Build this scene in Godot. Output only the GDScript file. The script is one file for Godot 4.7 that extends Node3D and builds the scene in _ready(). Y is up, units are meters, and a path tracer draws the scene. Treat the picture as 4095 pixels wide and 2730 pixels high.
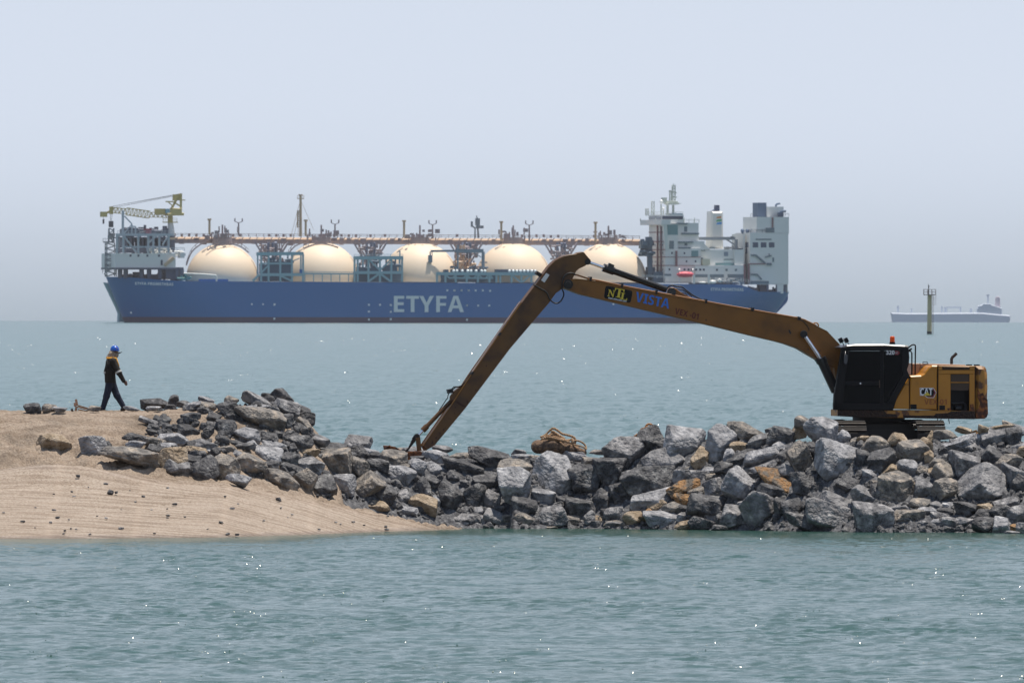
extends Node3D
# A long reach excavator on a rock breakwater, a worker on the sand bank, a gas carrier at anchor far out, seen through a long lens.

const F := 60000.0            # focal length of the lens in pixels of the 4095 px wide photograph
const EYE := Vector3(0, 6.1, 400)
const EARTH := 7300000.0      # radius of the earth with ordinary refraction: ships stand behind a real horizon
const KE := 145.45            # photo pixels per metre at the excavator, 412.5 m away
const KS := 9.4192            # photo pixels per metre at the gas carrier, 6370 m away
var cam: Camera3D
var view := Transform3D()
var M := {}                   # materials
var shapes := {}              # meshes shared between alike pieces
var taken := {}

# ---------------------------------------------------------------- mesh builder
class MB:
	var v := PackedVector3Array()
	var n := PackedVector3Array()
	var c := PackedColorArray()
	var T := Transform3D()
	var col = null
	func tri(a: Vector3, b: Vector3, d: Vector3) -> void:
		var nn := (b - a).cross(d - a)
		if nn.length_squared() < 1e-16:
			return
		nn = (T.basis * nn).normalized()
		v.append(T * a); v.append(T * d); v.append(T * b)
		for i in 3:
			n.append(nn)
			if col != null:
				c.append(col)
	func trin(a: Vector3, b: Vector3, d: Vector3, na: Vector3, nb: Vector3, nd: Vector3) -> void:
		v.append(T * a); v.append(T * d); v.append(T * b)
		n.append((T.basis * na).normalized()); n.append((T.basis * nd).normalized()); n.append((T.basis * nb).normalized())
		if col != null:
			for i in 3:
				c.append(col)
	func quad(a: Vector3, b: Vector3, d: Vector3, e: Vector3) -> void:
		tri(a, b, d); tri(a, d, e)
	func box(ce: Vector3, s: Vector3, bs := Basis()) -> void:
		var x := bs.x * s.x * 0.5
		var y := bs.y * s.y * 0.5
		var z := bs.z * s.z * 0.5
		quad(ce - x - y + z, ce + x - y + z, ce + x + y + z, ce - x + y + z)
		quad(ce + x - y - z, ce - x - y - z, ce - x + y - z, ce + x + y - z)
		quad(ce + x - y + z, ce + x - y - z, ce + x + y - z, ce + x + y + z)
		quad(ce - x - y - z, ce - x - y + z, ce - x + y + z, ce - x + y - z)
		quad(ce - x + y + z, ce + x + y + z, ce + x + y - z, ce - x + y - z)
		quad(ce - x - y - z, ce + x - y - z, ce + x - y + z, ce - x - y + z)
	func boxm(lo: Vector3, hi: Vector3) -> void:
		box((lo + hi) * 0.5, (hi - lo).abs())
	func beam(a: Vector3, b: Vector3, w: float, h := -1.0) -> void:
		var x := b - a
		var l := x.length()
		if l < 1e-6:
			return
		x /= l
		var up := Vector3.UP if absf(x.y) < 0.95 else Vector3.RIGHT
		var z := x.cross(up).normalized()
		var y := z.cross(x)
		box((a + b) * 0.5, Vector3(l, h if h > 0 else w, w), Basis(x, y, z))
	func cyl(a: Vector3, b: Vector3, r0: float, r1: float, k := 12, caps := true) -> void:
		var ax := (b - a).normalized()
		var u := ax.cross(Vector3.UP if absf(ax.y) < 0.9 else Vector3.RIGHT).normalized()
		var w := ax.cross(u)
		for i in k:
			var t0 := TAU * i / k
			var t1 := TAU * (i + 1) / k
			var d0 := u * cos(t0) + w * sin(t0)
			var d1 := u * cos(t1) + w * sin(t1)
			trin(a + d0 * r0, a + d1 * r0, b + d1 * r1, d0, d1, d1)
			trin(a + d0 * r0, b + d1 * r1, b + d0 * r1, d0, d1, d0)
			if caps:
				tri(b, b + d0 * r1, b + d1 * r1)
				tri(a, a + d1 * r0, a + d0 * r0)
	func tube(p: Array, r: float, k := 6) -> void:
		var u := Vector3.ZERO
		var rings := []
		for i in p.size():
			var t: Vector3 = (p[mini(i + 1, p.size() - 1)] - p[maxi(i - 1, 0)]).normalized()
			if u == Vector3.ZERO:
				u = t.cross(Vector3.UP if absf(t.y) < 0.9 else Vector3.RIGHT).normalized()
			else:
				u = (u - t * u.dot(t)).normalized()
			var w := t.cross(u)
			var ring := []
			for j in k:
				var a := TAU * j / k
				ring.append(u * cos(a) + w * sin(a))
			rings.append(ring)
		for i in p.size() - 1:
			for j in k:
				var j1 := (j + 1) % k
				var A: Vector3 = p[i]
				var B: Vector3 = p[i + 1]
				trin(A + rings[i][j] * r, A + rings[i][j1] * r, B + rings[i + 1][j1] * r, rings[i][j], rings[i][j1], rings[i + 1][j1])
				trin(A + rings[i][j] * r, B + rings[i + 1][j1] * r, B + rings[i + 1][j] * r, rings[i][j], rings[i + 1][j1], rings[i + 1][j])
		for j in range(1, k - 1):
			tri(p[0] + rings[0][0] * r, p[0] + rings[0][j + 1] * r, p[0] + rings[0][j] * r)
			var q: Vector3 = p[p.size() - 1]
			tri(q + rings[-1][0] * r, q + rings[-1][j] * r, q + rings[-1][j + 1] * r)
	func ball(ce: Vector3, r: Vector3, k := 16, from := -PI / 2, to := PI / 2) -> void:
		var rows := maxi(3, int(k / 2.0 * (to - from) / PI))
		for i in rows:
			var a0 := from + (to - from) * i / rows
			var a1 := from + (to - from) * (i + 1) / rows
			for j in k:
				var b0 := TAU * j / k
				var b1 := TAU * (j + 1) / k
				var p := [Vector3(cos(a0) * cos(b0), sin(a0), -cos(a0) * sin(b0)), Vector3(cos(a0) * cos(b1), sin(a0), -cos(a0) * sin(b1)), Vector3(cos(a1) * cos(b1), sin(a1), -cos(a1) * sin(b1)), Vector3(cos(a1) * cos(b0), sin(a1), -cos(a1) * sin(b0))]
				trin(ce + p[0] * r, ce + p[1] * r, ce + p[2] * r, p[0] / r, p[1] / r, p[2] / r)
				trin(ce + p[0] * r, ce + p[2] * r, ce + p[3] * r, p[0] / r, p[2] / r, p[3] / r)
	# a profile in x and y drawn out from z0 to z1, its two rims bevelled
	func prism(prof: Array, z0: float, z1: float, bev := 0.0) -> void:
		var p := PackedVector2Array()
		for q in prof:
			p.append(Vector2(q.x, q.y))
		if Geometry2D.is_polygon_clockwise(p) != Geometry2D.is_polygon_clockwise(PackedVector2Array([Vector2(0, 0), Vector2(1, 0), Vector2(1, 1)])):
			p.reverse()
		var k := p.size()
		var inn := p.duplicate()
		if bev > 0:
			for i in k:
				var e0 := (p[i] - p[(i + k - 1) % k]).normalized()
				var e1 := (p[(i + 1) % k] - p[i]).normalized()
				var m0 := Vector2(-e0.y, e0.x)
				var m1 := Vector2(-e1.y, e1.x)
				var m := (m0 + m1)
				inn[i] = p[i] + m / maxf(0.35, m.length_squared() * 0.5) * bev
		for i in k:
			var j := (i + 1) % k
			var a := Vector3(p[i].x, p[i].y, z0 + bev)
			var b := Vector3(p[j].x, p[j].y, z0 + bev)
			var d := Vector3(p[j].x, p[j].y, z1 - bev)
			var e := Vector3(p[i].x, p[i].y, z1 - bev)
			quad(b, a, e, d) if false else quad(a, b, d, e)
			if bev > 0:
				quad(e, d, Vector3(inn[j].x, inn[j].y, z1), Vector3(inn[i].x, inn[i].y, z1))
				quad(b, a, Vector3(inn[i].x, inn[i].y, z0), Vector3(inn[j].x, inn[j].y, z0))
		var idx := Geometry2D.triangulate_polygon(inn)
		for i in range(0, idx.size(), 3):
			var a := inn[idx[i]]
			var b := inn[idx[i + 1]]
			var d := inn[idx[i + 2]]
			if (b - a).cross(d - a) < 0:
				var s := b
				b = d
				d = s
			tri(Vector3(a.x, a.y, z1), Vector3(b.x, b.y, z1), Vector3(d.x, d.y, z1))
			tri(Vector3(a.x, a.y, z0), Vector3(d.x, d.y, z0), Vector3(b.x, b.y, z0))
	func mesh() -> ArrayMesh:
		var a := []
		a.resize(Mesh.ARRAY_MAX)
		a[Mesh.ARRAY_VERTEX] = v
		a[Mesh.ARRAY_NORMAL] = n
		if col != null:
			a[Mesh.ARRAY_COLOR] = c
		var m := ArrayMesh.new()
		m.add_surface_from_arrays(Mesh.PRIMITIVE_TRIANGLES, a)
		return m

# ---------------------------------------------------------------- naming
func numbered(called: String) -> String:
	var k: int = taken.get(called, 0)
	taken[called] = k + 1
	return called if k == 0 else "%s_%03d" % [called, k]

func tag(o: Node3D, label: String, category: String, group := "", kind := "") -> void:
	if label: o.set_meta("label", label)
	if category: o.set_meta("category", category)
	if group: o.set_meta("group", group)
	if kind: o.set_meta("kind", kind)

func thing(called: String, label: String, category: String, at := Vector3.ZERO, group := "") -> Node3D:
	var o := Node3D.new()
	o.name = numbered(called)
	o.position = at
	add_child(o, true)
	tag(o, label, category, group)
	return o

func part(parent: Node3D, called: String, m: Variant, material: Material, label := "") -> MeshInstance3D:
	var o := MeshInstance3D.new()
	var same := 0
	for k in parent.get_children():
		if k.get_meta("base", "") == called:
			same += 1
	o.name = called if same == 0 else "%s_%03d" % [called, same]
	o.set_meta("base", called)
	o.mesh = m.mesh() if m is MB else m
	o.material_override = material
	parent.add_child(o, true)
	if label: o.set_meta("label", label)
	return o

func single(called: String, m: Variant, material: Material, label: String, category: String, at := Vector3.ZERO, group := "", kind := "") -> MeshInstance3D:
	var o := MeshInstance3D.new()
	o.name = numbered(called)
	o.mesh = m.mesh() if m is MB else m
	o.material_override = material
	o.position = at
	add_child(o, true)
	tag(o, label, category, group, kind)
	return o

# ---------------------------------------------------------------- materials
func rgbl(r: float, g: float, b: float) -> Color:
	return Color(r, g, b).linear_to_srgb()

func mat(r: float, g: float, b: float, rough := 0.6, metal := 0.0) -> StandardMaterial3D:
	var m := StandardMaterial3D.new()
	m.albedo_color = rgbl(r, g, b)
	m.roughness = rough
	m.metallic = metal
	return m

func noise_tex(size: int, freq: float, seed_: int, octaves: int, ramp: Array, kind := FastNoiseLite.TYPE_SIMPLEX_SMOOTH, fractal := FastNoiseLite.FRACTAL_FBM, warp := 0.0) -> NoiseTexture2D:
	var f := FastNoiseLite.new()
	f.noise_type = kind
	f.frequency = freq
	f.seed = seed_
	f.fractal_type = fractal
	f.fractal_octaves = octaves
	if warp > 0:
		f.domain_warp_enabled = true
		f.domain_warp_amplitude = warp
		f.domain_warp_frequency = freq
	var t := NoiseTexture2D.new()
	t.width = size
	t.height = size
	t.seamless = true
	t.seamless_blend_skirt = 0.2
	t.noise = f
	if ramp.size():
		var g := Gradient.new()
		var off := PackedFloat32Array()
		var cs := PackedColorArray()
		for q in ramp:
			off.append(q[0])
			cs.append(rgbl(q[1], q[2], q[3]))
		g.offsets = off
		g.colors = cs
		t.color_ramp = g
	return t

func triplanar(m: StandardMaterial3D, scale_: Vector3, world := true) -> StandardMaterial3D:
	m.uv1_triplanar = true
	m.uv1_world_triplanar = world
	m.uv1_scale = scale_
	m.uv1_triplanar_sharpness = 3.0
	return m

func textured(tex: Texture2D, scale_: Vector3, rough: float, bump: Texture2D = null, bump_cm := 0.0, world := true) -> StandardMaterial3D:
	var m := mat(1, 1, 1, rough)
	m.albedo_texture = tex
	if bump:
		m.heightmap_enabled = true
		m.heightmap_texture = bump
		m.heightmap_scale = bump_cm
	return triplanar(m, scale_, world)

func glass(alpha: float, r := 0.01, g := 0.012, b := 0.014) -> StandardMaterial3D:
	var m := mat(r, g, b, 0.04)
	m.transparency = BaseMaterial3D.TRANSPARENCY_ALPHA
	m.albedo_color.a = alpha
	return m

# ---------------------------------------------------------------- where things stand
# the point d metres away along the lens where the photograph shows the pixel (px, py)
func P(px: float, py: float, d: float) -> Vector3:
	var r := view.basis * Vector3((px - 2047.5) / F, (1365.0 - py) / F, -1)
	return view.origin + r * (d / -r.z)

func lerps(x: float, xs: Array, ys: Array) -> float:
	if x <= xs[0]:
		return ys[0]
	for i in range(1, xs.size()):
		if x <= xs[i]:
			return lerpf(ys[i - 1], ys[i], (x - xs[i - 1]) / (xs[i] - xs[i - 1]))
	return ys[-1]

func smooth(a: float, b: float, x: float) -> float:
	return smoothstep(a, b, x)

# ripples: gentle nearly everywhere, a few steep wavelets that can catch the sun
func ripple_tex() -> NoiseTexture2D:
	var t := noise_tex(1024, 0.018, 3, 3, [])
	var g := Gradient.new()
	g.offsets = PackedFloat32Array([0.0, 0.5, 0.70, 0.84, 1.0])
	g.colors = PackedColorArray([Color(0, 0, 0), Color(0.22, 0.22, 0.22), Color(0.31, 0.31, 0.31), Color(0.85, 0.85, 0.85), Color(1, 1, 1)])
	t.color_ramp = g
	t.as_normal_map = true
	t.bump_strength = 3.6
	return t

func make_materials() -> void:
	M.sea = mat(0.024, 0.070, 0.055, 0.15)
	M.sea.metallic_specular = 0.36
	M.sea.normal_enabled = true
	M.sea.normal_texture = ripple_tex()
	M.sea.normal_scale = 1.0
	triplanar(M.sea, Vector3(0.22, 0.22, 0.30))
	M.open_sea = M.sea.duplicate()
	M.open_sea.albedo_color = rgbl(0.030, 0.088, 0.080)
	M.open_sea.roughness = 0.20
	M.glint_wavelet = mat(0.018, 0.056, 0.049, 0.17)
	M.glint_wavelet.metallic_specular = 0.36
	var grain := noise_tex(1024, 0.02, 5, 5, [[0.0, 0.21, 0.168, 0.132], [0.4, 0.335, 0.275, 0.224], [0.6, 0.38, 0.318, 0.264], [1.0, 0.44, 0.38, 0.325]])
	M.sand = textured(grain, Vector3.ONE * 0.45, 0.95, noise_tex(1024, 0.03, 6, 5, []), 4.0)
	M.sand.vertex_color_use_as_albedo = true
	# tide lines: long streaks of wetter and drier sand along the shore
	M.sand.detail_enabled = true
	M.sand.detail_albedo = noise_tex(1024, 0.012, 15, 5, [[0.0, 0.50, 0.45, 0.40], [0.36, 0.70, 0.65, 0.60], [0.52, 0.95, 0.93, 0.91], [1.0, 1, 1, 1]])
	M.sand.detail_blend_mode = BaseMaterial3D.BLEND_MODE_MUL
	M.sand.detail_uv_layer = BaseMaterial3D.DETAIL_UV_2
	M.sand.uv2_triplanar = true
	M.sand.uv2_world_triplanar = true
	M.sand.uv2_scale = Vector3(0.035, 0.25, 0.24)
	var bump := noise_tex(1024, 0.012, 7, 7, [])
	var ramps := [
		[[0.0, 0.058, 0.059, 0.067], [0.4, 0.140, 0.141, 0.153], [0.6, 0.208, 0.209, 0.225], [0.75, 0.293, 0.289, 0.303], [1.0, 0.544, 0.544, 0.561]],
		[[0.0, 0.026, 0.027, 0.031], [0.45, 0.067, 0.068, 0.076], [0.65, 0.110, 0.111, 0.120], [0.8, 0.174, 0.175, 0.183], [1.0, 0.392, 0.392, 0.402]],
		[[0.0, 0.104, 0.107, 0.120], [0.4, 0.214, 0.219, 0.242], [0.65, 0.307, 0.313, 0.340], [1.0, 0.626, 0.628, 0.659]],
		[[0.0, 0.088, 0.066, 0.047], [0.35, 0.209, 0.160, 0.110], [0.6, 0.297, 0.237, 0.176], [1.0, 0.440, 0.374, 0.308]],
		[[0.0, 0.055, 0.052, 0.050], [0.4, 0.12, 0.105, 0.090], [0.52, 0.23, 0.125, 0.055], [0.75, 0.31, 0.175, 0.075], [1.0, 0.42, 0.32, 0.21]],
		[[0.0, 0.053, 0.049, 0.048], [0.4, 0.142, 0.134, 0.130], [0.6, 0.218, 0.204, 0.194], [0.78, 0.316, 0.268, 0.224], [1.0, 0.532, 0.482, 0.424]]]
	M.stone = []
	for i in 6:
		var two := []
		for k in 2:
			var t := noise_tex(512, 0.009, 40 + i * 5 + k, 6, ramps[i], FastNoiseLite.TYPE_SIMPLEX_SMOOTH, FastNoiseLite.FRACTAL_FBM, 30.0)
			var m := textured(t, Vector3.ONE * (0.55 + 0.15 * k), 0.72, bump, 7.0)
			m.metallic_specular = 0.4
			m.albedo_color = rgbl(1.0, 0.98, 0.945)
			two.append(m)
		M.stone.append(two)
	M.core = textured(noise_tex(512, 0.02, 90, 5, ramps[1]), Vector3.ONE * 0.7, 0.9, bump, 6.0)
	# the machine
	M.yellow = textured(noise_tex(512, 0.006, 21, 5, [[0.0, 0.30, 0.12, 0.007], [0.3, 0.42, 0.172, 0.010], [1.0, 0.47, 0.195, 0.012]]), Vector3.ONE * 0.5, 0.42, null, 0, false)
	M.rusty_yellow = textured(noise_tex(512, 0.008, 22, 6, [[0.0, 0.05, 0.025, 0.015], [0.36, 0.11, 0.045, 0.018], [0.44, 0.36, 0.16, 0.025], [1.0, 0.50, 0.24, 0.03]]), Vector3.ONE * 0.45, 0.55, null, 0, false)
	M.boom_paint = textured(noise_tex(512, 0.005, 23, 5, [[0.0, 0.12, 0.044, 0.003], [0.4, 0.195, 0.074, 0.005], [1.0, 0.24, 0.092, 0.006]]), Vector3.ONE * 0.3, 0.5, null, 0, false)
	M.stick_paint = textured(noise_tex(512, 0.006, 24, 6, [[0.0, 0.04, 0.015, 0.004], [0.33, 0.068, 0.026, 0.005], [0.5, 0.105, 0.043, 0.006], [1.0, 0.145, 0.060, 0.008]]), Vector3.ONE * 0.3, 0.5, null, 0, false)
	M.boom_edge = mat(0.26, 0.12, 0.025, 0.5)
	M.boom_pipe = mat(0.24, 0.095, 0.02, 0.45)
	M.steel_pipe = mat(0.50, 0.40, 0.37, 0.35, 0.3)
	M.black = mat(0.006, 0.006, 0.007, 0.4)
	M.black.metallic_specular = 0.3
	M.roof = mat(0.035, 0.035, 0.045, 0.3)
	M.grease = mat(0.012, 0.010, 0.010, 0.6)
	M.rubber = mat(0.010, 0.010, 0.011, 0.5)
	M.soot = mat(0.025, 0.018, 0.015, 0.7)
	M.mud = textured(noise_tex(256, 0.03, 31, 4, [[0.0, 0.02, 0.014, 0.012], [1.0, 0.06, 0.032, 0.02]]), Vector3.ONE * 1.2, 0.95, bump, 3.0, false)
	M.rust = textured(noise_tex(512, 0.015, 32, 5, [[0.0, 0.03, 0.014, 0.010], [0.45, 0.10, 0.035, 0.015], [0.7, 0.26, 0.085, 0.02], [1.0, 0.38, 0.15, 0.03]]), Vector3.ONE * 0.8, 0.85, null, 0, false)
	M.rust_dark = mat(0.05, 0.020, 0.012, 0.9)
	M.track_steel = textured(noise_tex(256, 0.02, 33, 4, [[0.0, 0.010, 0.007, 0.006], [0.6, 0.022, 0.015, 0.012], [1.0, 0.05, 0.034, 0.028]]), Vector3.ONE, 0.55, null, 0, false)
	M.tan_paint = mat(0.40, 0.24, 0.15, 0.5)
	M.grille = mat(0.06, 0.035, 0.02, 0.6)
	M.cab_glass = glass(0.94, 0.003, 0.003, 0.004)
	M.cab_glass.metallic_specular = 0.22
	M.windscreen = glass(0.62, 0.03, 0.035, 0.04)
	M.mirror_shell = mat(0.03, 0.032, 0.04, 0.2)
	M.chrome = mat(0.75, 0.75, 0.80, 0.18, 1.0)
	M.amber = mat(0.75, 0.13, 0.01, 0.25)
	M.amber.backlight_enabled = true
	M.amber.backlight = rgbl(0.8, 0.2, 0.02)
	M.pale_green = mat(0.16, 0.26, 0.24, 0.5)
	M.cylinder_black = mat(0.010, 0.010, 0.012, 0.3)
	M.sign_yellow = mat(0.62, 0.47, 0.045, 0.6)
	M.sign_blue = mat(0.035, 0.16, 0.56, 0.55)
	M.stencil_red = mat(0.10, 0.014, 0.010, 0.7)
	M.faded_red = mat(0.27, 0.085, 0.02, 0.7)
	M.badge_red = mat(0.22, 0.015, 0.02, 0.5)
	M.white = mat(0.78, 0.78, 0.78, 0.5)
	M.grey_text = mat(0.35, 0.34, 0.34, 0.5)
	M.plate = mat(0.62, 0.62, 0.62, 0.4)
	# people and things
	M.skin = mat(0.10, 0.045, 0.03, 0.55)
	M.jacket = mat(0.012, 0.009, 0.007, 0.9)
	M.denim = mat(0.010, 0.015, 0.034, 0.9)
	M.leather = mat(0.022, 0.013, 0.010, 0.6)
	M.reflective = mat(0.42, 0.42, 0.40, 0.5)
	M.black_cloth = mat(0.006, 0.006, 0.006, 0.9)
	M.safety_yellow = mat(0.75, 0.34, 0.015, 0.7)
	M.scarf = textured(noise_tex(256, 0.05, 51, 4, [[0.0, 0.03, 0.025, 0.02], [0.45, 0.07, 0.055, 0.045], [0.55, 0.45, 0.36, 0.28], [1.0, 0.5, 0.42, 0.34]]), Vector3.ONE * 3.0, 0.9, null, 0, false)
	M.helmet_blue = mat(0.012, 0.085, 0.40, 0.22)
	M.helmet_mark = mat(0.22, 0.10, 0.22, 0.4)
	M.fender = textured(noise_tex(512, 0.012, 61, 5, [[0.0, 0.045, 0.030, 0.022], [0.4, 0.10, 0.065, 0.045], [0.7, 0.20, 0.125, 0.075], [1.0, 0.34, 0.21, 0.11]]), Vector3.ONE * 0.8, 0.9, bump, 5.0)
	M.rope = mat(0.30, 0.19, 0.11, 0.9)
	M.rope_orange = mat(0.32, 0.15, 0.06, 0.9)
	M.wood = textured(noise_tex(256, 0.02, 71, 4, [[0.0, 0.16, 0.08, 0.03], [1.0, 0.40, 0.21, 0.09]]), Vector3(0.6, 4.0, 4.0), 0.8)
	M.wood_pale = mat(0.42, 0.25, 0.16, 0.8)
	M.wood_dark = mat(0.05, 0.03, 0.025, 0.8)
	# the ships
	M.hull_blue = mat(0.014, 0.128, 0.345, 0.5)
	M.boot_red = mat(0.085, 0.06, 0.095, 0.7)
	M.hull_letter = mat(0.62, 0.68, 0.70, 0.6)
	M.tank = mat(0.77, 0.625, 0.47, 0.55)
	M.tank.metallic_specular = 0.4
	M.ship_white = mat(0.66, 0.67, 0.66, 0.5)
	M.pedestal_white = mat(0.62, 0.62, 0.62, 0.5)
	M.lattice_grey = mat(0.40, 0.45, 0.50, 0.6)
	M.ship_grey = mat(0.20, 0.23, 0.26, 0.6)
	M.ship_dark = mat(0.085, 0.10, 0.14, 0.7)
	M.ship_window = mat(0.02, 0.035, 0.07, 0.2)
	M.ship_brown = mat(0.22, 0.11, 0.12, 0.7)
	M.recess_grey = mat(0.13, 0.18, 0.21, 0.7)
	M.panel_teal = mat(0.14, 0.27, 0.29, 0.6)
	M.panel_cream = mat(0.55, 0.54, 0.42, 0.6)
	M.teal_pale = mat(0.24, 0.40, 0.46, 0.6)
	M.module_dark = mat(0.075, 0.125, 0.175, 0.7)
	M.drum_blue = mat(0.02, 0.15, 0.42, 0.5)
	M.bottle_white = mat(0.85, 0.85, 0.83, 0.15)
	M.crane_grey = mat(0.16, 0.22, 0.27, 0.6)
	M.crane_yellow = mat(0.50, 0.40, 0.15, 0.55)
	M.mast_tan = mat(0.50, 0.37, 0.24, 0.6)
	M.mast_green = mat(0.48, 0.52, 0.47, 0.6)
	M.pipe_tan = mat(0.62, 0.44, 0.30, 0.6)
	M.deck_gear = mat(0.30, 0.25, 0.26, 0.7)
	M.pillar_grey = mat(0.14, 0.17, 0.24, 0.7)
	M.winch_red = mat(0.26, 0.03, 0.06, 0.6)
	M.winch_green = mat(0.06, 0.20, 0.20, 0.6)
	M.wire_dark = mat(0.06, 0.06, 0.07, 0.6)
	M.boat_red = mat(0.62, 0.06, 0.10, 0.45)
	M.funnel_white = mat(0.66, 0.66, 0.63, 0.5)
	M.uptake_dark = mat(0.03, 0.05, 0.11, 0.6)
	M.uptake_blue = mat(0.07, 0.12, 0.20, 0.6)
	M.louvre_grey = mat(0.20, 0.25, 0.32, 0.6)
	M.louvre_dark = mat(0.05, 0.08, 0.13, 0.6)
	M.stripe_orange = mat(0.60, 0.24, 0.08, 0.6)
	M.stripe_green = mat(0.05, 0.34, 0.16, 0.6)
	M.stripe_blue = mat(0.04, 0.28, 0.62, 0.6)
	M.far_hull_hazed = mat(0.52, 0.57, 0.65, 0.7)  # haze of the distance is mixed into the paint of this tanker
	M.far_red_hazed = mat(0.60, 0.52, 0.57, 0.7)
	M.ship_deck = mat(0.34, 0.33, 0.30, 0.7)
	M.beacon_tan = mat(0.50, 0.43, 0.26, 0.6)
	M.beacon_foot = mat(0.045, 0.045, 0.05, 0.7)
	M.beacon_rust = mat(0.33, 0.26, 0.23, 0.8)

func _ready() -> void:
	# camera: a long lens from a low shore, the horizon a touch lower on the right
	cam = Camera3D.new()
	cam.name = "camera"
	view = Transform3D(Basis.from_euler(Vector3(-(1365.0 - 1211.0) / F, 0, 0.0016)), EYE)
	cam.transform = view
	cam.fov = rad_to_deg(2.0 * atan(1365.0 / F))
	var lens := CameraAttributesPhysical.new()
	lens.frustum_focal_length = 12.0 / (1365.0 / F)
	lens.frustum_focus_distance = 404.0
	lens.exposure_aperture = 16.0
	lens.frustum_near = 1.0
	lens.frustum_far = 30000.0
	cam.attributes = lens
	cam.near = 1.0
	cam.far = 30000.0
	add_child(cam)
	var env := Environment.new()
	env.background_mode = Environment.BG_SKY
	var sm := ProceduralSkyMaterial.new()
	sm.sky_top_color = Color(0.50, 0.59, 0.72)
	sm.sky_horizon_color = Color(0.838, 0.874, 0.930)
	sm.sky_curve = 0.23
	sm.ground_horizon_color = Color(0.50, 0.58, 0.62)
	sm.ground_bottom_color = Color(0.30, 0.40, 0.42)
	sm.sun_angle_max = 8.0
	sm.sun_curve = 0.1
	env.sky = Sky.new()
	env.sky.sky_material = sm
	env.background_energy_multiplier = 0.88
	env.tonemap_mode = Environment.TONE_MAPPER_LINEAR
	env.tonemap_exposure = 1.18
	env.fog_enabled = true
	env.fog_density = 0.000013
	env.fog_light_color = Color(0.97, 0.97, 1.0)
	env.sdfgi_enabled = true
	env.ssao_enabled = true
	env.ssil_enabled = true
	var we := WorldEnvironment.new()
	we.name = "world_environment"
	we.environment = env
	add_child(we)
	var sun := DirectionalLight3D.new()
	sun.name = "sun"
	sun.light_energy = 1.6
	sun.light_color = Color(1.0, 0.965, 0.91)
	sun.light_angular_distance = 0.5
	sun.shadow_enabled = true
	sun.look_at_from_position(Vector3.ZERO, -Vector3(0.17, 0.98, -0.07), Vector3.RIGHT)
	add_child(sun)
	for q in [[na, 1, 0.45], [nb, 2, 0.45], [nc, 3, 0.45]]:
		q[0].seed = q[1]
		q[0].frequency = q[2]
		q[0].noise_type = FastNoiseLite.TYPE_SIMPLEX_SMOOTH
		q[0].fractal_octaves = 3
	var t := Time.get_ticks_msec()
	make_materials()
	build_sea()
	build_glint_wavelets()
	print("sea ", Time.get_ticks_msec() - t)
	build_land()
	print("land ", Time.get_ticks_msec() - t)
	build_rocks()
	print("rocks ", Time.get_ticks_msec() - t)
	build_carrier()
	build_far_things()
	print("ships ", Time.get_ticks_msec() - t)
	build_excavator()
	build_person()
	build_props()
	print("all ", Time.get_ticks_msec() - t)

# ---------------------------------------------------------------- land and sea
const SHORE_X := [-30.0, -13.65, -11.0, -7.65, -5.5, -3.65, -2.0, -0.9, 1.7, 5.5, 9.7, 13.7, 30.0]
const SHORE_Z := [16.0, 13.5, 12.8, 10.8, 6.0, 0.4, -2.7, -4.2, -5.2, -3.0, 0.6, 0.9, 1.5]
var na := FastNoiseLite.new()
var nb := FastNoiseLite.new()
var nc := FastNoiseLite.new()

func shore(x: float) -> float:
	return lerps(x, SHORE_X, SHORE_Z)

func sea_drop(x: float, z: float) -> float:
	return -(x * x + z * z) / (2.0 * EARTH)

# height of the sand: a flat beach, the bank behind it and the end of the mound on the right
func sand_height(x: float, z: float) -> float:
	var zs := shore(x)
	var h := 0.113 * (zs - z)
	if z > zs:
		h = 0.06 * (zs - z)
	var zf := lerps(x, [-14.0, -9.5, -7.5, -5.5, -3.8], [0.2, 0.3, -0.6, -1.8, -3.2])
	var top := lerps(x, [-14.0, -9.8, -8.0, -6.4, -5.9, -5.3, -4.7, -4.0], [3.12, 3.12, 3.25, 3.3, 3.2, 2.5, 1.6, 0.9])
	var foot := 0.113 * (zs - zf)
	if z < zf:
		var t := clampf((zf - z) / 5.4, 0, 1)
		var s := t * t * (3 - 2 * t)
		h = lerpf(foot, top, lerpf(t, s, 0.75))
	var back := -10.5
	if z < back:
		h = lerpf(h, -2.0, clampf((back - z) / 7.0, 0, 1))
	if x > -4.6 and z < zf:
		h = minf(h, 0.113 * (zs - zf)) - (zf - z) * 0.02
	# a low heap of sand in front of the bank
	h += 0.42 * exp(-pow((x + 12.0) / 2.2, 2) - pow((z - 1.3) / 1.5, 2))
	var rough := smooth(zf + 1.5, zf - 1.0, z) * lerpf(1.0, 0.4, smooth(zf - 2.8, zf - 4.2, z))
	h += rough * (0.15 * na.get_noise_2d(x * 1.6, z * 2.0) + 0.085 * nb.get_noise_2d(x * 6.0, z * 6.0) + 0.04 * nc.get_noise_2d(x * 18.0, z * 18.0))
	h -= rough * 0.07 * smooth(0.12, 0.4, nb.get_noise_2d(x * 3.1 + 9.0, z * 3.1)) + 0.03 * smooth(0.3, 0.5, nc.get_noise_2d(x * 3.5, z * 4.0)) * smooth(zs - 3.0, zs - 6.0, z)
	h += (1 - smooth(zf + 1.5, zf - 1.0, z)) * (0.016 * na.get_noise_2d(x * 0.5, z * 2.4) + 0.004 * nb.get_noise_2d(x * 3.0, z * 6.0)) * smooth(zs, zs - 2.5, z)
	return h

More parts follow.
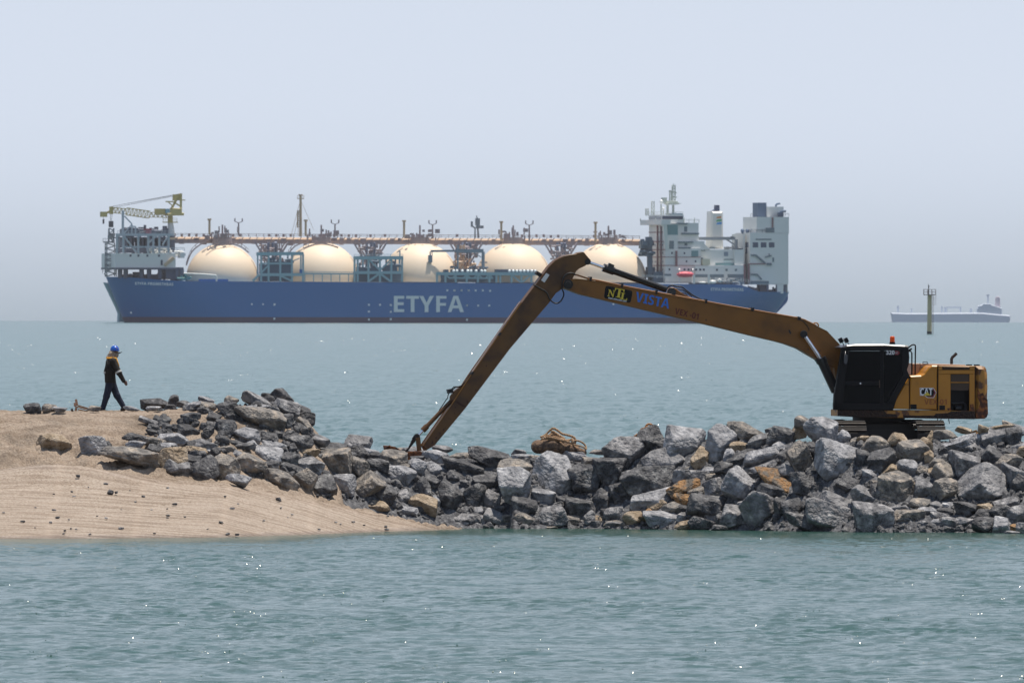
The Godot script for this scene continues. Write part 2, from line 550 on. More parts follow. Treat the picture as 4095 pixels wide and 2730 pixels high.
# height of the small stones that fill the breakwater under the boulders
func core_height(x: float, z: float) -> float:
	if x < -5.6:
		return -3.0
	var zs := minf(shore(x), lerps(x, [-5.5, -4.0, -2.0, 0.0], [-2.2, -3.6, -5.2, -5.4]) if x < 0 else shore(x))
	var crest := lerps(x, [-5.6, -4.6, 2.4, 3.6, 30.0], [1.5, 1.72, 1.72, 2.3, 2.35])
	var h := (zs - z) / 1.5 - 0.42
	h = minf(h, crest)
	if x > 3.2 and z < zs - 4.8:
		h = lerpf(h, 1.97, smooth(zs - 4.8, zs - 6.6, z) * smooth(3.2, 5.5, x))
	if z < -17.0:
		h = minf(h, 1.8 + (z + 17.0) * 0.7)
	h += 0.10 * na.get_noise_2d(x * 8.0, z * 8.0) + 0.06 * nb.get_noise_2d(x * 25.0, z * 25.0)
	return h

func land(x: float, z: float) -> float:
	return maxf(sand_height(x, z), core_height(x, z))

func height_sheet(f: Callable, x0: float, x1: float, z0: float, z1: float, dx: float, dz: float, wet_and_shaded := false) -> ArrayMesh:
	var nx := int((x1 - x0) / dx) + 1
	var nz := int((z1 - z0) / dz) + 1
	var v := PackedVector3Array()
	v.resize(nx * nz)
	for j in nz:
		for i in nx:
			var x := x0 + dx * i
			var z := z0 + dz * j
			v[j * nx + i] = Vector3(x, f.call(x, z), z)
	var c := PackedColorArray()
	if wet_and_shaded:
		# the last wave left the edge of the beach dark, and the bank has darker patches
		c.resize(v.size())
		for i in v.size():
			var p := v[i]
			var k := lerpf(0.60, 1.0, smooth(0.015, 0.11, p.y + 0.05 * na.get_noise_2d(p.x * 1.5, p.z * 3.0)))
			var bank_patch := smooth(-0.05, 0.35, na.get_noise_2d(p.x * 0.9 + 30.0, p.z * 1.2)) * smooth(1.2, 1.9, p.y)
			k *= 1.0 - 0.26 * bank_patch
			# browner bank sand, with shade of its slope put into the colour; paler beach
			var zf := lerps(p.x, [-14.0, -9.5, -7.5, -5.5, -3.8], [0.2, 0.3, -0.6, -1.8, -3.2])
			var bank := smooth(zf + 1.8, zf - 0.3, p.z + 0.5 * na.get_noise_2d(p.x * 1.2, p.z))
			k *= lerpf(1.08, 0.84, bank)
			c[i] = Color(k, k * (1.0 - 0.03 * bank), k * lerpf(1.03, 0.93, bank))
	return grid_mesh(v, nx, nz, c)

# a sheet of nx by nz points; x grows along a row, z towards the viewer from row to row
func grid_mesh(v: PackedVector3Array, nx: int, nz: int, c := PackedColorArray()) -> ArrayMesh:
	var n := PackedVector3Array()
	n.resize(nx * nz)
	var idx := PackedInt32Array()
	idx.resize((nx - 1) * (nz - 1) * 6)
	var q := 0
	for j in nz:
		var ju := maxi(j - 1, 0) * nx
		var jd := mini(j + 1, nz - 1) * nx
		for i in nx:
			var e := v[j * nx + mini(i + 1, nx - 1)] - v[j * nx + maxi(i - 1, 0)]
			n[j * nx + i] = (v[jd + i] - v[ju + i]).cross(e).normalized()
			if i < nx - 1 and j < nz - 1:
				var a := j * nx + i
				idx[q] = a; idx[q + 1] = a + 1; idx[q + 2] = a + nx
				idx[q + 3] = a + 1; idx[q + 4] = a + nx + 1; idx[q + 5] = a + nx
				q += 6
	var arr := []
	arr.resize(Mesh.ARRAY_MAX)
	arr[Mesh.ARRAY_VERTEX] = v
	arr[Mesh.ARRAY_NORMAL] = n
	arr[Mesh.ARRAY_INDEX] = idx
	if c.size():
		arr[Mesh.ARRAY_COLOR] = c
	var m := ArrayMesh.new()
	m.add_surface_from_arrays(Mesh.PRIMITIVE_TRIANGLES, arr)
	return m

var wf := FastNoiseLite.new()
var wg := FastNoiseLite.new()

# the chop: low swell, crested wind waves, and wavelets that come in gusts
func wave(x: float, z: float, dd: float) -> float:
	var u := x * 0.95 + z * 0.30
	var w := z * 0.95 - x * 0.30
	var big := wf.get_noise_2d(u * 0.05, w * 0.10)
	var gust := wg.get_noise_2d(x * 0.11 + 7.0, z * 0.035)
	var a := wf.get_noise_2d(u * 0.40 + 2.0 * big, w * 0.60)
	var b := wg.get_noise_2d(u * 1.3 + a * 0.5, w * 1.5)
	var s := wf.get_noise_2d(x * 2.6 + 40.0, z * 2.6 + x * 0.4)
	return 0.06 * big + 0.058 * (0.5 - absf(a) * 1.5) + (0.034 * b + 0.017 * s * clampf(1.6 - dd / 500.0, 0, 1)) * (0.75 + 0.6 * gust + 0.3 * a)

func calmness(x: float, z: float) -> float:
	if z <= -14.0:
		return 2.6
	return 0.08 + 0.78 * smooth(-0.5, 20.0, z - shore(x)) if z > shore(x) else 0.0

# added facets on the chop, shaped and turned to glint the sun into the lens
func build_glint_wavelets() -> void:
	var rng := RandomNumberGenerator.new()
	rng.seed = 2024
	var b := MB.new()
	var r := [Vector3(-0.5, -0.1, 0.02), Vector3(-0.2, 0.26, 0), Vector3(0.2, 0.26, 0), Vector3(0.5, -0.1, 0.02)]
	var fr := [Vector3(-0.42, -0.25, 0.45), Vector3(-0.2, -0.17, 0.5), Vector3(0.2, -0.17, 0.5), Vector3(0.42, -0.25, 0.45)]
	var bk := [Vector3(-0.42, -0.25, -0.6), Vector3(-0.2, -0.2, -0.8), Vector3(0.2, -0.2, -0.8), Vector3(0.42, -0.25, -0.6)]
	for i in 3:
		b.quad(fr[i], fr[i + 1], r[i + 1], r[i])
		b.quad(r[i], r[i + 1], bk[i + 1], bk[i])
	var where := []
	var facing := Vector3(0.124, 0.727, 0.675)  # halfway between sun and lens, so the facets mirror the sun
	var own := Vector3(0, 0.5, 0.43).normalized()
	for i in 3400:
		var near := i < 1100
		var d := rng.randf_range(236.0, 398.0) if near else 412.0 + 2400.0 * pow(rng.randf(), 1.7)
		var x := rng.randf_range(-0.04, 0.04) * d
		var z := 400.0 - d
		if calmness(x, z) < 0.35 or wg.get_noise_2d(x * 0.11 + 7.0, z * 0.035) + rng.randf_range(-0.5, 0.9) < 0.0:
			continue
		# a few of them in a row along one crest
		var row := rng.randi_range(1, 5)
		var mean := (rng.randf_range(0.012, 0.030) if near else rng.randf_range(0.02, 0.05) * (0.55 + d / 1100.0))
		for k in row:
			var xx := x + (k - row * 0.5) * mean * rng.randf_range(2.0, 5.0)
			var zz := z + rng.randf_range(-0.3, 0.3)
			var size := mean * rng.randf_range(0.5, 1.3)
			var y := calmness(xx, zz) * wave(xx, zz, d) / (1.0 + pow(d / 1500.0, 2)) + sea_drop(xx, zz)
			var turn := Basis(Quaternion(own, facing)) * Basis.from_euler(Vector3(rng.randfn() * 0.07, rng.randfn() * 0.09, rng.randfn() * 0.05))
			where.append(Transform3D(turn.scaled(Vector3.ONE * size), Vector3(xx, y + size * 0.12, zz)))
	var mm := MultiMesh.new()
	mm.transform_format = MultiMesh.TRANSFORM_3D
	mm.mesh = b.mesh()
	mm.instance_count = where.size()
	for i in where.size():
		mm.set_instance_transform(i, where[i])
	var mi := MultiMeshInstance3D.new()
	mi.name = "glint_wavelets"
	mi.multimesh = mm
	mi.material_override = M.glint_wavelet
	add_child(mi, true)
	tag(mi, "small added facets on the water turned to glint the sun towards the viewer", "", "", "stuff")

func build_sea() -> void:
	for q in [[wf, 11], [wg, 29]]:
		q[0].noise_type = FastNoiseLite.TYPE_SIMPLEX_SMOOTH
		q[0].fractal_type = FastNoiseLite.FRACTAL_NONE
		q[0].frequency = 1.0
		q[0].seed = q[1]
	var ds := []
	for d in [12500.0, 11000.0, 9800.0, 9000.0, 8200.0, 7500.0, 6800.0, 6200.0, 5600.0, 5100.0, 4600.0, 4200.0, 3800.0, 3450.0, 3100.0, 2800.0]:
		ds.append(d)
	var d := 2600.0
	while d > 412.0:
		ds.append(d)
		d -= 0.46 * pow(d / 400.0, 1.55)
	while d > 234.0:
		ds.append(d)
		d -= 0.5 if d > 400.0 else 0.175
	for e in [215.0, 150.0, 60.0, -60.0, -300.0, -1500.0]:
		ds.append(e)
	const NC := 420
	var nx := NC + 8
	var v := PackedVector3Array()
	v.resize(nx * ds.size())
	for j in ds.size():
		var dd: float = ds[j]
		var z := 400.0 - dd
		var wd := maxf(dd, 200.0)
		var half := wd * 0.053
		var zs := 0.0
		var fine := dd < 2650.0 and dd > 230.0
		var fade := 1.0 / (1.0 + pow(dd / 1500.0, 2))
		for i in nx:
			var k := i - 4
			var x := 0.0
			if k < 0:
				x = -[half * 1.15, half * 2.0 + 30.0, half * 5.0 + 400.0, half * 12.0 + 3000.0][-k - 1]
			elif k >= NC:
				x = [half * 1.15, half * 2.0 + 30.0, half * 5.0 + 400.0, half * 12.0 + 3000.0][k - NC]
			else:
				x = half * (2.0 * k / (NC - 1) - 1.0)
			var h := 0.0
			if fine and k >= 0 and k < NC:
				var calm := calmness(x, z)
				if calm > 0.0:
					h = calm * fade * wave(x, z, dd)
			v[j * nx + i] = Vector3(x, h + sea_drop(x, z), z)
	# the rough open sea and the sheltered water in front of the breakwater meet under the land
	var cut := 0
	while ds[cut] > 408.0:
		cut += 1
	single("open_sea", grid_mesh(v.slice(0, nx * (cut + 1)), nx, cut + 1), M.open_sea, "choppy blue green open sea behind the breakwater, reaching to the horizon", "", Vector3.ZERO, "", "structure")
	single("sheltered_water", grid_mesh(v.slice(nx * cut), nx, ds.size() - cut), M.sea, "grey green rippled water in front of the breakwater and beach", "", Vector3.ZERO, "", "structure")

func build_land() -> void:
	single("sand_beach", height_sheet(sand_height, -24.0, 0.8, -19.0, 24.0, 0.07, 0.09, true), M.sand, "pale tan sand beach rising to a rough bank on the left", "", Vector3.ZERO, "", "structure")
	single("breakwater_core", height_sheet(core_height, -6.0, 24.0, -22.0, 3.0, 0.09, 0.09), M.core, "dark rubble between and under the boulders of the breakwater", "", Vector3.ZERO, "", "structure")

# ---------------------------------------------------------------- boulders
# each boulder: middle, width and height as read off an enlarged part of the photograph, its turn in degrees and its stone
# stones: 0 grey, 1 dark grey, 2 pale blue grey, 3 tan, 4 rust stained, 5 brownish grey
const ROCKS_A1 := "815 165 215 145 25 1;560 195 270 155 15 0;700 195 165 115 10 1;430 130 75 70 0 0;310 200 130 85 0 5;190 185 85 55 0 1;60 195 145 65 10 2;60 255 175 75 10 5;1035 300 165 115 35 1;1050 390 165 135 10 1;860 290 255 185 25 0;950 280 85 85 30 2;1010 440 205 125 40 5;860 410 125 125 0 1;1000 490 165 115 35 1;600 390 460 210 20 5;570 280 245 65 -5 2;270 310 205 165 10 1;130 370 135 85 20 1;260 475 180 150 10 1;740 310 110 80 40 0;640 560 240 120 10 1;460 560 240 150 15 2;1155 590 240 130 10 0;990 620 240 120 5 1;840 550 80 80 0 2;235 600 100 90 0 1;430 600 100 110 0 0;60 640 205 95 10 0;330 630 180 65 0 1;510 640 95 75 0 2;710 650 265 115 5 2;820 690 105 65 0 1;90 720 265 115 10 2;270 700 175 85 0 5;440 660 165 65 0 1;620 690 145 85 0 2;1060 720 245 115 5 3"
const ROCKS_A2 := "1280 720 325 175 -5 1;1570 640 260 170 10 0;350 740 115 75 0 2;50 880 245 235 -20 1;240 880 275 245 5 5;500 850 320 215 15 5;690 760 245 165 20 2;700 860 145 115 0 1;860 800 205 145 10 1;1090 870 265 185 10 0;1340 830 305 265 -10 5;1560 880 215 215 10 5;920 900 235 135 25 1;810 1000 310 200 15 5;1050 1000 215 225 -30 5;1200 1060 285 205 -10 1;1430 1060 215 215 20 2;1670 1060 360 280 -30 5;380 1000 230 115 10 2;250 985 75 65 0 5;600 1050 125 45 0 2;1860 1140 195 195 10 1;2000 1170 155 155 0 0;1730 1250 280 95 5 3;1920 1245 135 75 0 1;2050 1295 220 75 10 2;1770 850 195 125 0 1;1990 960 290 185 10 2;1930 780 235 155 10 5;1660 710 220 75 10 2;1600 740 205 135 40 1;1750 760 135 85 0 1;2160 870 185 165 30 2;1950 1030 105 85 30 1;2010 860 185 65 0 5;1480 760 135 95 0 1;2000 700 155 55 0 5"
const ROCKS_L := "300 685 150 85 0 1;470 690 140 75 10 5;560 700 125 45 0 2;40 718 100 28 0 3;880 690 120 50 0 5;1080 700 95 35 0 1;1230 690 135 40 10 2;1340 692 120 32 5 1;1480 650 290 95 5 1;1440 690 130 40 0 2;1630 625 90 115 0 1;1560 690 120 40 0 0;1730 650 125 65 0 1;1820 665 140 80 -30 2;1400 810 190 75 25 0;1440 870 105 65 0 1;1430 915 115 55 15 1;1540 810 110 115 30 1;1590 870 135 65 20 1;1790 780 170 95 0 1;1760 900 205 105 10 1;500 1015 300 150 5 3;880 1050 250 175 5 2;1000 1030 85 65 0 1;1210 1150 490 165 10 5;1250 955 185 65 5 1;1370 980 225 55 5 1;1270 1030 175 65 5 2;1450 1010 195 85 10 5;1620 990 260 115 8 2;1470 1080 155 95 20 1;1590 1060 145 85 0 2;1870 1020 255 85 0 1;1620 1170 265 205 -30 3;1660 1250 215 155 10 0;1790 1190 175 125 0 1;1830 1100 205 95 10 3"
const ROCKS_B := "440 510 210 75 10 0;160 560 265 135 10 0;370 600 265 145 10 2;180 610 145 55 0 1;650 580 255 75 0 5;660 700 425 205 15 1;350 740 205 185 20 2;940 610 425 225 15 1;1240 545 155 65 0 0;1280 595 225 65 0 2;1420 610 145 65 0 5;1300 505 85 45 0 1;1200 690 335 145 5 5;1420 640 115 85 0 1;580 800 185 125 10 1;220 900 205 205 30 1;340 870 155 135 10 1;530 1010 250 345 0 1;670 870 95 85 0 1;930 850 325 145 -5 1;780 1000 215 235 10 1;960 1030 170 185 0 0;1190 910 325 385 -10 2;1610 760 455 405 10 2;1930 860 335 345 -5 1;1500 1020 235 175 5 2;1390 940 115 115 0 0;1300 1110 250 205 10 1;1590 1210 310 225 0 0;1140 1245 140 95 0 5;1310 1250 215 135 15 5;1290 1310 115 55 0 5;970 1220 215 175 30 0;780 1160 195 85 0 2;710 1250 285 125 0 0;900 1260 155 95 20 0;1030 1140 125 75 0 1;1400 1255 65 55 0 2;1880 1130 285 215 20 1;1700 1050 135 105 0 1;2110 1030 185 205 -20 1;1830 1265 185 115 0 5;1980 1230 115 145 0 0;2080 1250 145 85 0 3;2240 1190 205 125 0 0;2260 1290 225 65 0 0;2300 990 225 215 -20 1;1830 600 255 155 10 2;2030 650 245 105 0 5;1640 550 115 65 10 1;2080 545 205 55 0 5;230 1100 290 215 10 3;370 1000 85 75 0 5;370 1080 95 165 0 2;1330 780 85 65 0 3;1540 1335 205 45 0 5;1720 1340 135 45 0 1"
const ROCKS_C := "245 465 415 335 10 0;300 330 225 95 10 3;540 320 295 315 -30 1;885 340 405 325 10 2;680 530 455 265 5 0;1270 360 315 385 10 2;1540 240 405 215 10 5;1060 510 215 245 0 3;1450 380 185 95 -10 3;1370 480 165 155 -30 2;1680 320 255 145 -20 0;1900 290 295 225 10 1;2080 230 165 135 -10 3;2150 130 215 135 5 5;1790 210 125 65 0 1;1480 500 335 185 -35 1;1700 500 365 205 -15 2;1920 500 175 165 20 1;1680 600 335 175 -25 0;1920 390 225 115 0 2;2090 500 265 335 -15 5;2230 420 205 165 30 1;960 620 145 65 0 5;500 750 535 305 5 1;1290 610 185 135 0 1;1150 640 155 85 0 2;960 720 375 175 5 0;1210 700 195 85 0 5;1490 790 405 375 20 2;1820 690 365 175 5 4;1900 820 295 225 20 4;1990 640 225 145 10 0;2160 790 325 255 15 1;2120 690 145 105 30 1;1220 850 255 265 0 0;870 830 335 205 -20 4;1020 850 205 115 0 5;230 890 275 215 10 1;530 950 395 255 -10 2;860 940 185 135 0 4;590 1010 205 135 -20 3;490 1110 175 165 -30 4;770 1030 235 135 0 5;900 1050 145 115 0 1;160 1090 225 145 -10 0;170 1190 245 75 0 5;340 1140 205 155 0 3;50 1080 105 95 0 1;660 1150 385 175 5 2;880 1130 155 125 10 0;870 1200 175 95 0 3"
const ROCKS_C2 := "1110 1010 385 245 10 1;1390 1120 265 245 -5 0;1190 1100 205 115 -10 0;1050 1180 245 135 0 1;1640 1060 345 385 0 0;1780 900 265 245 20 1;1880 1020 125 205 0 1;2000 1030 195 205 10 1;2120 1170 345 185 20 1;2240 1000 165 145 -10 1;2290 1090 155 225 -10 1;1250 1230 155 65 0 1;1500 980 125 75 0 0;100 660 335 305 0 1;40 960 145 205 20 1"
const ROCKS_D := "220 240 335 305 20 2;460 300 135 175 20 2;410 540 465 435 5 2;80 430 125 155 20 1;590 330 115 85 0 5;680 310 165 75 5 3;800 370 285 175 10 5;1030 330 225 175 30 3;670 520 145 205 -10 1;880 560 315 285 -20 1;1190 460 325 265 15 5;1320 370 145 155 20 3;1200 300 135 45 0 4;1400 290 155 135 20 3;1530 260 235 95 5 5;1610 250 95 55 0 3;1720 210 165 75 5 3;1620 360 465 165 -25 2;1850 260 85 95 0 4;1930 200 105 95 0 3;2100 185 255 65 -10 3;2060 155 115 45 0 5;2210 150 155 75 15 5;2050 300 275 225 15 0;2230 290 185 215 10 1;2310 210 125 115 0 2;2290 400 245 115 -10 2;2320 440 95 115 0 3;1900 300 115 125 0 2;1355 510 95 165 5 3;1740 400 305 165 10 0;1730 600 315 325 0 0;2020 480 245 205 20 1;2180 560 295 175 -15 5;1560 520 135 115 0 1;1440 560 155 95 0 5;1900 790 505 425 -25 0;2240 720 225 305 -10 0;2310 780 155 245 0 1;750 690 185 125 20 2;950 640 195 135 -30 3;1130 620 225 185 20 2;1280 650 155 115 0 5;1360 660 115 105 0 3;1510 670 225 225 20 5;1010 830 365 335 5 5;1230 740 95 85 0 0;1320 820 215 195 0 0;1520 850 255 245 -15 5;550 790 315 175 10 1"
const ROCKS_D2 := "390 1000 385 275 25 0;300 1100 445 315 25 0;680 900 265 205 10 0;800 860 185 165 20 1;770 1130 395 295 10 0;1130 1130 335 155 0 5;1040 1040 235 95 0 0;1250 980 215 105 0 5;1330 1060 215 85 0 2;1440 1000 155 85 0 0;1460 1110 165 85 0 0;1570 1000 135 65 0 2;1740 1030 235 125 5 1;1540 1070 175 85 0 1;1770 1090 165 125 0 1;1950 1040 165 115 0 3;1900 1110 195 125 -10 1;1580 1190 185 125 20 0;1450 1185 145 75 0 2;1740 1190 225 115 15 0;1930 1210 225 155 0 1;2170 980 255 125 -10 0;2100 1090 225 175 -15 1;2270 1100 195 185 -20 0;2120 1210 165 175 -20 2;2260 1230 135 75 0 4;2230 1290 155 45 0 0;2330 1250 105 125 0 0;1160 1230 115 55 0 5;1290 1200 115 65 0 2;1290 1240 145 45 0 0;1410 1240 75 45 0 1;1000 1230 65 65 0 2;780 770 100 75 0 5;820 800 85 65 0 0"

var ico3 := []
var ico4 := []

func icosphere(levels: int) -> Array:
	var t := (1.0 + sqrt(5.0)) / 2.0
	var v := PackedVector3Array()
	for q in [[-1, t, 0], [1, t, 0], [-1, -t, 0], [1, -t, 0], [0, -1, t], [0, 1, t], [0, -1, -t], [0, 1, -t], [t, 0, -1], [t, 0, 1], [-t, 0, -1], [-t, 0, 1]]:
		v.append(Vector3(q[0], q[1], q[2]).normalized())
	var f := PackedInt32Array([0, 11, 5, 0, 5, 1, 0, 1, 7, 0, 7, 10, 0, 10, 11, 1, 5, 9, 5, 11, 4, 11, 10, 2, 10, 7, 6, 7, 1, 8, 3, 9, 4, 3, 4, 2, 3, 2, 6, 3, 6, 8, 3, 8, 9, 4, 9, 5, 2, 4, 11, 6, 2, 10, 8, 6, 7, 9, 8, 1])
	for l in levels:
		var g := PackedInt32Array()
		var mid := {}
		for i in range(0, f.size(), 3):
			var m := []
			for e in 3:
				var a := f[i + e]
				var b := f[i + (e + 1) % 3]
				var key := mini(a, b) * 100000 + maxi(a, b)
				if not mid.has(key):
					mid[key] = v.size()
					v.append((v[a] + v[b]).normalized())
				m.append(mid[key])
			g.append_array(PackedInt32Array([f[i], m[0], m[2], f[i + 1], m[1], m[0], f[i + 2], m[2], m[1], m[0], m[1], m[2]]))
		f = g
	return [v, f]

# a quarried block: a ball cut by planes, its edges a little rounded, its faces rough; w, h and dp are its sizes
func rock_mesh(rng: RandomNumberGenerator, w: float, h: float, dp: float, turn: float, fine: bool, top := Vector3.ZERO) -> ArrayMesh:
	var src: Array = ico4 if fine else ico3
	var dirs: PackedVector3Array = src[0]
	var f: PackedInt32Array = src[1]
	var pn := PackedVector3Array()
	var pd := PackedFloat32Array()
	var base := Basis.from_euler(Vector3(rng.randf_range(-0.5, 0.5), rng.randf_range(-0.7, 0.7), rng.randf_range(-0.35, 0.35)))
	for q in [Vector3(1, 0, 0), Vector3(-1, 0, 0), Vector3(0, 1, 0), Vector3(0, -1, 0), Vector3(0, 0, 1), Vector3(0, 0, -1)]:
		var j: Vector3 = q + Vector3(rng.randf_range(-0.4, 0.4), rng.randf_range(-0.4, 0.4), rng.randf_range(-0.4, 0.4))
		pn.append((base * j).normalized())
		pd.append(rng.randf_range(0.62, 0.8))
	for i in rng.randi_range(5, 9):
		pn.append(Vector3(rng.randfn(), rng.randfn(), rng.randfn()).normalized())
		pd.append(rng.randf_range(0.74, 1.0))
	if top != Vector3.ZERO:
		pn.append(top.normalized())
		pd.append(0.55)
	var k := 34.0 if fine else 22.0
	var v := PackedVector3Array()
	v.resize(dirs.size())
	var off := Vector3(rng.randf() * 100, rng.randf() * 100, rng.randf() * 100)
	var cr := cos(turn)
	var sr := sin(turn)
	var lo := Vector3(9, 9, 9)
	var hi := -lo
	var np := pn.size()
	for i in dirs.size():
		var d := dirs[i]
		var s := 0.0
		for p in np:
			var q := d.dot(pn[p]) / pd[p]
			if q > 0.6:
				s += pow(q, k)
		var r := pow(s, -1.0 / k) if s > 0 else 1.2
		r = minf(r, 1.25)
		var o := d * r
		var e := o * 1.6 + off
		r += 0.045 * na.get_noise_3d(e.x * 1.1, e.y * 1.1, e.z * 1.1) - 0.05 * absf(nb.get_noise_3d(e.x * 2.2, e.y * 2.2, e.z * 2.2))
		if fine:
			r += 0.022 * nc.get_noise_3d(e.x * 5.5, e.y * 5.5, e.z * 5.5)
		o = d * r * Vector3(w, h, dp)
		o = Vector3(o.x * cr - o.y * sr, o.x * sr + o.y * cr, o.z)
		v[i] = o
		lo = lo.min(o)
		hi = hi.max(o)
	# fit the outline that the viewer sees to the size that was read
	var ca := absf(cr)
	var sa := absf(sr)
	var fitted := Vector3(w * ca + h * sa, h * ca + w * sa, dp) if false else Vector3(maxf(w * ca, h * sa) * 0.8 + 0.2 * (w * ca + h * sa), maxf(h * ca, w * sa) * 0.8 + 0.2 * (h * ca + w * sa), dp)
	var sc := fitted / (hi - lo)
	var mid := (hi + lo) * 0.5
	var n := PackedVector3Array()
	n.resize(v.size())
	for i in v.size():
		v[i] = (v[i] - mid) * sc
	for i in range(0, f.size(), 3):
		var fn := (v[f[i + 1]] - v[f[i]]).cross(v[f[i + 2]] - v[f[i]])
		n[f[i]] += fn
		n[f[i + 1]] += fn
		n[f[i + 2]] += fn
	for i in n.size():
		n[i] = n[i].normalized()
	var idx := PackedInt32Array()
	idx.resize(f.size())
	for i in range(0, f.size(), 3):
		idx[i] = f[i]; idx[i + 1] = f[i + 2]; idx[i + 2] = f[i + 1]
	var arr := []
	arr.resize(Mesh.ARRAY_MAX)
	arr[Mesh.ARRAY_VERTEX] = v
	arr[Mesh.ARRAY_NORMAL] = n
	arr[Mesh.ARRAY_INDEX] = idx
	var m := ArrayMesh.new()
	m.add_surface_from_arrays(Mesh.PRIMITIVE_TRIANGLES, arr)
	return m

# where a boulder seen at a pixel lies: walk along the line of sight until it meets the slope
func on_slope(px: float, py: float) -> Array:
	var best := 0.0
	var least := 1e9
	for i in 160:
		var d := 382.0 + i * 0.22
		var p := P(px, py, d)
		var gap := p.y - land(p.x, p.z)
		if gap < 0.06:
			return [p, d]
		if gap < least:
			least = gap
			best = d
	return [P(px, py, best), best]

const STONE := ["grey", "dark grey", "pale blue grey", "tan", "rust stained", "brownish grey"]

func rock_words(r: Dictionary) -> String:
	var a: float = r.w * r.h
	var size := "huge" if a > 1.0 else "large" if a > 0.42 else "medium" if a > 0.16 else "small" if a > 0.05 else "very small"
	var form := "upright boulder" if r.h > r.w * 1.1 else "flat slab" if r.w > r.h * 2.1 else "tilted boulder" if absf(r.t) > 14 else "blocky boulder"
	var px: float = r.px
	var py: float = r.py
	var spot := ""
	if px < 560 and py < 1660:
		spot = "on the bank crest near the worker"
	elif px < 850 and py < 1700:
		spot = "on the bank crest right of the worker"
	elif px < 850 and py < 1760:
		spot = "half buried in the upper bank"
	elif px < 640:
		spot = "at the foot of the bank"
	elif px < 1290 and py < 1680:
		spot = "on the high mound"
	elif px < 1290 and py < 1790:
		spot = "on the sandy mound slope"
	elif px < 1290 and py < 1880:
		spot = "midway up above the beach"
	elif px < 1290:
		spot = "at the edge of the beach"
	elif px < 1900 and py < 1860:
		spot = "on the crest around the bucket"
	elif px < 1900 and py < 1960:
		spot = "on the slope below the bucket"
	elif px < 1900:
		spot = "at the beach tip below the bucket"
	elif px < 2450 and py < 1860:
		spot = "on the crest beside the fender"
	elif px < 2450 and py < 2010:
		spot = "on the slope below the fender"
	elif px < 2450:
		spot = "at the waterline below the fender"
	elif px < 3300 and py < 1800:
		spot = "on the crest left of the tracks"
	elif px < 3300 and py < 1940:
		spot = "mid slope left of the excavator"
	elif px < 3300 and py < 2040:
		spot = "low on the slope left of the excavator"
	elif px < 3300:
		spot = "at the waterline left of the excavator"
	elif px < 3700 and py < 1800:
		spot = "on the crest in front of the tracks"
	elif px < 3700 and py < 1990:
		spot = "on the slope below the cab"
	elif px < 3700:
		spot = "at the waterline below the cab"
	elif py < 1800:
		spot = "on the crest below the counterweight"
	elif py < 1990:
		spot = "on the slope below the counterweight"
	else:
		spot = "at the waterline below the counterweight"
	return "%s %s %s %s" % [size, STONE[r.s], form, spot]

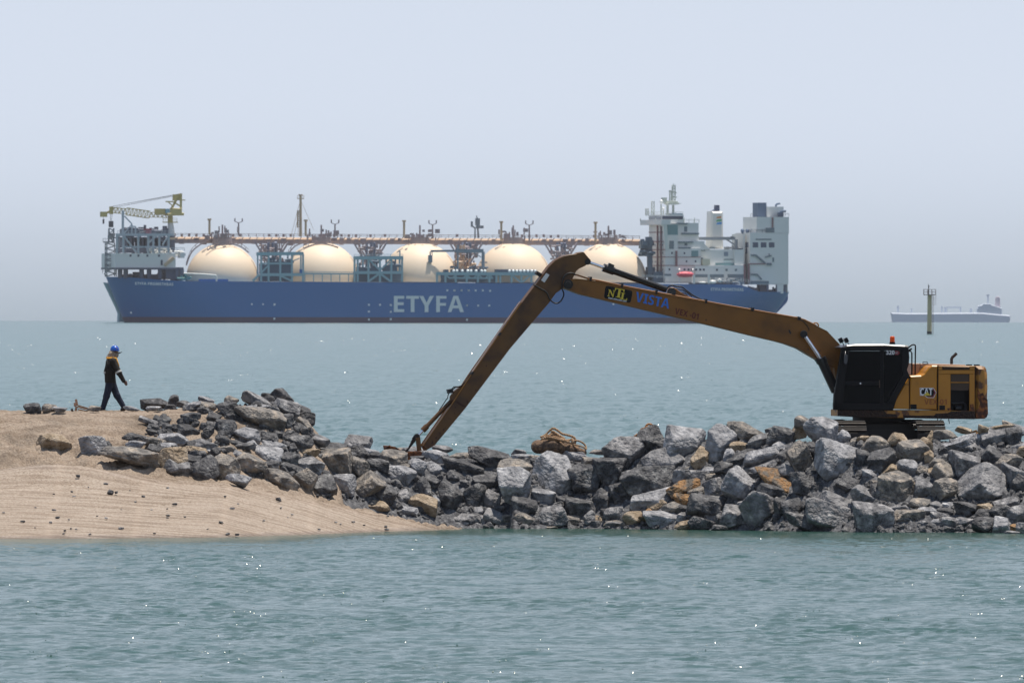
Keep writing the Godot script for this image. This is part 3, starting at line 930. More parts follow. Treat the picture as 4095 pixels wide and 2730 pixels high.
func build_rocks() -> void:
	ico3 = icosphere(3)
	ico4 = icosphere(4)
	var rng := RandomNumberGenerator.new()
	rng.seed = 4711
	var list := []
	for src in [[ROCKS_A1, 800, 1520, 0.4018, 1.05], [ROCKS_A2, 800, 1520, 0.4018, 1.05], [ROCKS_L, 0, 1340, 0.42517, 1.05], [ROCKS_B, 1600, 1600, 0.38265, 1.0], [ROCKS_C, 2400, 1640, 0.38265, 1.0], [ROCKS_C2, 2400, 1640, 0.38265, 1.0], [ROCKS_D, 3200, 1640, 0.38053, 1.0], [ROCKS_D2, 3200, 1640, 0.38053, 1.0]]:
		for line in src[0].split(";"):
			var q: PackedFloat64Array = line.split_floats(" ")
			list.append({"px": src[1] + q[0] * src[3], "py": src[2] + q[1] * src[3], "w": q[2] * src[3] / 149.0 * src[4], "h": q[3] * src[3] / 149.0 * src[4], "t": q[4], "s": int(q[5])})
	list.sort_custom(func(a, b): return a.w * a.h > b.w * b.h)
	list.resize(298)
	var count := {}
	for r in list:
		r.words = rock_words(r)
		count[r.words] = count.get(r.words, []) + [r]
	for words in count:
		var same: Array = count[words]
		if same.size() > 1:
			same.sort_custom(func(a, b): return a.px < b.px)
			for i in same.size():
				same[i].words = words + (", leftmost" if i == 0 else ", rightmost" if i == same.size() - 1 else ", %s from left" % ["", "second", "third", "fourth", "fifth", "sixth"][mini(i, 5)])
	for r in list:
		# the foot of the boulder touches the slope; the boulder stands on that spot
		var at := on_slope(r.px, r.py + r.h * 149.0 * 0.34)
		var size: float = sqrt(r.w * r.h)
		var dp: float = clampf(size * rng.randf_range(0.8, 1.15), 0.12, 1.5)
		var big: bool = size > 0.58
		# crest stones stand on the crest; those on the slope sink into it by a part of their depth
		var p := P(r.px, r.py, at[1] + dp * 0.22)
		var pale_top := Vector3(rng.randf_range(-0.35, 0.45), rng.randf_range(0.75, 1.0), rng.randf_range(0.15, 0.75)) if rng.randf() < 0.75 else Vector3.ZERO
		var m := rock_mesh(rng, r.w * 1.13, r.h * 1.15, dp, -deg_to_rad(r.t), big, pale_top)
		single("boulder", m, M.stone[r.s][rng.randi() % M.stone[r.s].size()], r.words, "boulder", p, "boulders of the breakwater")
	print("boulders ", list.size())
	# small stones wedged between the boulders, too many to tell apart
	var st := MultiMesh.new()
	st.transform_format = MultiMesh.TRANSFORM_3D
	st.mesh = rock_mesh(rng, 1, 0.8, 0.9, 0.3, false)
	var where := []
	while where.size() < 3400:
		var x := rng.randf_range(-5.4, 15.0)
		var z := lerpf(1.5, -11.0, pow(rng.randf(), 1.5))
		var y := core_height(x, z)
		if y > -0.15 and y > sand_height(x, z) - 0.1:
			var s := 0.10 + 0.28 * pow(rng.randf(), 2.0)
			where.append(Transform3D(Basis.from_euler(Vector3(rng.randf() * TAU, rng.randf() * TAU, rng.randf() * TAU)).scaled(Vector3.ONE * s), Vector3(x, y - s * 0.12, z)))
	while where.size() < 4000:
		var x := rng.randf_range(-9.6, -4.8)
		var z := rng.randf_range(-6.5, lerpf(-0.6, -3.0, (x + 9.6) / 4.8))
		if na.get_noise_2d(x * 1.3 + 50.0, z * 1.3) < lerpf(0.12, -0.25, (x + 9.6) / 4.8):
			continue
		var s := 0.08 + 0.30 * pow(rng.randf(), 2.0)
		where.append(Transform3D(Basis.from_euler(Vector3(rng.randf() * TAU, rng.randf() * TAU, rng.randf() * TAU)).scaled(Vector3.ONE * s), Vector3(x, sand_height(x, z) + s * 0.05, z)))
	st.instance_count = where.size()
	for i in where.size():
		st.set_instance_transform(i, where[i])
	var mi := MultiMeshInstance3D.new()
	mi.name = "rubble"
	mi.multimesh = st
	mi.material_override = M.stone[1][1]
	add_child(mi, true)
	tag(mi, "small broken stones wedged between the boulders of the breakwater", "rubble", "", "stuff")
	# stones lying on the beach
	var spots := [[440, 1970, 28, 22], [463, 1972, 14, 12], [1113, 2000, 24, 18], [310, 1906, 18, 12]]
	for s in spots:
		var at := on_slope(s[0], s[1])
		single("beach_stone", rock_mesh(rng, s[2] / 150.0, s[3] / 150.0, 0.12, 0, false), M.stone[1][0], {440: "largest dark stone lying alone on the beach", 463: "small grey stone right beside the largest beach stone", 1113: "dark pointed stone on the beach below the high mound", 310: "dark stone on the beach below the half buried tan boulder"}[s[0]], "stone", at[0] + Vector3(0, 0.02, 0), "")
	for i in 74:
		var px := rng.randf_range(10, 1780)
		var py := lerpf(1925, 2140, rng.randf())
		var edge := lerps(px, [0, 900, 1200, 1500, 1790], [1905, 1935, 2000, 2030, 2075])
		if py < edge + 12 or (px > 1200 and py > 2120):
			continue
		var at := on_slope(px, py)
		if at[0].y < 0.05:
			continue
		var s := rng.randf_range(0.035, 0.085)
		single("pebble", rock_mesh(rng, s * rng.randf_range(1.0, 2.0), s * 0.8, s * 1.3, 0, false), M.stone[rng.randi() % 2][0], "small dark pebble lying on the smooth sand of the beach", "pebble", at[0], "pebbles scattered over the beach")

# ---------------------------------------------------------------- excavator
const YAW := 0.18             # the upper carriage is turned a little towards the viewer

func L(px: float, py: float, z := 0.0) -> Vector3:
	return Vector3(((px - 3515.0) / KE - z * sin(YAW)) / cos(YAW), (1812.0 - py) / KE, z)

func c5(x: float, y: float, z := 0.0) -> Vector3:
	return L(3180.0 + 0.38903 * x, 1300.0 + 0.38898 * y, z)
func c6(x: float, y: float, z := 0.0) -> Vector3:
	return L(2050.0 + 0.38271 * x, 960.0 + 0.38265 * y, z)
func c7(x: float, y: float, z := 0.0) -> Vector3:
	return L(2700.0 + 0.34014 * x, 1080.0 + 0.34014 * y, z)
func c3(x: float, y: float, z := 0.0) -> Vector3:
	return L(1800.0 + 0.34014 * x, 820.0 + 0.34014 * y, z)
func c8(x: float, y: float, z := 0.0) -> Vector3:
	return L(1600.0 + 0.40816 * x, 1200.0 + 0.40816 * y, z)

func poly(f: Callable, z: float, xy: Array) -> Array:
	var r := []
	for i in range(0, xy.size(), 2):
		r.append(f.call(xy[i], xy[i + 1], z))
	return r

func lettering(parent: Node3D, called: String, text: String, font_: Font, at: Vector3, along: Vector2, width: float, height: float, m: Material, turn: Transform3D, slant := 0.0) -> void:
	var t := TextMesh.new()
	t.text = text
	t.font = font_
	t.font_size = 96
	t.pixel_size = 0.01
	t.depth = 0.4
	t.curve_step = 2.0
	var box := t.get_aabb()
	var x := Vector3(along.x, along.y, 0).normalized()
	var y := Vector3(-x.y, x.x, 0) + x * slant
	var b := Basis(x * (width / box.size.x), y * (height / box.size.y), Vector3(0, 0, 0.01))
	# the letters are set down point by point so that their node keeps a plain transform
	var st := SurfaceTool.new()
	var src := t.get_mesh_arrays() if t.has_method("get_mesh_arrays") else t.surface_get_arrays(0)
	var am := ArrayMesh.new()
	var c := box.get_center()
	var vs: PackedVector3Array = src[Mesh.ARRAY_VERTEX]
	var ns: PackedVector3Array = src[Mesh.ARRAY_NORMAL]
	for i in vs.size():
		vs[i] = b * (vs[i] - c)
		ns[i] = (b.inverse().transposed() * ns[i]).normalized()
	var arr := []
	arr.resize(Mesh.ARRAY_MAX)
	arr[Mesh.ARRAY_VERTEX] = vs
	arr[Mesh.ARRAY_NORMAL] = ns
	arr[Mesh.ARRAY_INDEX] = src[Mesh.ARRAY_INDEX]
	am.add_surface_from_arrays(Mesh.PRIMITIVE_TRIANGLES, arr)
	var o := part(parent, called, am, m)
	o.transform = turn * Transform3D(Basis(), at)

func font(names: String, weight := 400) -> SystemFont:
	var f := SystemFont.new()
	f.font_names = PackedStringArray([names])
	f.font_weight = weight
	return f

func build_excavator() -> void:
	var base := P(3515, 1812, 412.5)
	var ex := thing("excavator", "yellow long reach excavator with black cab and rusty counterweight standing on the breakwater", "excavator", base)
	var U := Transform3D(Basis(Vector3.UP, YAW))
	var I := Transform3D()
	var mb := func(t := U) -> MB:
		var b := MB.new()
		b.T = t
		return b
	var sans := font("Droid Sans", 700)
	var serif := font("Droid Serif", 700)
	var b: MB

	# undercarriage, its tracks running almost towards the viewer
	var turn := Basis(Vector3.UP, deg_to_rad(90.0 - 9.0 + 180.0))
	b = mb.call(Transform3D(Basis(Vector3.UP, deg_to_rad(9.0))))
	b.prism([Vector2(-0.95, 0.45), Vector2(0.95, 0.45), Vector2(0.8, 0.86), Vector2(-0.8, 0.86)], -0.8, 0.8, 0.05)
	b.box(Vector3(0, 0.5, 0.75), Vector3(2.1, 0.3, 0.4)); b.box(Vector3(0, 0.5, -0.75), Vector3(2.1, 0.3, 0.4))
	part(ex, "car_body", b, M.grease)
	var shoe := MB.new()
	shoe.box(Vector3(0, 0.02, 0), Vector3(0.79, 0.03, 0.165))
	shoe.box(Vector3(0, 0.05, -0.055), Vector3(0.79, 0.045, 0.022)); shoe.box(Vector3(0, 0.045, 0.0), Vector3(0.79, 0.03, 0.02)); shoe.box(Vector3(0, 0.05, 0.055), Vector3(0.79, 0.045, 0.022))
	var shoe_mesh := shoe.mesh()
	for s in [-1.0, 1.0]:
		var T := Transform3D(Basis(Vector3.UP, deg_to_rad(9.0)), Basis(Vector3.UP, deg_to_rad(9.0)) * Vector3(1.1 * s, 0, 0))
		b = mb.call(T)
		b.box(Vector3(0, 0.44, 0), Vector3(0.34, 0.36, 2.9))
		for i in 7:
			b.cyl(Vector3(-0.2, 0.2, -1.2 + 0.4 * i), Vector3(0.2, 0.2, -1.2 + 0.4 * i), 0.11, 0.11, 12)
		b.cyl(Vector3(-0.16, 0.45, 1.62), Vector3(0.16, 0.45, 1.62), 0.33, 0.33, 20)
		b.cyl(Vector3(-0.16, 0.45, -1.62), Vector3(0.16, 0.45, -1.62), 0.33, 0.33, 20)
		var tr := part(ex, "track", b, M.grease)
		# the chain of shoes round the frame
		var run := 3.24
		var arc := PI * 0.40
		var total := 2 * run + 2 * arc
		var nsh := 45
		for i in nsh:
			var q := total * i / nsh
			var pos: Vector3
			var ang: float
			if q < run:
				pos = Vector3(0, 0.85, 1.62 - q); ang = 0.0
				pos.y -= 0.05 * sin(PI * q / run)
			elif q < run + arc:
				var a := (q - run) / 0.40
				pos = Vector3(0, 0.45 + 0.40 * cos(a), -1.62 - 0.40 * sin(a)); ang = -a
			elif q < 2 * run + arc:
				pos = Vector3(0, 0.05, -1.62 + (q - run - arc)); ang = PI
			else:
				var a := (q - 2 * run - arc) / 0.40
				pos = Vector3(0, 0.45 - 0.40 * cos(a), 1.62 + 0.40 * sin(a)); ang = PI - a
			var o := part(tr, "track_shoe", shoe_mesh, M.track_steel)
			o.transform = T * Transform3D(Basis(Vector3.RIGHT, ang), pos)
	b = mb.call()
	b.cyl(Vector3(0, 0.80, 0), Vector3(0, 0.98, 0), 0.62, 0.62, 40)
	b.cyl(Vector3(0, 0.90, 0), Vector3(0, 1.02, 0), 0.72, 0.72, 40)
	part(ex, "turntable", b, M.grease)

	# revolving frame
	b = mb.call()
	b.prism(poly(c5, 1.3, [900, 868, 1840, 877, 1840, 958, 1100, 950, 900, 946]), -1.3, 1.3, 0.02)
	b.prism(poly(c5, 1.3, [430, 864, 905, 868, 905, 945, 600, 940, 430, 930]), 0.3, 1.3, 0.02)
	b.prism(poly(c5, 0.3, [560, 870, 905, 868, 905, 945, 600, 940, 560, 935]), -1.2, 0.3, 0.02)
	part(ex, "revolving_frame", b, M.rusty_yellow)
	b = mb.call()
	b.prism(poly(c5, 1.31, [428, 862, 900, 866, 930, 905, 1030, 910, 1045, 945, 600, 941, 428, 931]), 1.29, 1.315, 0.004)
	b.prism(poly(c5, 1.31, [1100, 918, 1200, 925, 1420, 925, 1440, 905, 1560, 900, 1600, 880, 1838, 880, 1838, 962, 1105, 952]), 1.29, 1.313, 0.004)
	part(ex, "mud_crust", b, M.mud)
	b = mb.call()
	for q in [[1458, 955, 1465, 1005], [1500, 955, 1485, 985], [1572, 955, 1582, 1008]]:
		b.tube([c5(q[0], q[1], 1.0), c5(q[2], q[3], 1.0)], 0.012, 5)
	part(ex, "drain_hose", b, M.rubber)

	# engine covers, counterweight
	b = mb.call()
	b.prism(poly(c5, 1.3, [1172, 517, 1285, 511, 1318, 492, 1335, 465, 1365, 428, 1397, 409, 1458, 409, 1454, 866, 1170, 862]), -1.28, 1.3, 0.035)
	part(ex, "engine_cover", b, M.yellow, "front engine cover with a raised step")
	b = mb.call()
	b.prism(poly(c5, 1.3, [1160, 540, 1166, 861, 1003, 858, 1012, 788, 1115, 605]), 0.45, 1.3, 0.02)
	part(ex, "engine_cover", b, M.yellow, "slanted yellow panel behind the cab")
	# rear side door as frame pieces round its openings
	b = mb.call()
	for q in [[1464, 411, 1838, 416, 1838, 424, 1464, 422], [1464, 424, 1503, 424, 1503, 456, 1464, 456], [1788, 424, 1838, 424, 1838, 456, 1788, 456], [1464, 458, 1838, 458, 1838, 498, 1464, 498], [1464, 500, 1590, 500, 1590, 875, 1464, 872], [1786, 500, 1838, 500, 1838, 877, 1786, 876]]:
		b.prism(poly(c5, 1.3, q), 1.24, 1.3, 0.006)
	b.prism(poly(c5, 1.22, [1464, 411, 1838, 416, 1838, 450, 1464, 450]), -1.28, 1.235, 0.03)
	part(ex, "side_door", b, M.yellow)
	b = mb.call()
	b.prism(poly(c5, 1.2, [1464, 440, 1838, 440, 1838, 872, 1464, 870]), -1.28, 1.0, 0.0)
	part(ex, "engine_bay", b, M.black)
	b = mb.call()
	for i in 5:
		b.prism(poly(c5, 1.27, [1505, 426 + i * 6, 1786, 427 + i * 6, 1786, 430 + i * 6, 1505, 429 + i * 6]), 1.235, 1.285)
	part(ex, "vent_slat", b, M.grille)
	b = mb.call()
	b.prism(poly(c5, 1.27, [1592, 502, 1784, 502, 1784, 580, 1592, 580]), 1.22, 1.262)
	b.prism(poly(c5, 1.27, [1592, 590, 1784, 590, 1780, 665, 1720, 668, 1592, 664]), 1.22, 1.262)
	part(ex, "grille", b, M.grille)
	b = mb.call()
	b.prism(poly(c5, 1.28, [1590, 580, 1786, 580, 1786, 590, 1590, 590]), 1.25, 1.296)
	part(ex, "grille_bar", b, M.yellow)
	b = mb.call()
	b.tube([c5(1600, 800, 1.1), c5(1720, 795, 1.1), c5(1745, 812, 1.1), c5(1748, 870, 1.1)], 0.035, 8)
	b.cyl(c5(1640, 850, 1.1), c5(1700, 850, 1.1), 0.07, 0.07, 12)
	part(ex, "engine_hose", b, M.rubber)
	for q in [[1176, 810, 1240, 862], [1474, 820, 1532, 868]]:
		b = mb.call()
		b.prism(poly(c5, 1.3, [q[0], q[1], q[2], q[1], q[2], q[3], q[0], q[3]]), 1.29, 1.306)
		part(ex, "door_latch", b, M.black)
	b = mb.call()
	b.prism(poly(c5, 1.25, [1850, 417, 1925, 416, 1950, 425, 1965, 450, 1974, 500, 1978, 640, 1974, 760, 1980, 830, 1979, 905, 1968, 940, 1945, 958, 1848, 960]), -1.25, 1.25, 0.09)
	part(ex, "counterweight", b, M.rusty_yellow)
	b = mb.call()
	b.prism(poly(c5, 1.25, [1868, 650, 1900, 700, 1925, 690, 1945, 740, 1972, 760, 1978, 905, 1966, 940, 1944, 956, 1852, 957, 1854, 880, 1880, 850, 1895, 800, 1872, 740]), 1.22, 1.254, 0.002)
	part(ex, "rust_patch", b, M.rust)
	b = mb.call()
	b.prism(poly(c5, 1.3, [1790, 810, 1825, 805, 1834, 860, 1836, 876, 1788, 876]), 1.29, 1.304, 0.001)
	b.prism(poly(c5, 1.3, [1555, 850, 1590, 845, 1600, 872, 1560, 872]), 1.29, 1.304, 0.001)
	part(ex, "rust_patch", b, M.rust)
	for q in [[1760, 404, 1815, 410], [1845, 408, 1890, 412]]:
		b = mb.call()
		b.cyl(c5((q[0] + q[2]) / 2, 415, 0.7), c5((q[0] + q[2]) / 2, 402, 0.7), 0.09, 0.08, 16)
		part(ex, "filler_cap", b, M.black)
	b = mb.call()
	var pe := c5(1612, 400, 0.2)
	b.tube([pe, pe + Vector3(0, 0.14, 0), pe + Vector3(0.02, 0.19, 0), pe + Vector3(0.07, 0.23, 0), pe + Vector3(0.14, 0.30, 0)], 0.042, 14)
	part(ex, "exhaust_pipe", b, M.soot)
	b = mb.call()
	b.prism(poly(c5, 0.5, [1205, 392, 1278, 391, 1282, 506, 1210, 508]), -0.7, 0.5, 0.01)
	b.prism(poly(c5, 0.5, [1286, 393, 1380, 396, 1330, 460, 1300, 505, 1288, 506]), -0.7, 0.5, 0.01)
	b.prism(poly(c5, 0.6, [1370, 393, 1750, 404, 1750, 420, 1360, 420]), -1.0, 0.6, 0.008)
	part(ex, "tool_box", b, M.tan_paint)
	b = mb.call()
	b.tube([c5(1312, 392, 0.5), c5(1312, 376, 0.5), c5(1358, 376, 0.5), c5(1358, 394, 0.5)], 0.012, 6)
	b.tube([c5(1290, 430, 0.55), c5(1330, 436, 0.55), c5(1340, 460, 0.55)], 0.012, 6)
	part(ex, "hood_handle", b, M.black)
	b = mb.call()
	b.tube([c5(1152, 235, 1.1), c5(1165, 222, 1.1), c5(1190, 203, 1.1), c5(1210, 198, 1.1), c5(1226, 203, 1.1), c5(1229, 220, 1.1), c5(1226, 508, 1.1)], 0.02, 8)
	b.tube([c5(1150, 270, 1.1), c5(1178, 262, 1.1), c5(1192, 285, 1.1), c5(1192, 508, 1.1)], 0.02, 8)
	b.tube([c5(1160, 255, 1.1), c5(1192, 240, 1.1)], 0.025, 6)
	part(ex, "handrail", b, M.black)

	# cab
	var cab := part(ex, "cab", null_cab(mb), M.black)
	for z in [1.33, 0.42]:
		for q in [[540, 265, 866, 265, 864, 573, 502, 573], [497, 617, 864, 617, 862, 798, 478, 798], [907, 265, 1083, 265, 1092, 500, 960, 720, 930, 798, 897, 798]]:
			b = mb.call()
			b.prism(poly(c5, z, q), z - 0.004, z + 0.004)
			part(cab, "window_pane", b, M.cab_glass)
	b = mb.call()
	b.quad(c5(410, 640, 1.28), c5(478, 232, 1.28), c5(478, 232, 0.45) + Vector3(-0.0, 0, 0), c5(410, 640, 0.45))
	b.quad(c5(392, 840, 1.28), c5(410, 645, 1.28), c5(410, 645, 0.45), c5(392, 840, 0.45))
	part(cab, "windscreen", b, M.windscreen)
	b = mb.call()
	b.prism(poly(c5, 1.38, [465, 226, 520, 203, 600, 196, 900, 194, 1120, 206, 1155, 212, 1160, 224, 1150, 232, 480, 236]), 0.37, 1.38, 0.03)
	part(cab, "roof", b, M.roof)
	b = mb.call()
	b.prism(poly(c5, 1.0, [820, 640, 880, 630, 900, 420, 925, 415, 935, 640, 925, 760, 830, 760]), 0.65, 1.1, 0.04)
	b.prism(poly(c5, 1.0, [895, 330, 930, 330, 935, 408, 898, 412]), 0.75, 1.0, 0.03)
	part(cab, "seat", b, M.black)
	b = mb.call()
	b.prism(poly(c5, 1.0, [560, 690, 600, 640, 620, 700, 640, 798, 555, 798]), 0.6, 0.9, 0.02)
	b.tube([c5(600, 660, 0.9), c5(590, 560, 0.9)], 0.02)
	part(cab, "control_console", b, M.grille)
	b = mb.call()
	b.prism(poly(c5, 1.4, [486, 310, 500, 300, 522, 308, 526, 360, 518, 400, 492, 408, 482, 385]), 1.42, 1.50, 0.02)
	b.tube([c5(500, 300, 1.46), c5(505, 262, 1.36)], 0.014)
	part(cab, "mirror", b, M.mirror_shell)
	b = mb.call()
	b.tube([c5(856, 560, 1.37), c5(858, 640, 1.37)], 0.012)
	part(cab, "door_handle", b, M.grille)
	b = mb.call()
	b.cyl(c5(660, 595, 1.345), c5(660, 595, 1.36), 0.02, 0.02, 10)
	part(cab, "door_lock", b, M.chrome)
	b = mb.call()
	b.box(c5(740, 404, 0.50), Vector3(0.19, 0.045, 0.02))
	part(cab, "small_patch", b, M.pale_green)  # pale strip put in to look like sea seen through the cab
	b = mb.call()
	b.cyl(c5(992, 196, 0.9), c5(992, 172, 0.9), 0.085, 0.075, 20)
	part(ex, "beacon_base", b, M.black)
	b = mb.call()
	b.cyl(c5(992, 174, 0.9), c5(992, 122, 0.9), 0.07, 0.064, 24, false)
	b.ball(c5(992, 122, 0.9), Vector3(0.064, 0.03, 0.064), 24, 0.0, PI / 2)
	part(ex, "beacon", b, M.amber)
	for q in [[460, 155, 1.1], [518, 155, 0.75]]:
		b = mb.call()
		var p := c5(q[0], q[1], q[2])
		b.box(p, Vector3(0.10, 0.13, 0.13), Basis(Vector3.BACK, 0.5))
		b.tube([p + Vector3(0.03, -0.04, 0), p + Vector3(0.07, -0.10, 0), p + Vector3(0.07, -0.2, 0)], 0.012)
		var wl := part(ex, "work_light", b, M.black)
		var lens_ := mb.call()
		lens_.box(p + Vector3(-0.052, 0.02, 0).rotated(Vector3.BACK, 0.2), Vector3(0.01, 0.10, 0.10), Basis(Vector3.BACK, 0.5))
		part(wl, "lens", lens_, M.chrome)

	# boom
	var W := 0.27
	b = mb.call()
	var boom := []
	boom.append_array(poly(c6, W, [538, 432, 575, 420, 620, 414, 790, 426, 1130, 491, 1640, 586, 2221, 692]))
	boom.append_array(poly(c7, W, [1500, 582, 1620, 642, 1780, 722, 1950, 902, 2080, 1060]))
	boom.append_array(poly(c5, W, [640, 720, 560, 760, 430, 640]))
	boom.append_array(poly(c7, W, [1866, 1150, 1740, 1090, 1620, 1022, 1450, 922, 1300, 868, 1200, 841, 900, 771, 450, 661]))
	boom.append_array(poly(c6, W, [1100, 666, 750, 581, 720, 576, 560, 516, 522, 500, 512, 465]))
	b.prism(boom, -W, W, 0.012)
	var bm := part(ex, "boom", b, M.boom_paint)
	# flanges that stand proud along the edges
	b = mb.call()
	var top := poly(c6, W, [640, 412, 790, 423, 1130, 488, 1640, 583, 2221, 689]) + poly(c7, W, [1500, 579, 1620, 639, 1780, 719, 1950, 899])
	for i in top.size() - 1:
		for z in [-1.0, 1.0]:
			b.beam(top[i] + Vector3(0, 0, -W + z * W), top[i + 1] + Vector3(0, 0, -W + z * W), 0.03, 0.02)
	part(bm, "flange", b, M.boom_edge)
	b = mb.call()
	b.cyl(c6(575, 467, -W - 0.05), c6(575, 467, W + 0.06), 0.135, 0.135, 28)
	b.cyl(c6(575, 467, W + 0.05), c6(575, 467, W + 0.085), 0.09, 0.08, 20)
	part(bm, "pivot_pin", b, M.grease)
	b = mb.call()
	b.cyl(c7(1507, 752, W), c7(1507, 752, W + 0.22), 0.105, 0.095, 24)
	part(bm, "pivot_pin", b, M.grease)
	b = mb.call()
	b.prism(poly(c6, 0.12, [1618, 590, 1622, 540, 1640, 498, 1672, 496, 1700, 512, 1750, 548, 1865, 606, 1860, 628]), -0.16, 0.16, 0.015)
	part(bm, "cylinder_bracket", b, M.boom_paint)
	b = mb.call()
	b.tube(poly(c7, 0.1, [1615, 634, 1640, 620, 1665, 622, 1680, 640, 1682, 664]), 0.022, 6)
	part(bm, "lifting_eye", b, M.boom_edge)
	b = mb.call()
	var pipe := poly(c6, 0.2, [660, 366, 800, 412, 880, 424, 1130, 478, 1640, 573, 2221, 680]) + poly(c7, 0.2, [1440, 560, 1520, 585, 1660, 652])
	b.tube(pipe, 0.021, 6)
	b.tube(pipe.map(func(p): return p + Vector3(0, 0.0, -0.12)), 0.021, 6)
	b.tube(pipe.slice(2).map(func(p): return p + Vector3(0, 0.0, -0.3)), 0.021, 6)
	part(bm, "hydraulic_pipe", b, M.boom_pipe)
	b = mb.call()
	for q in [[800, 410], [1128, 478], [1486, 545], [2005, 640]]:
		b.box(c6(q[0], q[1], 0.12), Vector3(0.05, 0.11, 0.4), Basis(Vector3.BACK, -0.18))
	for q in [[890, 462], [1440, 568]]:
		b.box(c7(q[0], q[1], 0.12), Vector3(0.08, 0.09, 0.4), Basis(Vector3.BACK, -0.2))
	part(bm, "pipe_clamp", b, M.grease)
	b = mb.call()
	b.tube(poly(c7, W + 0.01, [1465, 585, 1500, 600, 1545, 650, 1570, 690, 1565, 712]), 0.012, 5)
	part(bm, "grease_line", b, M.rubber)
	b = mb.call()
	b.prism(poly(c7, W, [1325, 705, 1340, 700, 1360, 740, 1352, 755, 1335, 735]), W - 0.01, W + 0.012)
	for q in [[1560, 932], [1697, 945], [357, 588]]:
		b.cyl(c7(q[0], q[1], W), c7(q[0], q[1], W + 0.012), 0.02, 0.02, 8)
	part(bm, "scuff", b, M.soot)
	# signs on the boom
	b = mb.call()
	var rr := []
	var corners := poly(c6, W, [967, 478, 1249, 533, 1226, 663, 946, 611])
	for i in 4:
		var a: Vector3 = corners[(i + 3) % 4]
		var m0: Vector3 = corners[i]
		var d: Vector3 = corners[(i + 1) % 4]
		var u0 := m0 + (a - m0).normalized() * 0.06
		var u1 := m0 + (d - m0).normalized() * 0.06
		rr.append_array([u0, m0 + (u0 - m0) * 0.3 + (u1 - m0) * 0.3, u1])
	b.prism(rr, W, W + 0.005)
	var sign_ := part(bm, "sign_panel", b, M.black)
	var dir := Vector2(1, -0.195)
	lettering(sign_, "lettering", "N", serif, c6(1026, 561, W + 0.008), dir, 0.20, 0.185, M.sign_yellow, U)
	lettering(sign_, "lettering", "T", serif, c6(1107, 558, W + 0.008), dir, 0.27, 0.245, M.sign_yellow, U)
	lettering(sign_, "lettering", "L", serif, c6(1158, 592, W + 0.0085), dir, 0.20, 0.185, M.sign_yellow, U)
	lettering(sign_, "lettering", "www.ntlmaster.com", sans, c6(1088, 624, W + 0.008), dir, 0.52, 0.05, M.white, U)
	lettering(bm, "lettering", "VISTA", sans, c6(1457, 632, W + 0.004), Vector2(1, -0.215), 0.965, 0.27, M.sign_blue, U, -0.05)
	lettering(bm, "lettering", "VEX -01", sans, c6(1815, 772, W + 0.004), Vector2(1, -0.245), 0.68, 0.17, M.stencil_red, U, -0.05)
	# stick
	var S := 0.21
	b = mb.call()
	var stick := []
	stick.append_array(poly(c3, S, [1548, 556, 1500, 566, 1478, 580, 1400, 590, 1340, 602, 1285, 625, 1230, 657, 1188, 697, 1150, 737, 1090, 820]))
	stick.append_array(poly(c8, S, [1190, 30, 955, 368, 700, 732, 520, 1010, 232, 1425, 258, 1472, 345, 1418, 640, 1062, 1075, 480, 1455, 33]))
	stick.append_array(poly(c3, S, [1240, 1040, 1275, 1018, 1310, 990, 1400, 945, 1430, 880, 1452, 835, 1475, 785, 1510, 755, 1580, 722, 1640, 680, 1648, 655, 1600, 600, 1570, 562]))
	b.prism(stick, -S, S, 0.012)
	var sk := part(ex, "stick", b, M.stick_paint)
	b = mb.call()
	var edge := poly(c8, S, [1186, 30, 951, 368, 696, 732, 516, 1010, 228, 1425])
	for i in edge.size() - 1:
		for z in [-1.0, 1.0]:
			b.beam(edge[i] + Vector3(0, 0, -S + z * S), edge[i + 1] + Vector3(0, 0, -S + z * S), 0.03, 0.02)
	part(sk, "flange", b, M.boom_edge)
	b = mb.call()
	b.cyl(c3(1612, 672, -S - 0.03), c3(1612, 672, S + 0.03), 0.085, 0.085, 20)
	part(sk, "pivot_pin", b, M.grease)
	b = mb.call()
	b.prism(poly(c3, 0.1, [1022, 782, 1090, 822, 1070, 856, 1004, 812]), -0.16, 0.12, 0.01)
	part(sk, "bump_stop", b, M.soot)
	b = mb.call()
	b.prism(poly(c3, S, [1125, 805, 1163, 828, 1105, 918, 1064, 890]), S, S + 0.004)
	part(sk, "label_plate", b, M.plate)
	b = mb.call()
	b.prism(poly(c8, 0.12, [664, 818, 600, 845, 530, 895, 503, 950, 500, 985, 530, 1000, 560, 975]), -0.14, 0.14, 0.012)
	part(sk, "cylinder_bracket", b, M.stick_paint)
	b = mb.call()
	for o in [0.12, 0.0]:
		b.tube(poly(c8, o, [1176, 18, 960, 330, 702, 712]), 0.02, 6)
	part(sk, "hydraulic_pipe", b, M.steel_pipe)
	b = mb.call()
	for o in [0.14, 0.02]:
		b.tube(poly(c8, o, [700, 705, 650, 790, 610, 835, 570, 850, 530, 850, 500, 880, 500, 900]), 0.017, 6)
	b.tube(poly(c8, 0.12, [702, 730, 640, 810, 590, 850, 545, 855, 515, 880]), 0.017, 6)
	b.tube(poly(c8, 0.12, [490, 900, 472, 930, 468, 960, 455, 975, 385, 1080]), 0.014, 6)
	part(sk, "hydraulic_hose", b, M.rubber)
	b = mb.call()
	for q in [[968, 338], [702, 718]]:
		b.box(c8(q[0], q[1], 0.1), Vector3(0.1, 0.05, 0.3), Basis(Vector3.BACK, 0.96))
	b.box(c8(490, 892, 0.08), Vector3(0.14, 0.11, 0.26), Basis(Vector3.BACK, 0.2))
	part(sk, "pipe_clamp", b, M.grease)
	b = mb.call()
	b.prism(poly(c8, S, [545, 1000, 560, 990, 640, 1040, 650, 1052, 600, 1035]), S - 0.01, S + 0.015)
	part(sk, "weld_plate", b, M.rust_dark)
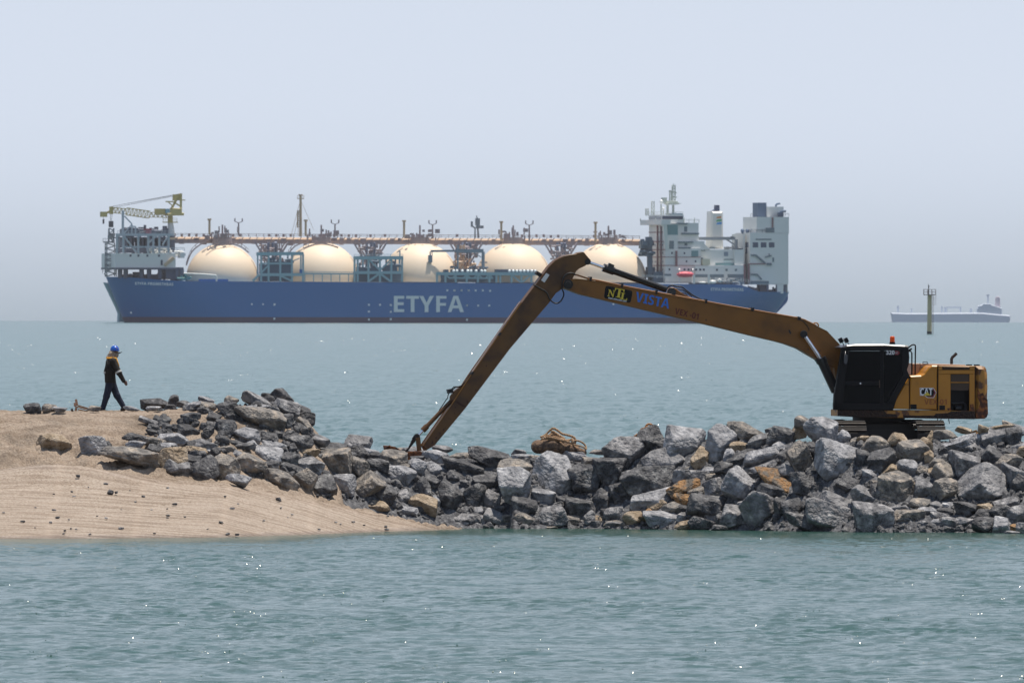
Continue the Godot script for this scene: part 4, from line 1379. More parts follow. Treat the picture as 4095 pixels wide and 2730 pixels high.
	b = mb.call()
	for q in [[845, 648, 9], [660, 995, 13], [742, 885, 10], [542, 1052, 10], [538, 1110, 10], [500, 1165, 8], [430, 1270, 12], [395, 1300, 12], [320, 1390, 16], [480, 1160, 7], [1048, 465, 7], [930, 635, 6], [355, 1350, 12], [450, 1250, 8]]:
		var k := []
		for i in 9:
			var a := TAU * i / 9.0
			k.append(c8(q[0] + cos(a) * q[2] * (0.6 + 0.4 * sin(i * 2.3 + q[0])), q[1] + sin(a) * q[2] * 1.4 * (0.7 + 0.3 * cos(i * 1.7 + q[1])), S))
		b.prism(k, S - 0.01, S + 0.003)
		part(sk, "rust_spot", b, M.rust_dark)
		b = mb.call()
	# hoses that loop over the elbow
	b = mb.call()
	b.tube(spline(poly(c3, S + 0.06, [1462, 820, 1420, 805, 1370, 815, 1330, 850, 1315, 900, 1310, 950, 1312, 990, 1330, 1040, 1322, 1090, 1290, 1140, 1245, 1160, 1200, 1145, 1160, 1100, 1140, 1050, 1110, 1015, 1070, 995, 1000, 955, 975, 945])), 0.02, 7)
	b.tube(spline(poly(c3, S - 0.02, [1470, 826, 1410, 818, 1360, 850, 1335, 905, 1325, 960])), 0.02, 7)
	part(ex, "elbow_hose", b, M.rubber)
	# cylinders
	b = mb.call()
	var a0 := c3(1800, 742, 0)
	var a1 := c6(1600, 520, 0)
	b.cyl(a0, a1, 0.088, 0.088, 22)
	b.cyl(a0 + (a0 - a1).normalized() * 0.02, a0 + (a1 - a0).normalized() * 0.3, 0.112, 0.112, 22)
	b.cyl(c6(1655, 546, -0.12), c6(1655, 546, 0.2), 0.12, 0.12, 22)
	b.beam(c6(990, 268, 0.06), c6(1045, 292, 0.06), 0.12, 0.14)
	b.tube(poly(c6, 0.1, [1060, 310, 1300, 400, 1590, 505]), 0.018, 6)
	var sc := part(ex, "stick_cylinder", b, M.cylinder_black)
	b = mb.call()
	b.cyl(c3(1615, 676, 0), a0, 0.045, 0.045, 18)
	part(sc, "piston_rod", b, M.chrome)
	b = mb.call()
	b.tube(spline(poly(c6, 0.1, [1600, 520, 1625, 490, 1660, 475, 1700, 486, 1760, 492, 1800, 520, 1840, 550, 1890, 585, 2000, 640])), 0.02, 7)
	b.tube(spline(poly(c6, 0.0, [1640, 498, 1690, 510, 1760, 518, 1810, 545, 1870, 592])), 0.017, 6)
	b.tube(spline(poly(c6, 0.14, [1745, 552, 1790, 552, 1815, 575, 1820, 600])), 0.012, 6)
	part(ex, "cylinder_hose", b, M.rubber)
	for z in [W + 0.12, -W - 0.12]:
		b = mb.call()
		var p0 := c7(1715, 1055, z)
		var p1 := c5(418, 680, z)
		b.cyl(p0 + (p0 - p1) * 0.04, p1, 0.125, 0.125, 22)
		b.beam(p0 + Vector3(-0.16, 0.02, 0), p1 + Vector3(-0.1, 0.3, 0), 0.08, 0.06)
		b.cyl(p0 + (p0 - p1) * 0.06, p0 + (p1 - p0) * 0.07, 0.15, 0.15, 22)
		var bc := part(ex, "boom_cylinder", b, M.cylinder_black)
		b = mb.call()
		b.cyl(c7(1505, 752, z), p0, 0.055, 0.055, 18)
		part(bc, "piston_rod", b, M.chrome)
	b = mb.call()
	var b0 := c8(515, 975, 0)
	var b1 := c8(240, 1262, 0)
	b.cyl(b0, b1, 0.058, 0.058, 18)
	b.cyl(b0 + (b1 - b0) * 0.9, b1 + (b1 - b0).normalized() * 0.06, 0.08, 0.08, 18)
	b.cyl(c8(518, 955, -0.15), c8(518, 955, 0.17), 0.09, 0.09, 18)
	var kc := part(ex, "bucket_cylinder", b, M.stick_paint)
	b = mb.call()
	b.cyl(b1, c8(172, 1338, 0), 0.034, 0.034, 14)
	part(kc, "piston_rod", b, M.chrome)
	b = mb.call()
	b.prism(poly(c8, 0.14, [140, 1325, 165, 1318, 178, 1345, 60, 1500, 30, 1500, 88, 1440]), 0.08, 0.14, 0.008)
	b.prism(poly(c8, -0.14, [140, 1325, 165, 1318, 178, 1345, 60, 1500, 30, 1500, 88, 1440]), -0.14, -0.08, 0.008)
	b.cyl(c8(168, 1338, -0.2), c8(168, 1338, 0.2), 0.085, 0.085, 18)
	b.beam(c8(122, 1350, 0), c8(150, 1340, 0), 0.06, 0.025)
	part(ex, "bucket_link", b, M.soot)
	b = mb.call()
	for z in [-0.27, 0.27]:
		b.beam(c8(178, 1345, z), c8(192, 1475, z), 0.05, 0.12)
	part(ex, "bucket_link", b, M.stick_paint)
	# bucket, half behind the stones
	b = mb.call()
	var bk := poly(c8, 0.45, [-100, 1424, -40, 1434, 10, 1462, 40, 1490, 200, 1480, 232, 1500, 240, 1560, 180, 1630, 60, 1660, -40, 1600, -90, 1480])
	for i in range(4, bk.size()):
		b.beam(Vector3(bk[i].x, bk[i].y, 0), Vector3(bk[(i + 1) % bk.size()].x, bk[(i + 1) % bk.size()].y, 0), 0.9, 0.03)
	b.prism(bk, 0.42, 0.45, 0.004)
	b.prism(bk, -0.45, -0.42, 0.004)
	var bu := part(ex, "bucket", b, M.rust)
	b = mb.call()
	for i in 5:
		b.beam(c8(-92, 1426, -0.36 + 0.18 * i), c8(-140, 1450, -0.36 + 0.18 * i), 0.08, 0.04)
	part(bu, "bucket_teeth", b, M.rust_dark)
	# plates on the machine's side
	b = mb.call()
	b.prism(poly(c5, 1.34, [922, 255, 1045, 258, 1068, 282, 1050, 306, 922, 302]), 1.335, 1.348)
	var pl := part(cab, "number_plate", b, M.black)
	lettering(ex, "lettering", "320", sans, c5(967, 279, 1.352), Vector2(1, 0), 0.235, 0.115, M.white, U)
	b = mb.call()
	b.prism(poly(c5, 1.34, [1016, 262, 1046, 262, 1066, 283, 1046, 304, 1016, 302]), 1.344, 1.352)
	part(ex, "badge", b, M.badge_red)
	lettering(ex, "lettering", "GC", sans, c5(1033, 281, 1.356), Vector2(1, 0), 0.075, 0.06, M.grey_text, U)
	b = mb.call()
	b.prism(poly(c5, 1.3, [1272, 640, 1412, 640, 1444, 688, 1416, 744, 1350, 742, 1322, 722, 1274, 720]), 1.3, 1.306)
	var bd := part(ex, "badge", b, M.white)
	b = mb.call()
	b.prism(poly(c5, 1.3, [1277, 645, 1408, 645, 1438, 689, 1412, 739, 1354, 737, 1326, 717, 1279, 715]), 1.305, 1.308)
	part(bd, "badge_field", b, M.black)
	b = mb.call()
	b.prism(poly(c5, 1.3, [1400, 645, 1410, 645, 1439, 689, 1412, 739, 1356, 737, 1352, 728, 1404, 728, 1424, 689]), 1.307, 1.311)
	part(bd, "badge_edge", b, M.badge_red)
	lettering(ex, "lettering", "CAT", sans, c5(1340, 682, 1.315), Vector2(1, 0), 0.345, 0.19, M.white, U)
	b = mb.call()
	b.prism(poly(c5, 1.3, [1308, 720, 1346, 682, 1386, 720]), 1.312, 1.322)
	part(bd, "badge_triangle", b, M.sign_yellow)
	lettering(ex, "lettering", "VEX-01", sans, c5(1435, 784, 1.304), Vector2(1, 0.0), 0.63, 0.15, M.faded_red, U)
	# seams between the covers
	b = mb.call()
	b.prism(poly(c5, 1.31, [1458, 410, 1464, 410, 1460, 870, 1454, 870]), 1.26, 1.303)
	b.prism(poly(c5, 1.31, [1839, 416, 1849, 416, 1848, 960, 1840, 960]), 1.2, 1.27)
	b.prism(poly(c5, 1.31, [1160, 520, 1169, 520, 1170, 865, 1163, 865]), 1.2, 1.29)
	b.prism(poly(c5, 1.31, [1115, 603, 1166, 606, 1166, 611, 1113, 608]), 1.29, 1.304)
	part(ex, "seam", b, M.black)

func spline(p: Array) -> Array:
	var out := []
	for i in p.size() - 1:
		var a: Vector3 = p[maxi(i - 1, 0)]
		var d: Vector3 = p[mini(i + 2, p.size() - 1)]
		for k in 4:
			out.append(p[i].cubic_interpolate(p[i + 1], a, d, k / 4.0))
	out.append(p[-1])
	return out

# the bars of the cab: both sides, floor, back wall and cross bars
func null_cab(mb: Callable) -> MB:
	var b: MB = mb.call()
	for side in [[1.29, 1.35], [0.40, 0.46]]:
		var z: float = side[1]
		for q in [[385, 858, 392, 700, 402, 648, 470, 226, 545, 206, 560, 262, 540, 265, 502, 575, 478, 858], [470, 226, 540, 204, 1150, 206, 1160, 262, 540, 263], [385, 800, 1000, 800, 1000, 872, 385, 868], [868, 262, 905, 262, 897, 800, 863, 800], [1085, 262, 1158, 250, 1165, 330, 1160, 400, 1140, 455, 1166, 517, 1112, 605, 1010, 790, 1002, 800, 930, 800, 1095, 500], [500, 574, 868, 574, 866, 616, 496, 616]]:
			b.prism(poly(c5, z, q), side[0], side[1], 0.012)
	b.prism(poly(c5, 1.3, [1088, 262, 1155, 255, 1160, 400, 1138, 455, 1000, 858, 935, 858, 1098, 500]), 0.45, 1.30)
	b.boxm(c5(392, 858, 0.44), c5(1000, 830, 1.31))
	b.prism(poly(c5, 0.42, [500, 560, 1090, 560, 1090, 800, 480, 800]), 0.43, 0.45)
	b.prism(poly(c5, 0.42, [905, 265, 1090, 265, 1090, 560, 905, 560]), 0.43, 0.45)
	b.beam(c5(405, 645, 1.3), c5(405, 645, 0.45), 0.05)
	return b

# ---------------------------------------------------------------- bodies as smooth surfaces
# bones: [a, b, radius at a, radius at b]; surface nets over the smooth union of their tapered capsules
func flesh(bones: Array, cell: float, k: float, squash := Vector3.ONE, cut_lo := -1e9, cut_hi := 1e9) -> ArrayMesh:
	var lo := Vector3(1e9, 1e9, 1e9)
	var hi := -lo
	for q in bones:
		var r := maxf(q[2], q[3]) + k
		for e in 2:
			lo = lo.min(q[e] - Vector3.ONE * r)
			hi = hi.max(q[e] + Vector3.ONE * r)
	lo -= Vector3.ONE * cell * 2
	hi += Vector3.ONE * cell * 2
	var nx := int((hi.x - lo.x) / cell) + 1
	var ny := int((hi.y - lo.y) / cell) + 1
	var nz := int((hi.z - lo.z) / cell) + 1
	var g := PackedFloat32Array()
	g.resize(nx * ny * nz)
	g.fill(1.0)
	for q in bones:
		var a: Vector3 = q[0]
		var b: Vector3 = q[1]
		var ra: float = q[2]
		var rb: float = q[3]
		var ab := b - a
		var l2 := maxf(ab.length_squared(), 1e-9)
		var r := maxf(ra, rb) + k + cell * 2
		var l := ((a.min(b) - Vector3.ONE * r - lo) / cell).floor()
		var h := ((a.max(b) + Vector3.ONE * r - lo) / cell).ceil()
		for z in range(maxi(0, int(l.z)), mini(nz, int(h.z) + 1)):
			for y in range(maxi(0, int(l.y)), mini(ny, int(h.y) + 1)):
				var row := (z * ny + y) * nx
				for x in range(maxi(0, int(l.x)), mini(nx, int(h.x) + 1)):
					var p := lo + Vector3(x, y, z) * cell
					var t := clampf((p - a).dot(ab) / l2, 0, 1)
					var d := ((p - a - ab * t) / squash).length() - lerpf(ra, rb, t)
					var e := g[row + x]
					var m := maxf(k - absf(d - e), 0.0) / k
					g[row + x] = minf(d, e) - m * m * k * 0.25
	if cut_lo > -1e8 or cut_hi < 1e8:
		for z in nz:
			for y in ny:
				var py := lo.y + y * cell
				var c := maxf(cut_lo - py, py - cut_hi)
				if c > -cell * 3:
					for x in nx:
						var i := (z * ny + y) * nx + x
						g[i] = maxf(g[i], c)
	var at := PackedInt32Array()
	at.resize(g.size())
	at.fill(-1)
	var v := PackedVector3Array()
	var idx := PackedInt32Array()
	var sx := 1
	var sy := nx
	var sz := nx * ny
	var offs := [0, sx, sy, sx + sy, sz, sx + sz, sy + sz, sx + sy + sz]
	for z in nz - 1:
		for y in ny - 1:
			for x in nx - 1:
				var i := (z * ny + y) * nx + x
				var neg := 0
				for o in offs:
					if g[i + o] < 0:
						neg += 1
				if neg == 0 or neg == 8:
					continue
				var s := Vector3.ZERO
				var cnt := 0
				for e in [[0, 1], [2, 3], [4, 5], [6, 7], [0, 2], [1, 3], [4, 6], [5, 7], [0, 4], [1, 5], [2, 6], [3, 7]]:
					var d0 := g[i + offs[e[0]]]
					var d1 := g[i + offs[e[1]]]
					if (d0 < 0) != (d1 < 0):
						var t := d0 / (d0 - d1)
						var p0 := Vector3(e[0] & 1, (e[0] >> 1) & 1, e[0] >> 2)
						var p1 := Vector3(e[1] & 1, (e[1] >> 1) & 1, e[1] >> 2)
						s += p0.lerp(p1, t)
						cnt += 1
				at[i] = v.size()
				v.append(lo + (Vector3(x, y, z) + s / cnt) * cell)
	for z in range(1, nz - 1):
		for y in range(1, ny - 1):
			for x in range(1, nx - 1):
				var i := (z * ny + y) * nx + x
				var d0 := g[i] < 0
				for ax in 3:
					var st: int = [sx, sy, sz][ax]
					if d0 == (g[i + st] < 0):
						continue
					var u: int = [sy, sz, sx][ax]
					var w: int = [sz, sx, sy][ax]
					var q := [at[i - u - w], at[i - w], at[i], at[i - u]]
					if q.min() < 0:
						continue
					if d0:
						idx.append_array(PackedInt32Array([q[0], q[2], q[1], q[0], q[3], q[2]]))
					else:
						idx.append_array(PackedInt32Array([q[0], q[1], q[2], q[0], q[2], q[3]]))
	var n := PackedVector3Array()
	n.resize(v.size())
	for i in range(0, idx.size(), 3):
		var fn := (v[idx[i + 2]] - v[idx[i]]).cross(v[idx[i + 1]] - v[idx[i]])
		n[idx[i]] += fn; n[idx[i + 1]] += fn; n[idx[i + 2]] += fn
	for i in n.size():
		n[i] = n[i].normalized()
	var arr := []
	arr.resize(Mesh.ARRAY_MAX)
	arr[Mesh.ARRAY_VERTEX] = v
	arr[Mesh.ARRAY_NORMAL] = n
	arr[Mesh.ARRAY_INDEX] = idx
	var m := ArrayMesh.new()
	m.add_surface_from_arrays(Mesh.PRIMITIVE_TRIANGLES, arr)
	return m

func J(x: float, y: float, z: float) -> Vector3:
	return Vector3((x - 430.0) / 778.0, (1508.0 - y) / 778.0, z)

func hand(bones: Array, wrist: Vector3, dir: Vector3, out: Vector3, curl: float) -> void:
	var side := dir.cross(out).normalized()
	var palm := wrist + dir * 0.085
	for i in 4:
		var o := (i - 1.5) * 0.02
		bones.append([wrist + side * o * 0.7, palm + side * o, 0.017, 0.014])
		var l: float = [0.036, 0.042, 0.040, 0.030][i]
		var p := palm + side * o
		var d := dir
		for s in 3:
			d = d.rotated(side, curl)
			var e := p + d * l * (1.0 - 0.2 * s)
			bones.append([p, e, 0.0095 - 0.001 * s, 0.009 - 0.001 * s])
			p = e
	var t0 := wrist + dir * 0.03 - side * 0.025
	var t1 := t0 + (dir * 0.6 - side * 0.7).normalized() * 0.04 + out * -0.01
	bones.append([t0, t1, 0.013, 0.011])
	bones.append([t1, t1 + (dir - side * 0.2).normalized() * 0.034, 0.011, 0.009])

func build_person() -> void:
	# where the line of sight to the rear boot meets the bank
	var dist := 401.0
	var near := 9.0
	for i in 120:
		var q := P(370 + 430 * 0.19129, 1360 + 1508 * 0.19129, 401.0 + i * 0.06)
		var gap := absf(q.y - sand_height(q.x - 0.28, q.z) + 0.015)
		if gap < near:
			near = gap
			dist = 401.0 + i * 0.06
	var foot := P(370 + 430 * 0.19129, 1360 + 1508 * 0.19129, dist)
	print("worker stands ", dist, " m away, off the sand by ", near)
	var w := thing("person", "worker in blue hard hat, dark jacket and jeans walking right along the sand bank", "person", Vector3(foot.x, foot.y, foot.z))
	var head := J(452, 235, 0.0)
	var neck := J(430, 340, 0.0)
	var chest := J(375, 470, 0.0)
	var belly := J(360, 700, 0.0)
	var pelvis := J(368, 860, 0.0)
	var sr := J(425, 425, 0.19)
	var er := J(545, 660, 0.25)
	var wr := J(650, 845, 0.22)
	var sl := J(380, 425, -0.19)
	var el := J(315, 665, -0.25)
	var wl := J(325, 845, -0.26)
	var hr := J(352, 890, 0.09)
	var kr := J(285, 1165, 0.09)
	var ar := J(208, 1425, 0.08)
	var hl := J(395, 890, -0.09)
	var kl := J(500, 1150, -0.09)
	var al := J(632, 1375, -0.08)
	# the body under the clothes, in one piece from the head to the ankles
	var b := []
	b.append([head + Vector3(-0.01, 0.03, 0), head + Vector3(0.005, 0.0, 0), 0.088, 0.082])
	b.append([head + Vector3(0.03, -0.06, 0), head + Vector3(0.06, -0.095, 0), 0.055, 0.036])
	b.append([head + Vector3(0.082, 0.0, 0), head + Vector3(0.106, -0.035, 0), 0.013, 0.015])
	b.append([head + Vector3(0.085, -0.065, 0.014), head + Vector3(0.085, -0.065, -0.014), 0.011, 0.011])
	for s in [-1, 1]:
		b.append([head + Vector3(-0.01, 0.01, 0.084 * s), head + Vector3(-0.015, -0.03, 0.084 * s), 0.013, 0.010])
		b.append([head + Vector3(0.082, 0.018, 0.032 * s), head + Vector3(0.080, 0.018, 0.036 * s), 0.012, 0.012])
	b.append([neck + Vector3(0, -0.04, 0), head + Vector3(-0.01, -0.06, 0), 0.06, 0.055])
	b.append([chest, belly, 0.13, 0.12]); b.append([belly, pelvis, 0.12, 0.12]); b.append([neck + Vector3(0, -0.05, 0), chest, 0.07, 0.13])
	b.append([sr, sl, 0.07, 0.07]); b.append([sr, er, 0.05, 0.04]); b.append([er, wr, 0.04, 0.03]); b.append([sl, el, 0.05, 0.04]); b.append([el, wl, 0.04, 0.03])
	b.append([hr, kr, 0.075, 0.055]); b.append([kr, ar, 0.05, 0.036]); b.append([hl, kl, 0.075, 0.055]); b.append([kl, al, 0.05, 0.036])
	hand(b, wr, (J(700, 900, 0.2) - wr).normalized(), Vector3(0.3, 0.2, 0.9).normalized(), -0.42)
	hand(b, wl, (J(345, 930, -0.26) - wl).normalized(), Vector3(0.2, 0.0, -0.98).normalized(), 0.42)
	part(w, "body", flesh(b, 0.011, 0.016), M.skin)
	# jacket, loose at the hem
	b = []
	for s in [-1.0, 1.0]:
		b.append([J(365, 470, 0.085 * s), J(350, 640, 0.085 * s), 0.13, 0.145])
		b.append([J(350, 640, 0.085 * s), J(366, 900, 0.08 * s), 0.145, 0.152])
	b.append([neck + Vector3(-0.02, -0.045, 0), J(380, 450, 0), 0.085, 0.14])
	b.append([J(385, 425, 0.0), sr, 0.10, 0.085]); b.append([J(370, 425, 0.0), sl, 0.10, 0.085])
	b.append([sr, er, 0.088, 0.076]); b.append([er, wr, 0.074, 0.056])
	b.append([sl, el, 0.085, 0.07]); b.append([el, wl, 0.07, 0.055])
	var jk := part(w, "jacket", flesh(b, 0.017, 0.05, Vector3.ONE, J(0, 884, 0).y), M.jacket)
	var m := MB.new()
	m.cyl(J(520, 690, 0.245).lerp(er, 0.0), J(578, 655, 0.245), 0.0, 0.0)
	m = MB.new()
	var mid := er.lerp(sr, 0.02)
	var ax := (er - sr).normalized()
	m.cyl(mid - ax * 0.025, mid + ax * 0.025, 0.089, 0.087, 20, false)
	part(jk, "reflective_band", m, M.reflective)
	m = MB.new()
	m.prism([Vector2(J(222, 645, 0).x, J(0, 645, 0).y), Vector2(J(268, 645, 0).x, J(0, 645, 0).y), Vector2(J(268, 685, 0).x, J(0, 685, 0).y), Vector2(J(222, 685, 0).x, J(0, 685, 0).y)], 0.10, 0.19)
	part(jk, "reflective_band", m, M.reflective)
	# work vest straps and collar
	m = MB.new()
	m.tube(spline([J(400, 375, 0.16), J(345, 470, 0.235), J(330, 545, 0.245), J(260, 575, 0.2)]), 0.022, 6)
	m.tube(spline([J(300, 390, 0.14), J(300, 470, 0.22), J(335, 545, 0.245), J(400, 600, 0.245), J(440, 660, 0.22)]), 0.022, 6)
	part(w, "harness", m, M.black_cloth)
	m = MB.new()
	m.tube(spline([J(285, 360, 0.06), J(330, 362, 0.15), J(400, 362, 0.175), J(470, 365, 0.13), J(492, 370, 0.06), J(500, 400, 0.02)]), 0.022, 8)
	m.tube(spline([J(492, 370, 0.09), J(515, 430, 0.12), J(540, 500, 0.12), J(548, 545, 0.10)]), 0.016, 6)
	part(w, "safety_collar", m, M.safety_yellow)
	# jeans
	b = []
	b.append([J(368, 870, 0.06), J(368, 870, -0.06), 0.135, 0.135])
	b.append([hr, kr, 0.112, 0.088]); b.append([kr, J(210, 1415, 0.08), 0.086, 0.072])
	b.append([hl, kl, 0.112, 0.088]); b.append([kl, J(628, 1365, -0.08), 0.086, 0.070])
	b.append([J(545, 1140, -0.03), J(552, 1160, -0.03), 0.03, 0.03])
	part(w, "jeans", flesh(b, 0.015, 0.04), M.denim)
	for f in [[J(195, 1400, 0.08), J(175, 1470, 0.08), J(262, 1485, 0.09)], [J(632, 1385, -0.08), J(628, 1445, -0.08), J(738, 1398, -0.07)]]:
		b = [[f[0], f[1], 0.06, 0.05], [f[1], f[2], 0.048, 0.036], [f[1] + Vector3(0, 0, 0.015), f[2] + Vector3(0, 0, 0.02), 0.045, 0.034], [f[1], f[1] + (f[1] - f[2]) * 0.25, 0.042, 0.038]]
		part(w, "boot", flesh(b, 0.012, 0.03), M.leather)
	# scarf round the neck and face, and the blue helmet
	b = []
	var rng := RandomNumberGenerator.new()
	rng.seed = 5
	b.append([J(340, 330, 0.0), J(420, 310, 0.0), 0.075, 0.10])
	b.append([J(400, 260, 0.02), J(480, 300, 0.0), 0.095, 0.075])
	b.append([J(300, 345, 0.05), J(360, 330, 0.09), 0.035, 0.05])
	for i in 9:
		var a := J(rng.randf_range(300, 500), rng.randf_range(245, 345), rng.randf_range(-0.02, 0.1))
		b.append([a, a + Vector3(rng.randf_range(-0.08, 0.04), rng.randf_range(-0.03, 0.02), 0.02), 0.034, 0.02])
	part(w, "scarf", flesh(b, 0.012, 0.03), M.scarf)
	m = MB.new()
	m.T = Transform3D(Basis(Vector3.BACK, -0.05), J(458, 190, 0))
	m.ball(Vector3(-0.005, 0, 0), Vector3(0.125, 0.128, 0.115), 28, 0.0, PI / 2)
	m.cyl(Vector3(-0.005, -0.022, 0), Vector3(-0.005, 0.004, 0), 0.126, 0.125, 28)
	m.prism([Vector2(0.08, -0.026), Vector2(0.128, -0.03), Vector2(0.132, -0.02), Vector2(0.09, -0.008)], -0.07, 0.07, 0.004)
	m.beam(Vector3(-0.11, 0.06, 0), Vector3(0.02, 0.128, 0), 0.03, 0.02)
	var he := part(w, "helmet", m, M.helmet_blue)
	m = MB.new()
	m.T = Transform3D(Basis(), J(490, 155, 0.088))
	m.ball(Vector3.ZERO, Vector3(0.03, 0.028, 0.012), 12)
	part(he, "small_patch", m, M.helmet_mark)
	m = MB.new()
	m.quad(J(520, 250, 0.06), J(610, 225, 0.06), J(598, 245, 0.05), J(545, 272, 0.05))
	m.tube([J(535, 215, 0.05), J(545, 255, 0.05), J(610, 226, 0.06)], 0.006, 5)
	part(w, "sunglasses", m, M.soot)

# ---------------------------------------------------------------- things on the breakwater
func crop_e(x: float, y: float, d: float) -> Vector3:
	return P(2080 + x * 0.2381, 1680 + y * 0.2381, d)

func rope(m: MB, p: Array, r: float) -> void:
	# a laid rope: three strands twisted round each other
	var s := spline(p)
	for k in 3:
		var q := []
		var len_ := 0.0
		for i in s.size():
			if i > 0:
				len_ += s[i].distance_to(s[i - 1])
			var t: Vector3 = (s[mini(i + 1, s.size() - 1)] - s[maxi(i - 1, 0)]).normalized()
			var u := t.cross(Vector3(0.2, 0.3, 0.93)).normalized()
			var a := len_ / r * 0.9 + TAU * k / 3.0
			q.append(s[i] + (u * cos(a) + t.cross(u) * sin(a)) * r * 0.5)
		m.tube(q, r * 0.62, 5)

func build_props() -> void:
	# a worn fender with rope heaped on it
	var d := 409.0
	var fb := []
	fb.append([crop_e(300, 445, d), crop_e(560, 445, d), 0.19, 0.205])
	fb.append([crop_e(560, 445, d), crop_e(850, 490, d), 0.20, 0.16])
	fb.append([crop_e(850, 490, d), crop_e(1060, 545, d), 0.155, 0.10])
	single("fender", flesh(fb, 0.03, 0.12, Vector3(1, 1, 1.4)), M.fender, "worn brown sausage shaped fender lying on the breakwater crest", "fender")
	var m := MB.new()
	var rng := RandomNumberGenerator.new()
	rng.seed = 8
	rope(m, [crop_e(345, 285, d - 0.1), crop_e(420, 250, d), crop_e(540, 140, d), crop_e(620, 165, d), crop_e(700, 225, d), crop_e(800, 250, d), crop_e(900, 285, d), crop_e(930, 340, d), crop_e(918, 400, d)], 0.032)
	rope(m, [crop_e(400, 280, d - 0.2), crop_e(520, 290, d - 0.3), crop_e(640, 320, d - 0.3), crop_e(740, 340, d - 0.3), crop_e(860, 330, d - 0.2)], 0.032)
	rope(m, [crop_e(880, 340, d - 0.1), crop_e(980, 345, d), crop_e(1060, 385, d), crop_e(1105, 440, d), crop_e(1110, 490, d - 0.1)], 0.026)
	rope(m, [crop_e(890, 405, d - 0.2), crop_e(980, 425, d - 0.2), crop_e(1060, 450, d - 0.2), crop_e(1115, 495, d - 0.2)], 0.024)
	rope(m, [crop_e(870, 310, d - 0.3), crop_e(885, 360, d - 0.35), crop_e(870, 400, d - 0.3)], 0.04)
	for i in 12:
		var y := 190 + 13.0 * i
		var x0 := lerpf(530, 350, i / 11.0) + rng.randf_range(-15, 25)
		var x1 := lerpf(660, 880, i / 11.0) + rng.randf_range(-30, 30)
		var zz := d + rng.randf_range(-0.28, 0.25)
		rope(m, [crop_e(x0, y + rng.randf_range(-10, 20), zz), crop_e(lerpf(x0, x1, 0.35), y - 6 + 20, zz + 0.08), crop_e(lerpf(x0, x1, 0.7), y + 40, zz), crop_e(x1, y + 78, zz - 0.05)], 0.031)
	single("rope_heap", m, M.rope, "heap of thick tan rope on top of the brown fender", "rope")
	m = MB.new()
	for i in 7:
		var o := i * 12.0
		rope(m, [crop_e(1880 + o, 310 - o * 0.2, 410.4), crop_e(1960 + o, 250 - o * 0.4, 410.3 - i * 0.05), crop_e(2060 + o * 0.7, 215 - o * 0.5, 410.3), crop_e(2150, 180 - o * 0.3, 410.4), crop_e(2200, 230, 410.5)], 0.035)
	rope(m, [crop_e(2115, 120, 410.4), crop_e(2130, 80, 410.4), crop_e(2175, 66, 410.4), crop_e(2215, 80, 410.4), crop_e(2232, 110, 410.5)], 0.03)
	rope(m, [crop_e(2030, 210, 410.2), crop_e(2030, 165, 410.2), crop_e(2075, 140, 410.2), crop_e(2120, 150, 410.3), crop_e(2110, 210, 410.3)], 0.032)
	rope(m, [crop_e(2060, 180, 410.3), crop_e(2120, 115, 410.3), crop_e(2190, 130, 410.3), crop_e(2160, 200, 410.3)], 0.03)
	single("rope_coil", m, M.rope_orange, "coil of orange brown rope behind a pointed grey boulder", "rope")
	# broken planks on the sand bank
	var pk := thing("broken_pallet", "broken wooden pallet of weathered planks on the sand just left of the worker", "pallet", P(300, 1640, 407.3))
	var at := pk.position
	var q := func(x: float, y: float, z: float) -> Vector3: return P(250 + x * 0.15731, 1566 + y * 0.15737, 406.8 - z) - at
	for s in [[310, 190, 350, 330, 0.10, 0.0], [285, 280, 300, 370, 0.09, 0.15], [320, 400, 320, 500, 0.10, 0.1]]:
		m = MB.new()
		m.beam(q.call(s[0] + 20, s[1], s[5]), q.call(s[2] + 5, s[3], s[5]), 0.03, 0.065)
		part(pk, "plank", m, M.wood_pale)
	for s in [[320, 330, 900, 495, 0.0], [300, 370, 760, 495, 0.25], [380, 450, 640, 500, 0.4], [390, 360, 800, 470, -0.25]]:
		m = MB.new()
		m.beam(q.call(s[0], s[1], s[4]), q.call(s[2], s[3], s[4]), 0.12, 0.03)
		part(pk, "plank", m, M.wood)
	m = MB.new()
	m.beam(P(284, 1634, 407.1), P(290, 1648, 407.1), 0.09, 0.06)
	single("wood_stub", m, M.wood_dark, "short dark wooden stub left of the broken pallet", "wood")

# ---------------------------------------------------------------- the gas carrier and what stands out at sea
const SY := 0.21              # the carrier lies with its bow turned a little towards the viewer
const BEAM := 21.0

func S(px: float, py: float, z := BEAM) -> Vector3:
	return Vector3(((px - 1790.0) / KS - z * sin(SY)) / cos(SY), (1293.0 - py) / KS, z)

func s1(x: float, y: float, z := BEAM) -> Vector3:
	return S(380 + 0.36986 * x, 740 + 0.3699 * y, z)
func s2(x: float, y: float, z := BEAM) -> Vector3:
	return S(1100 + 0.35714 * x, 760 + 0.35714 * y, z)
func s3(x: float, y: float, z := BEAM) -> Vector3:
	return S(1800 + 0.34014 * x, 820 + 0.34014 * y, z)
func m1(x: float, y: float, z := BEAM) -> Vector3:
	return S(1000 + 0.20408 * x, 900 + 0.20408 * y, z)
func m3(x: float, y: float, z := BEAM) -> Vector3:
	return S(1700 + 0.20408 * x, 900 + 0.20408 * y, z)
func a5(x: float, y: float, z := BEAM) -> Vector3:
	return S(2540 + 0.26793 * x, 730 + 0.26786 * y, z)
func a6(x: float, y: float, z := BEAM) -> Vector3:
	return S(2820 + 0.25514 * x, 780 + 0.2551 * y, z)

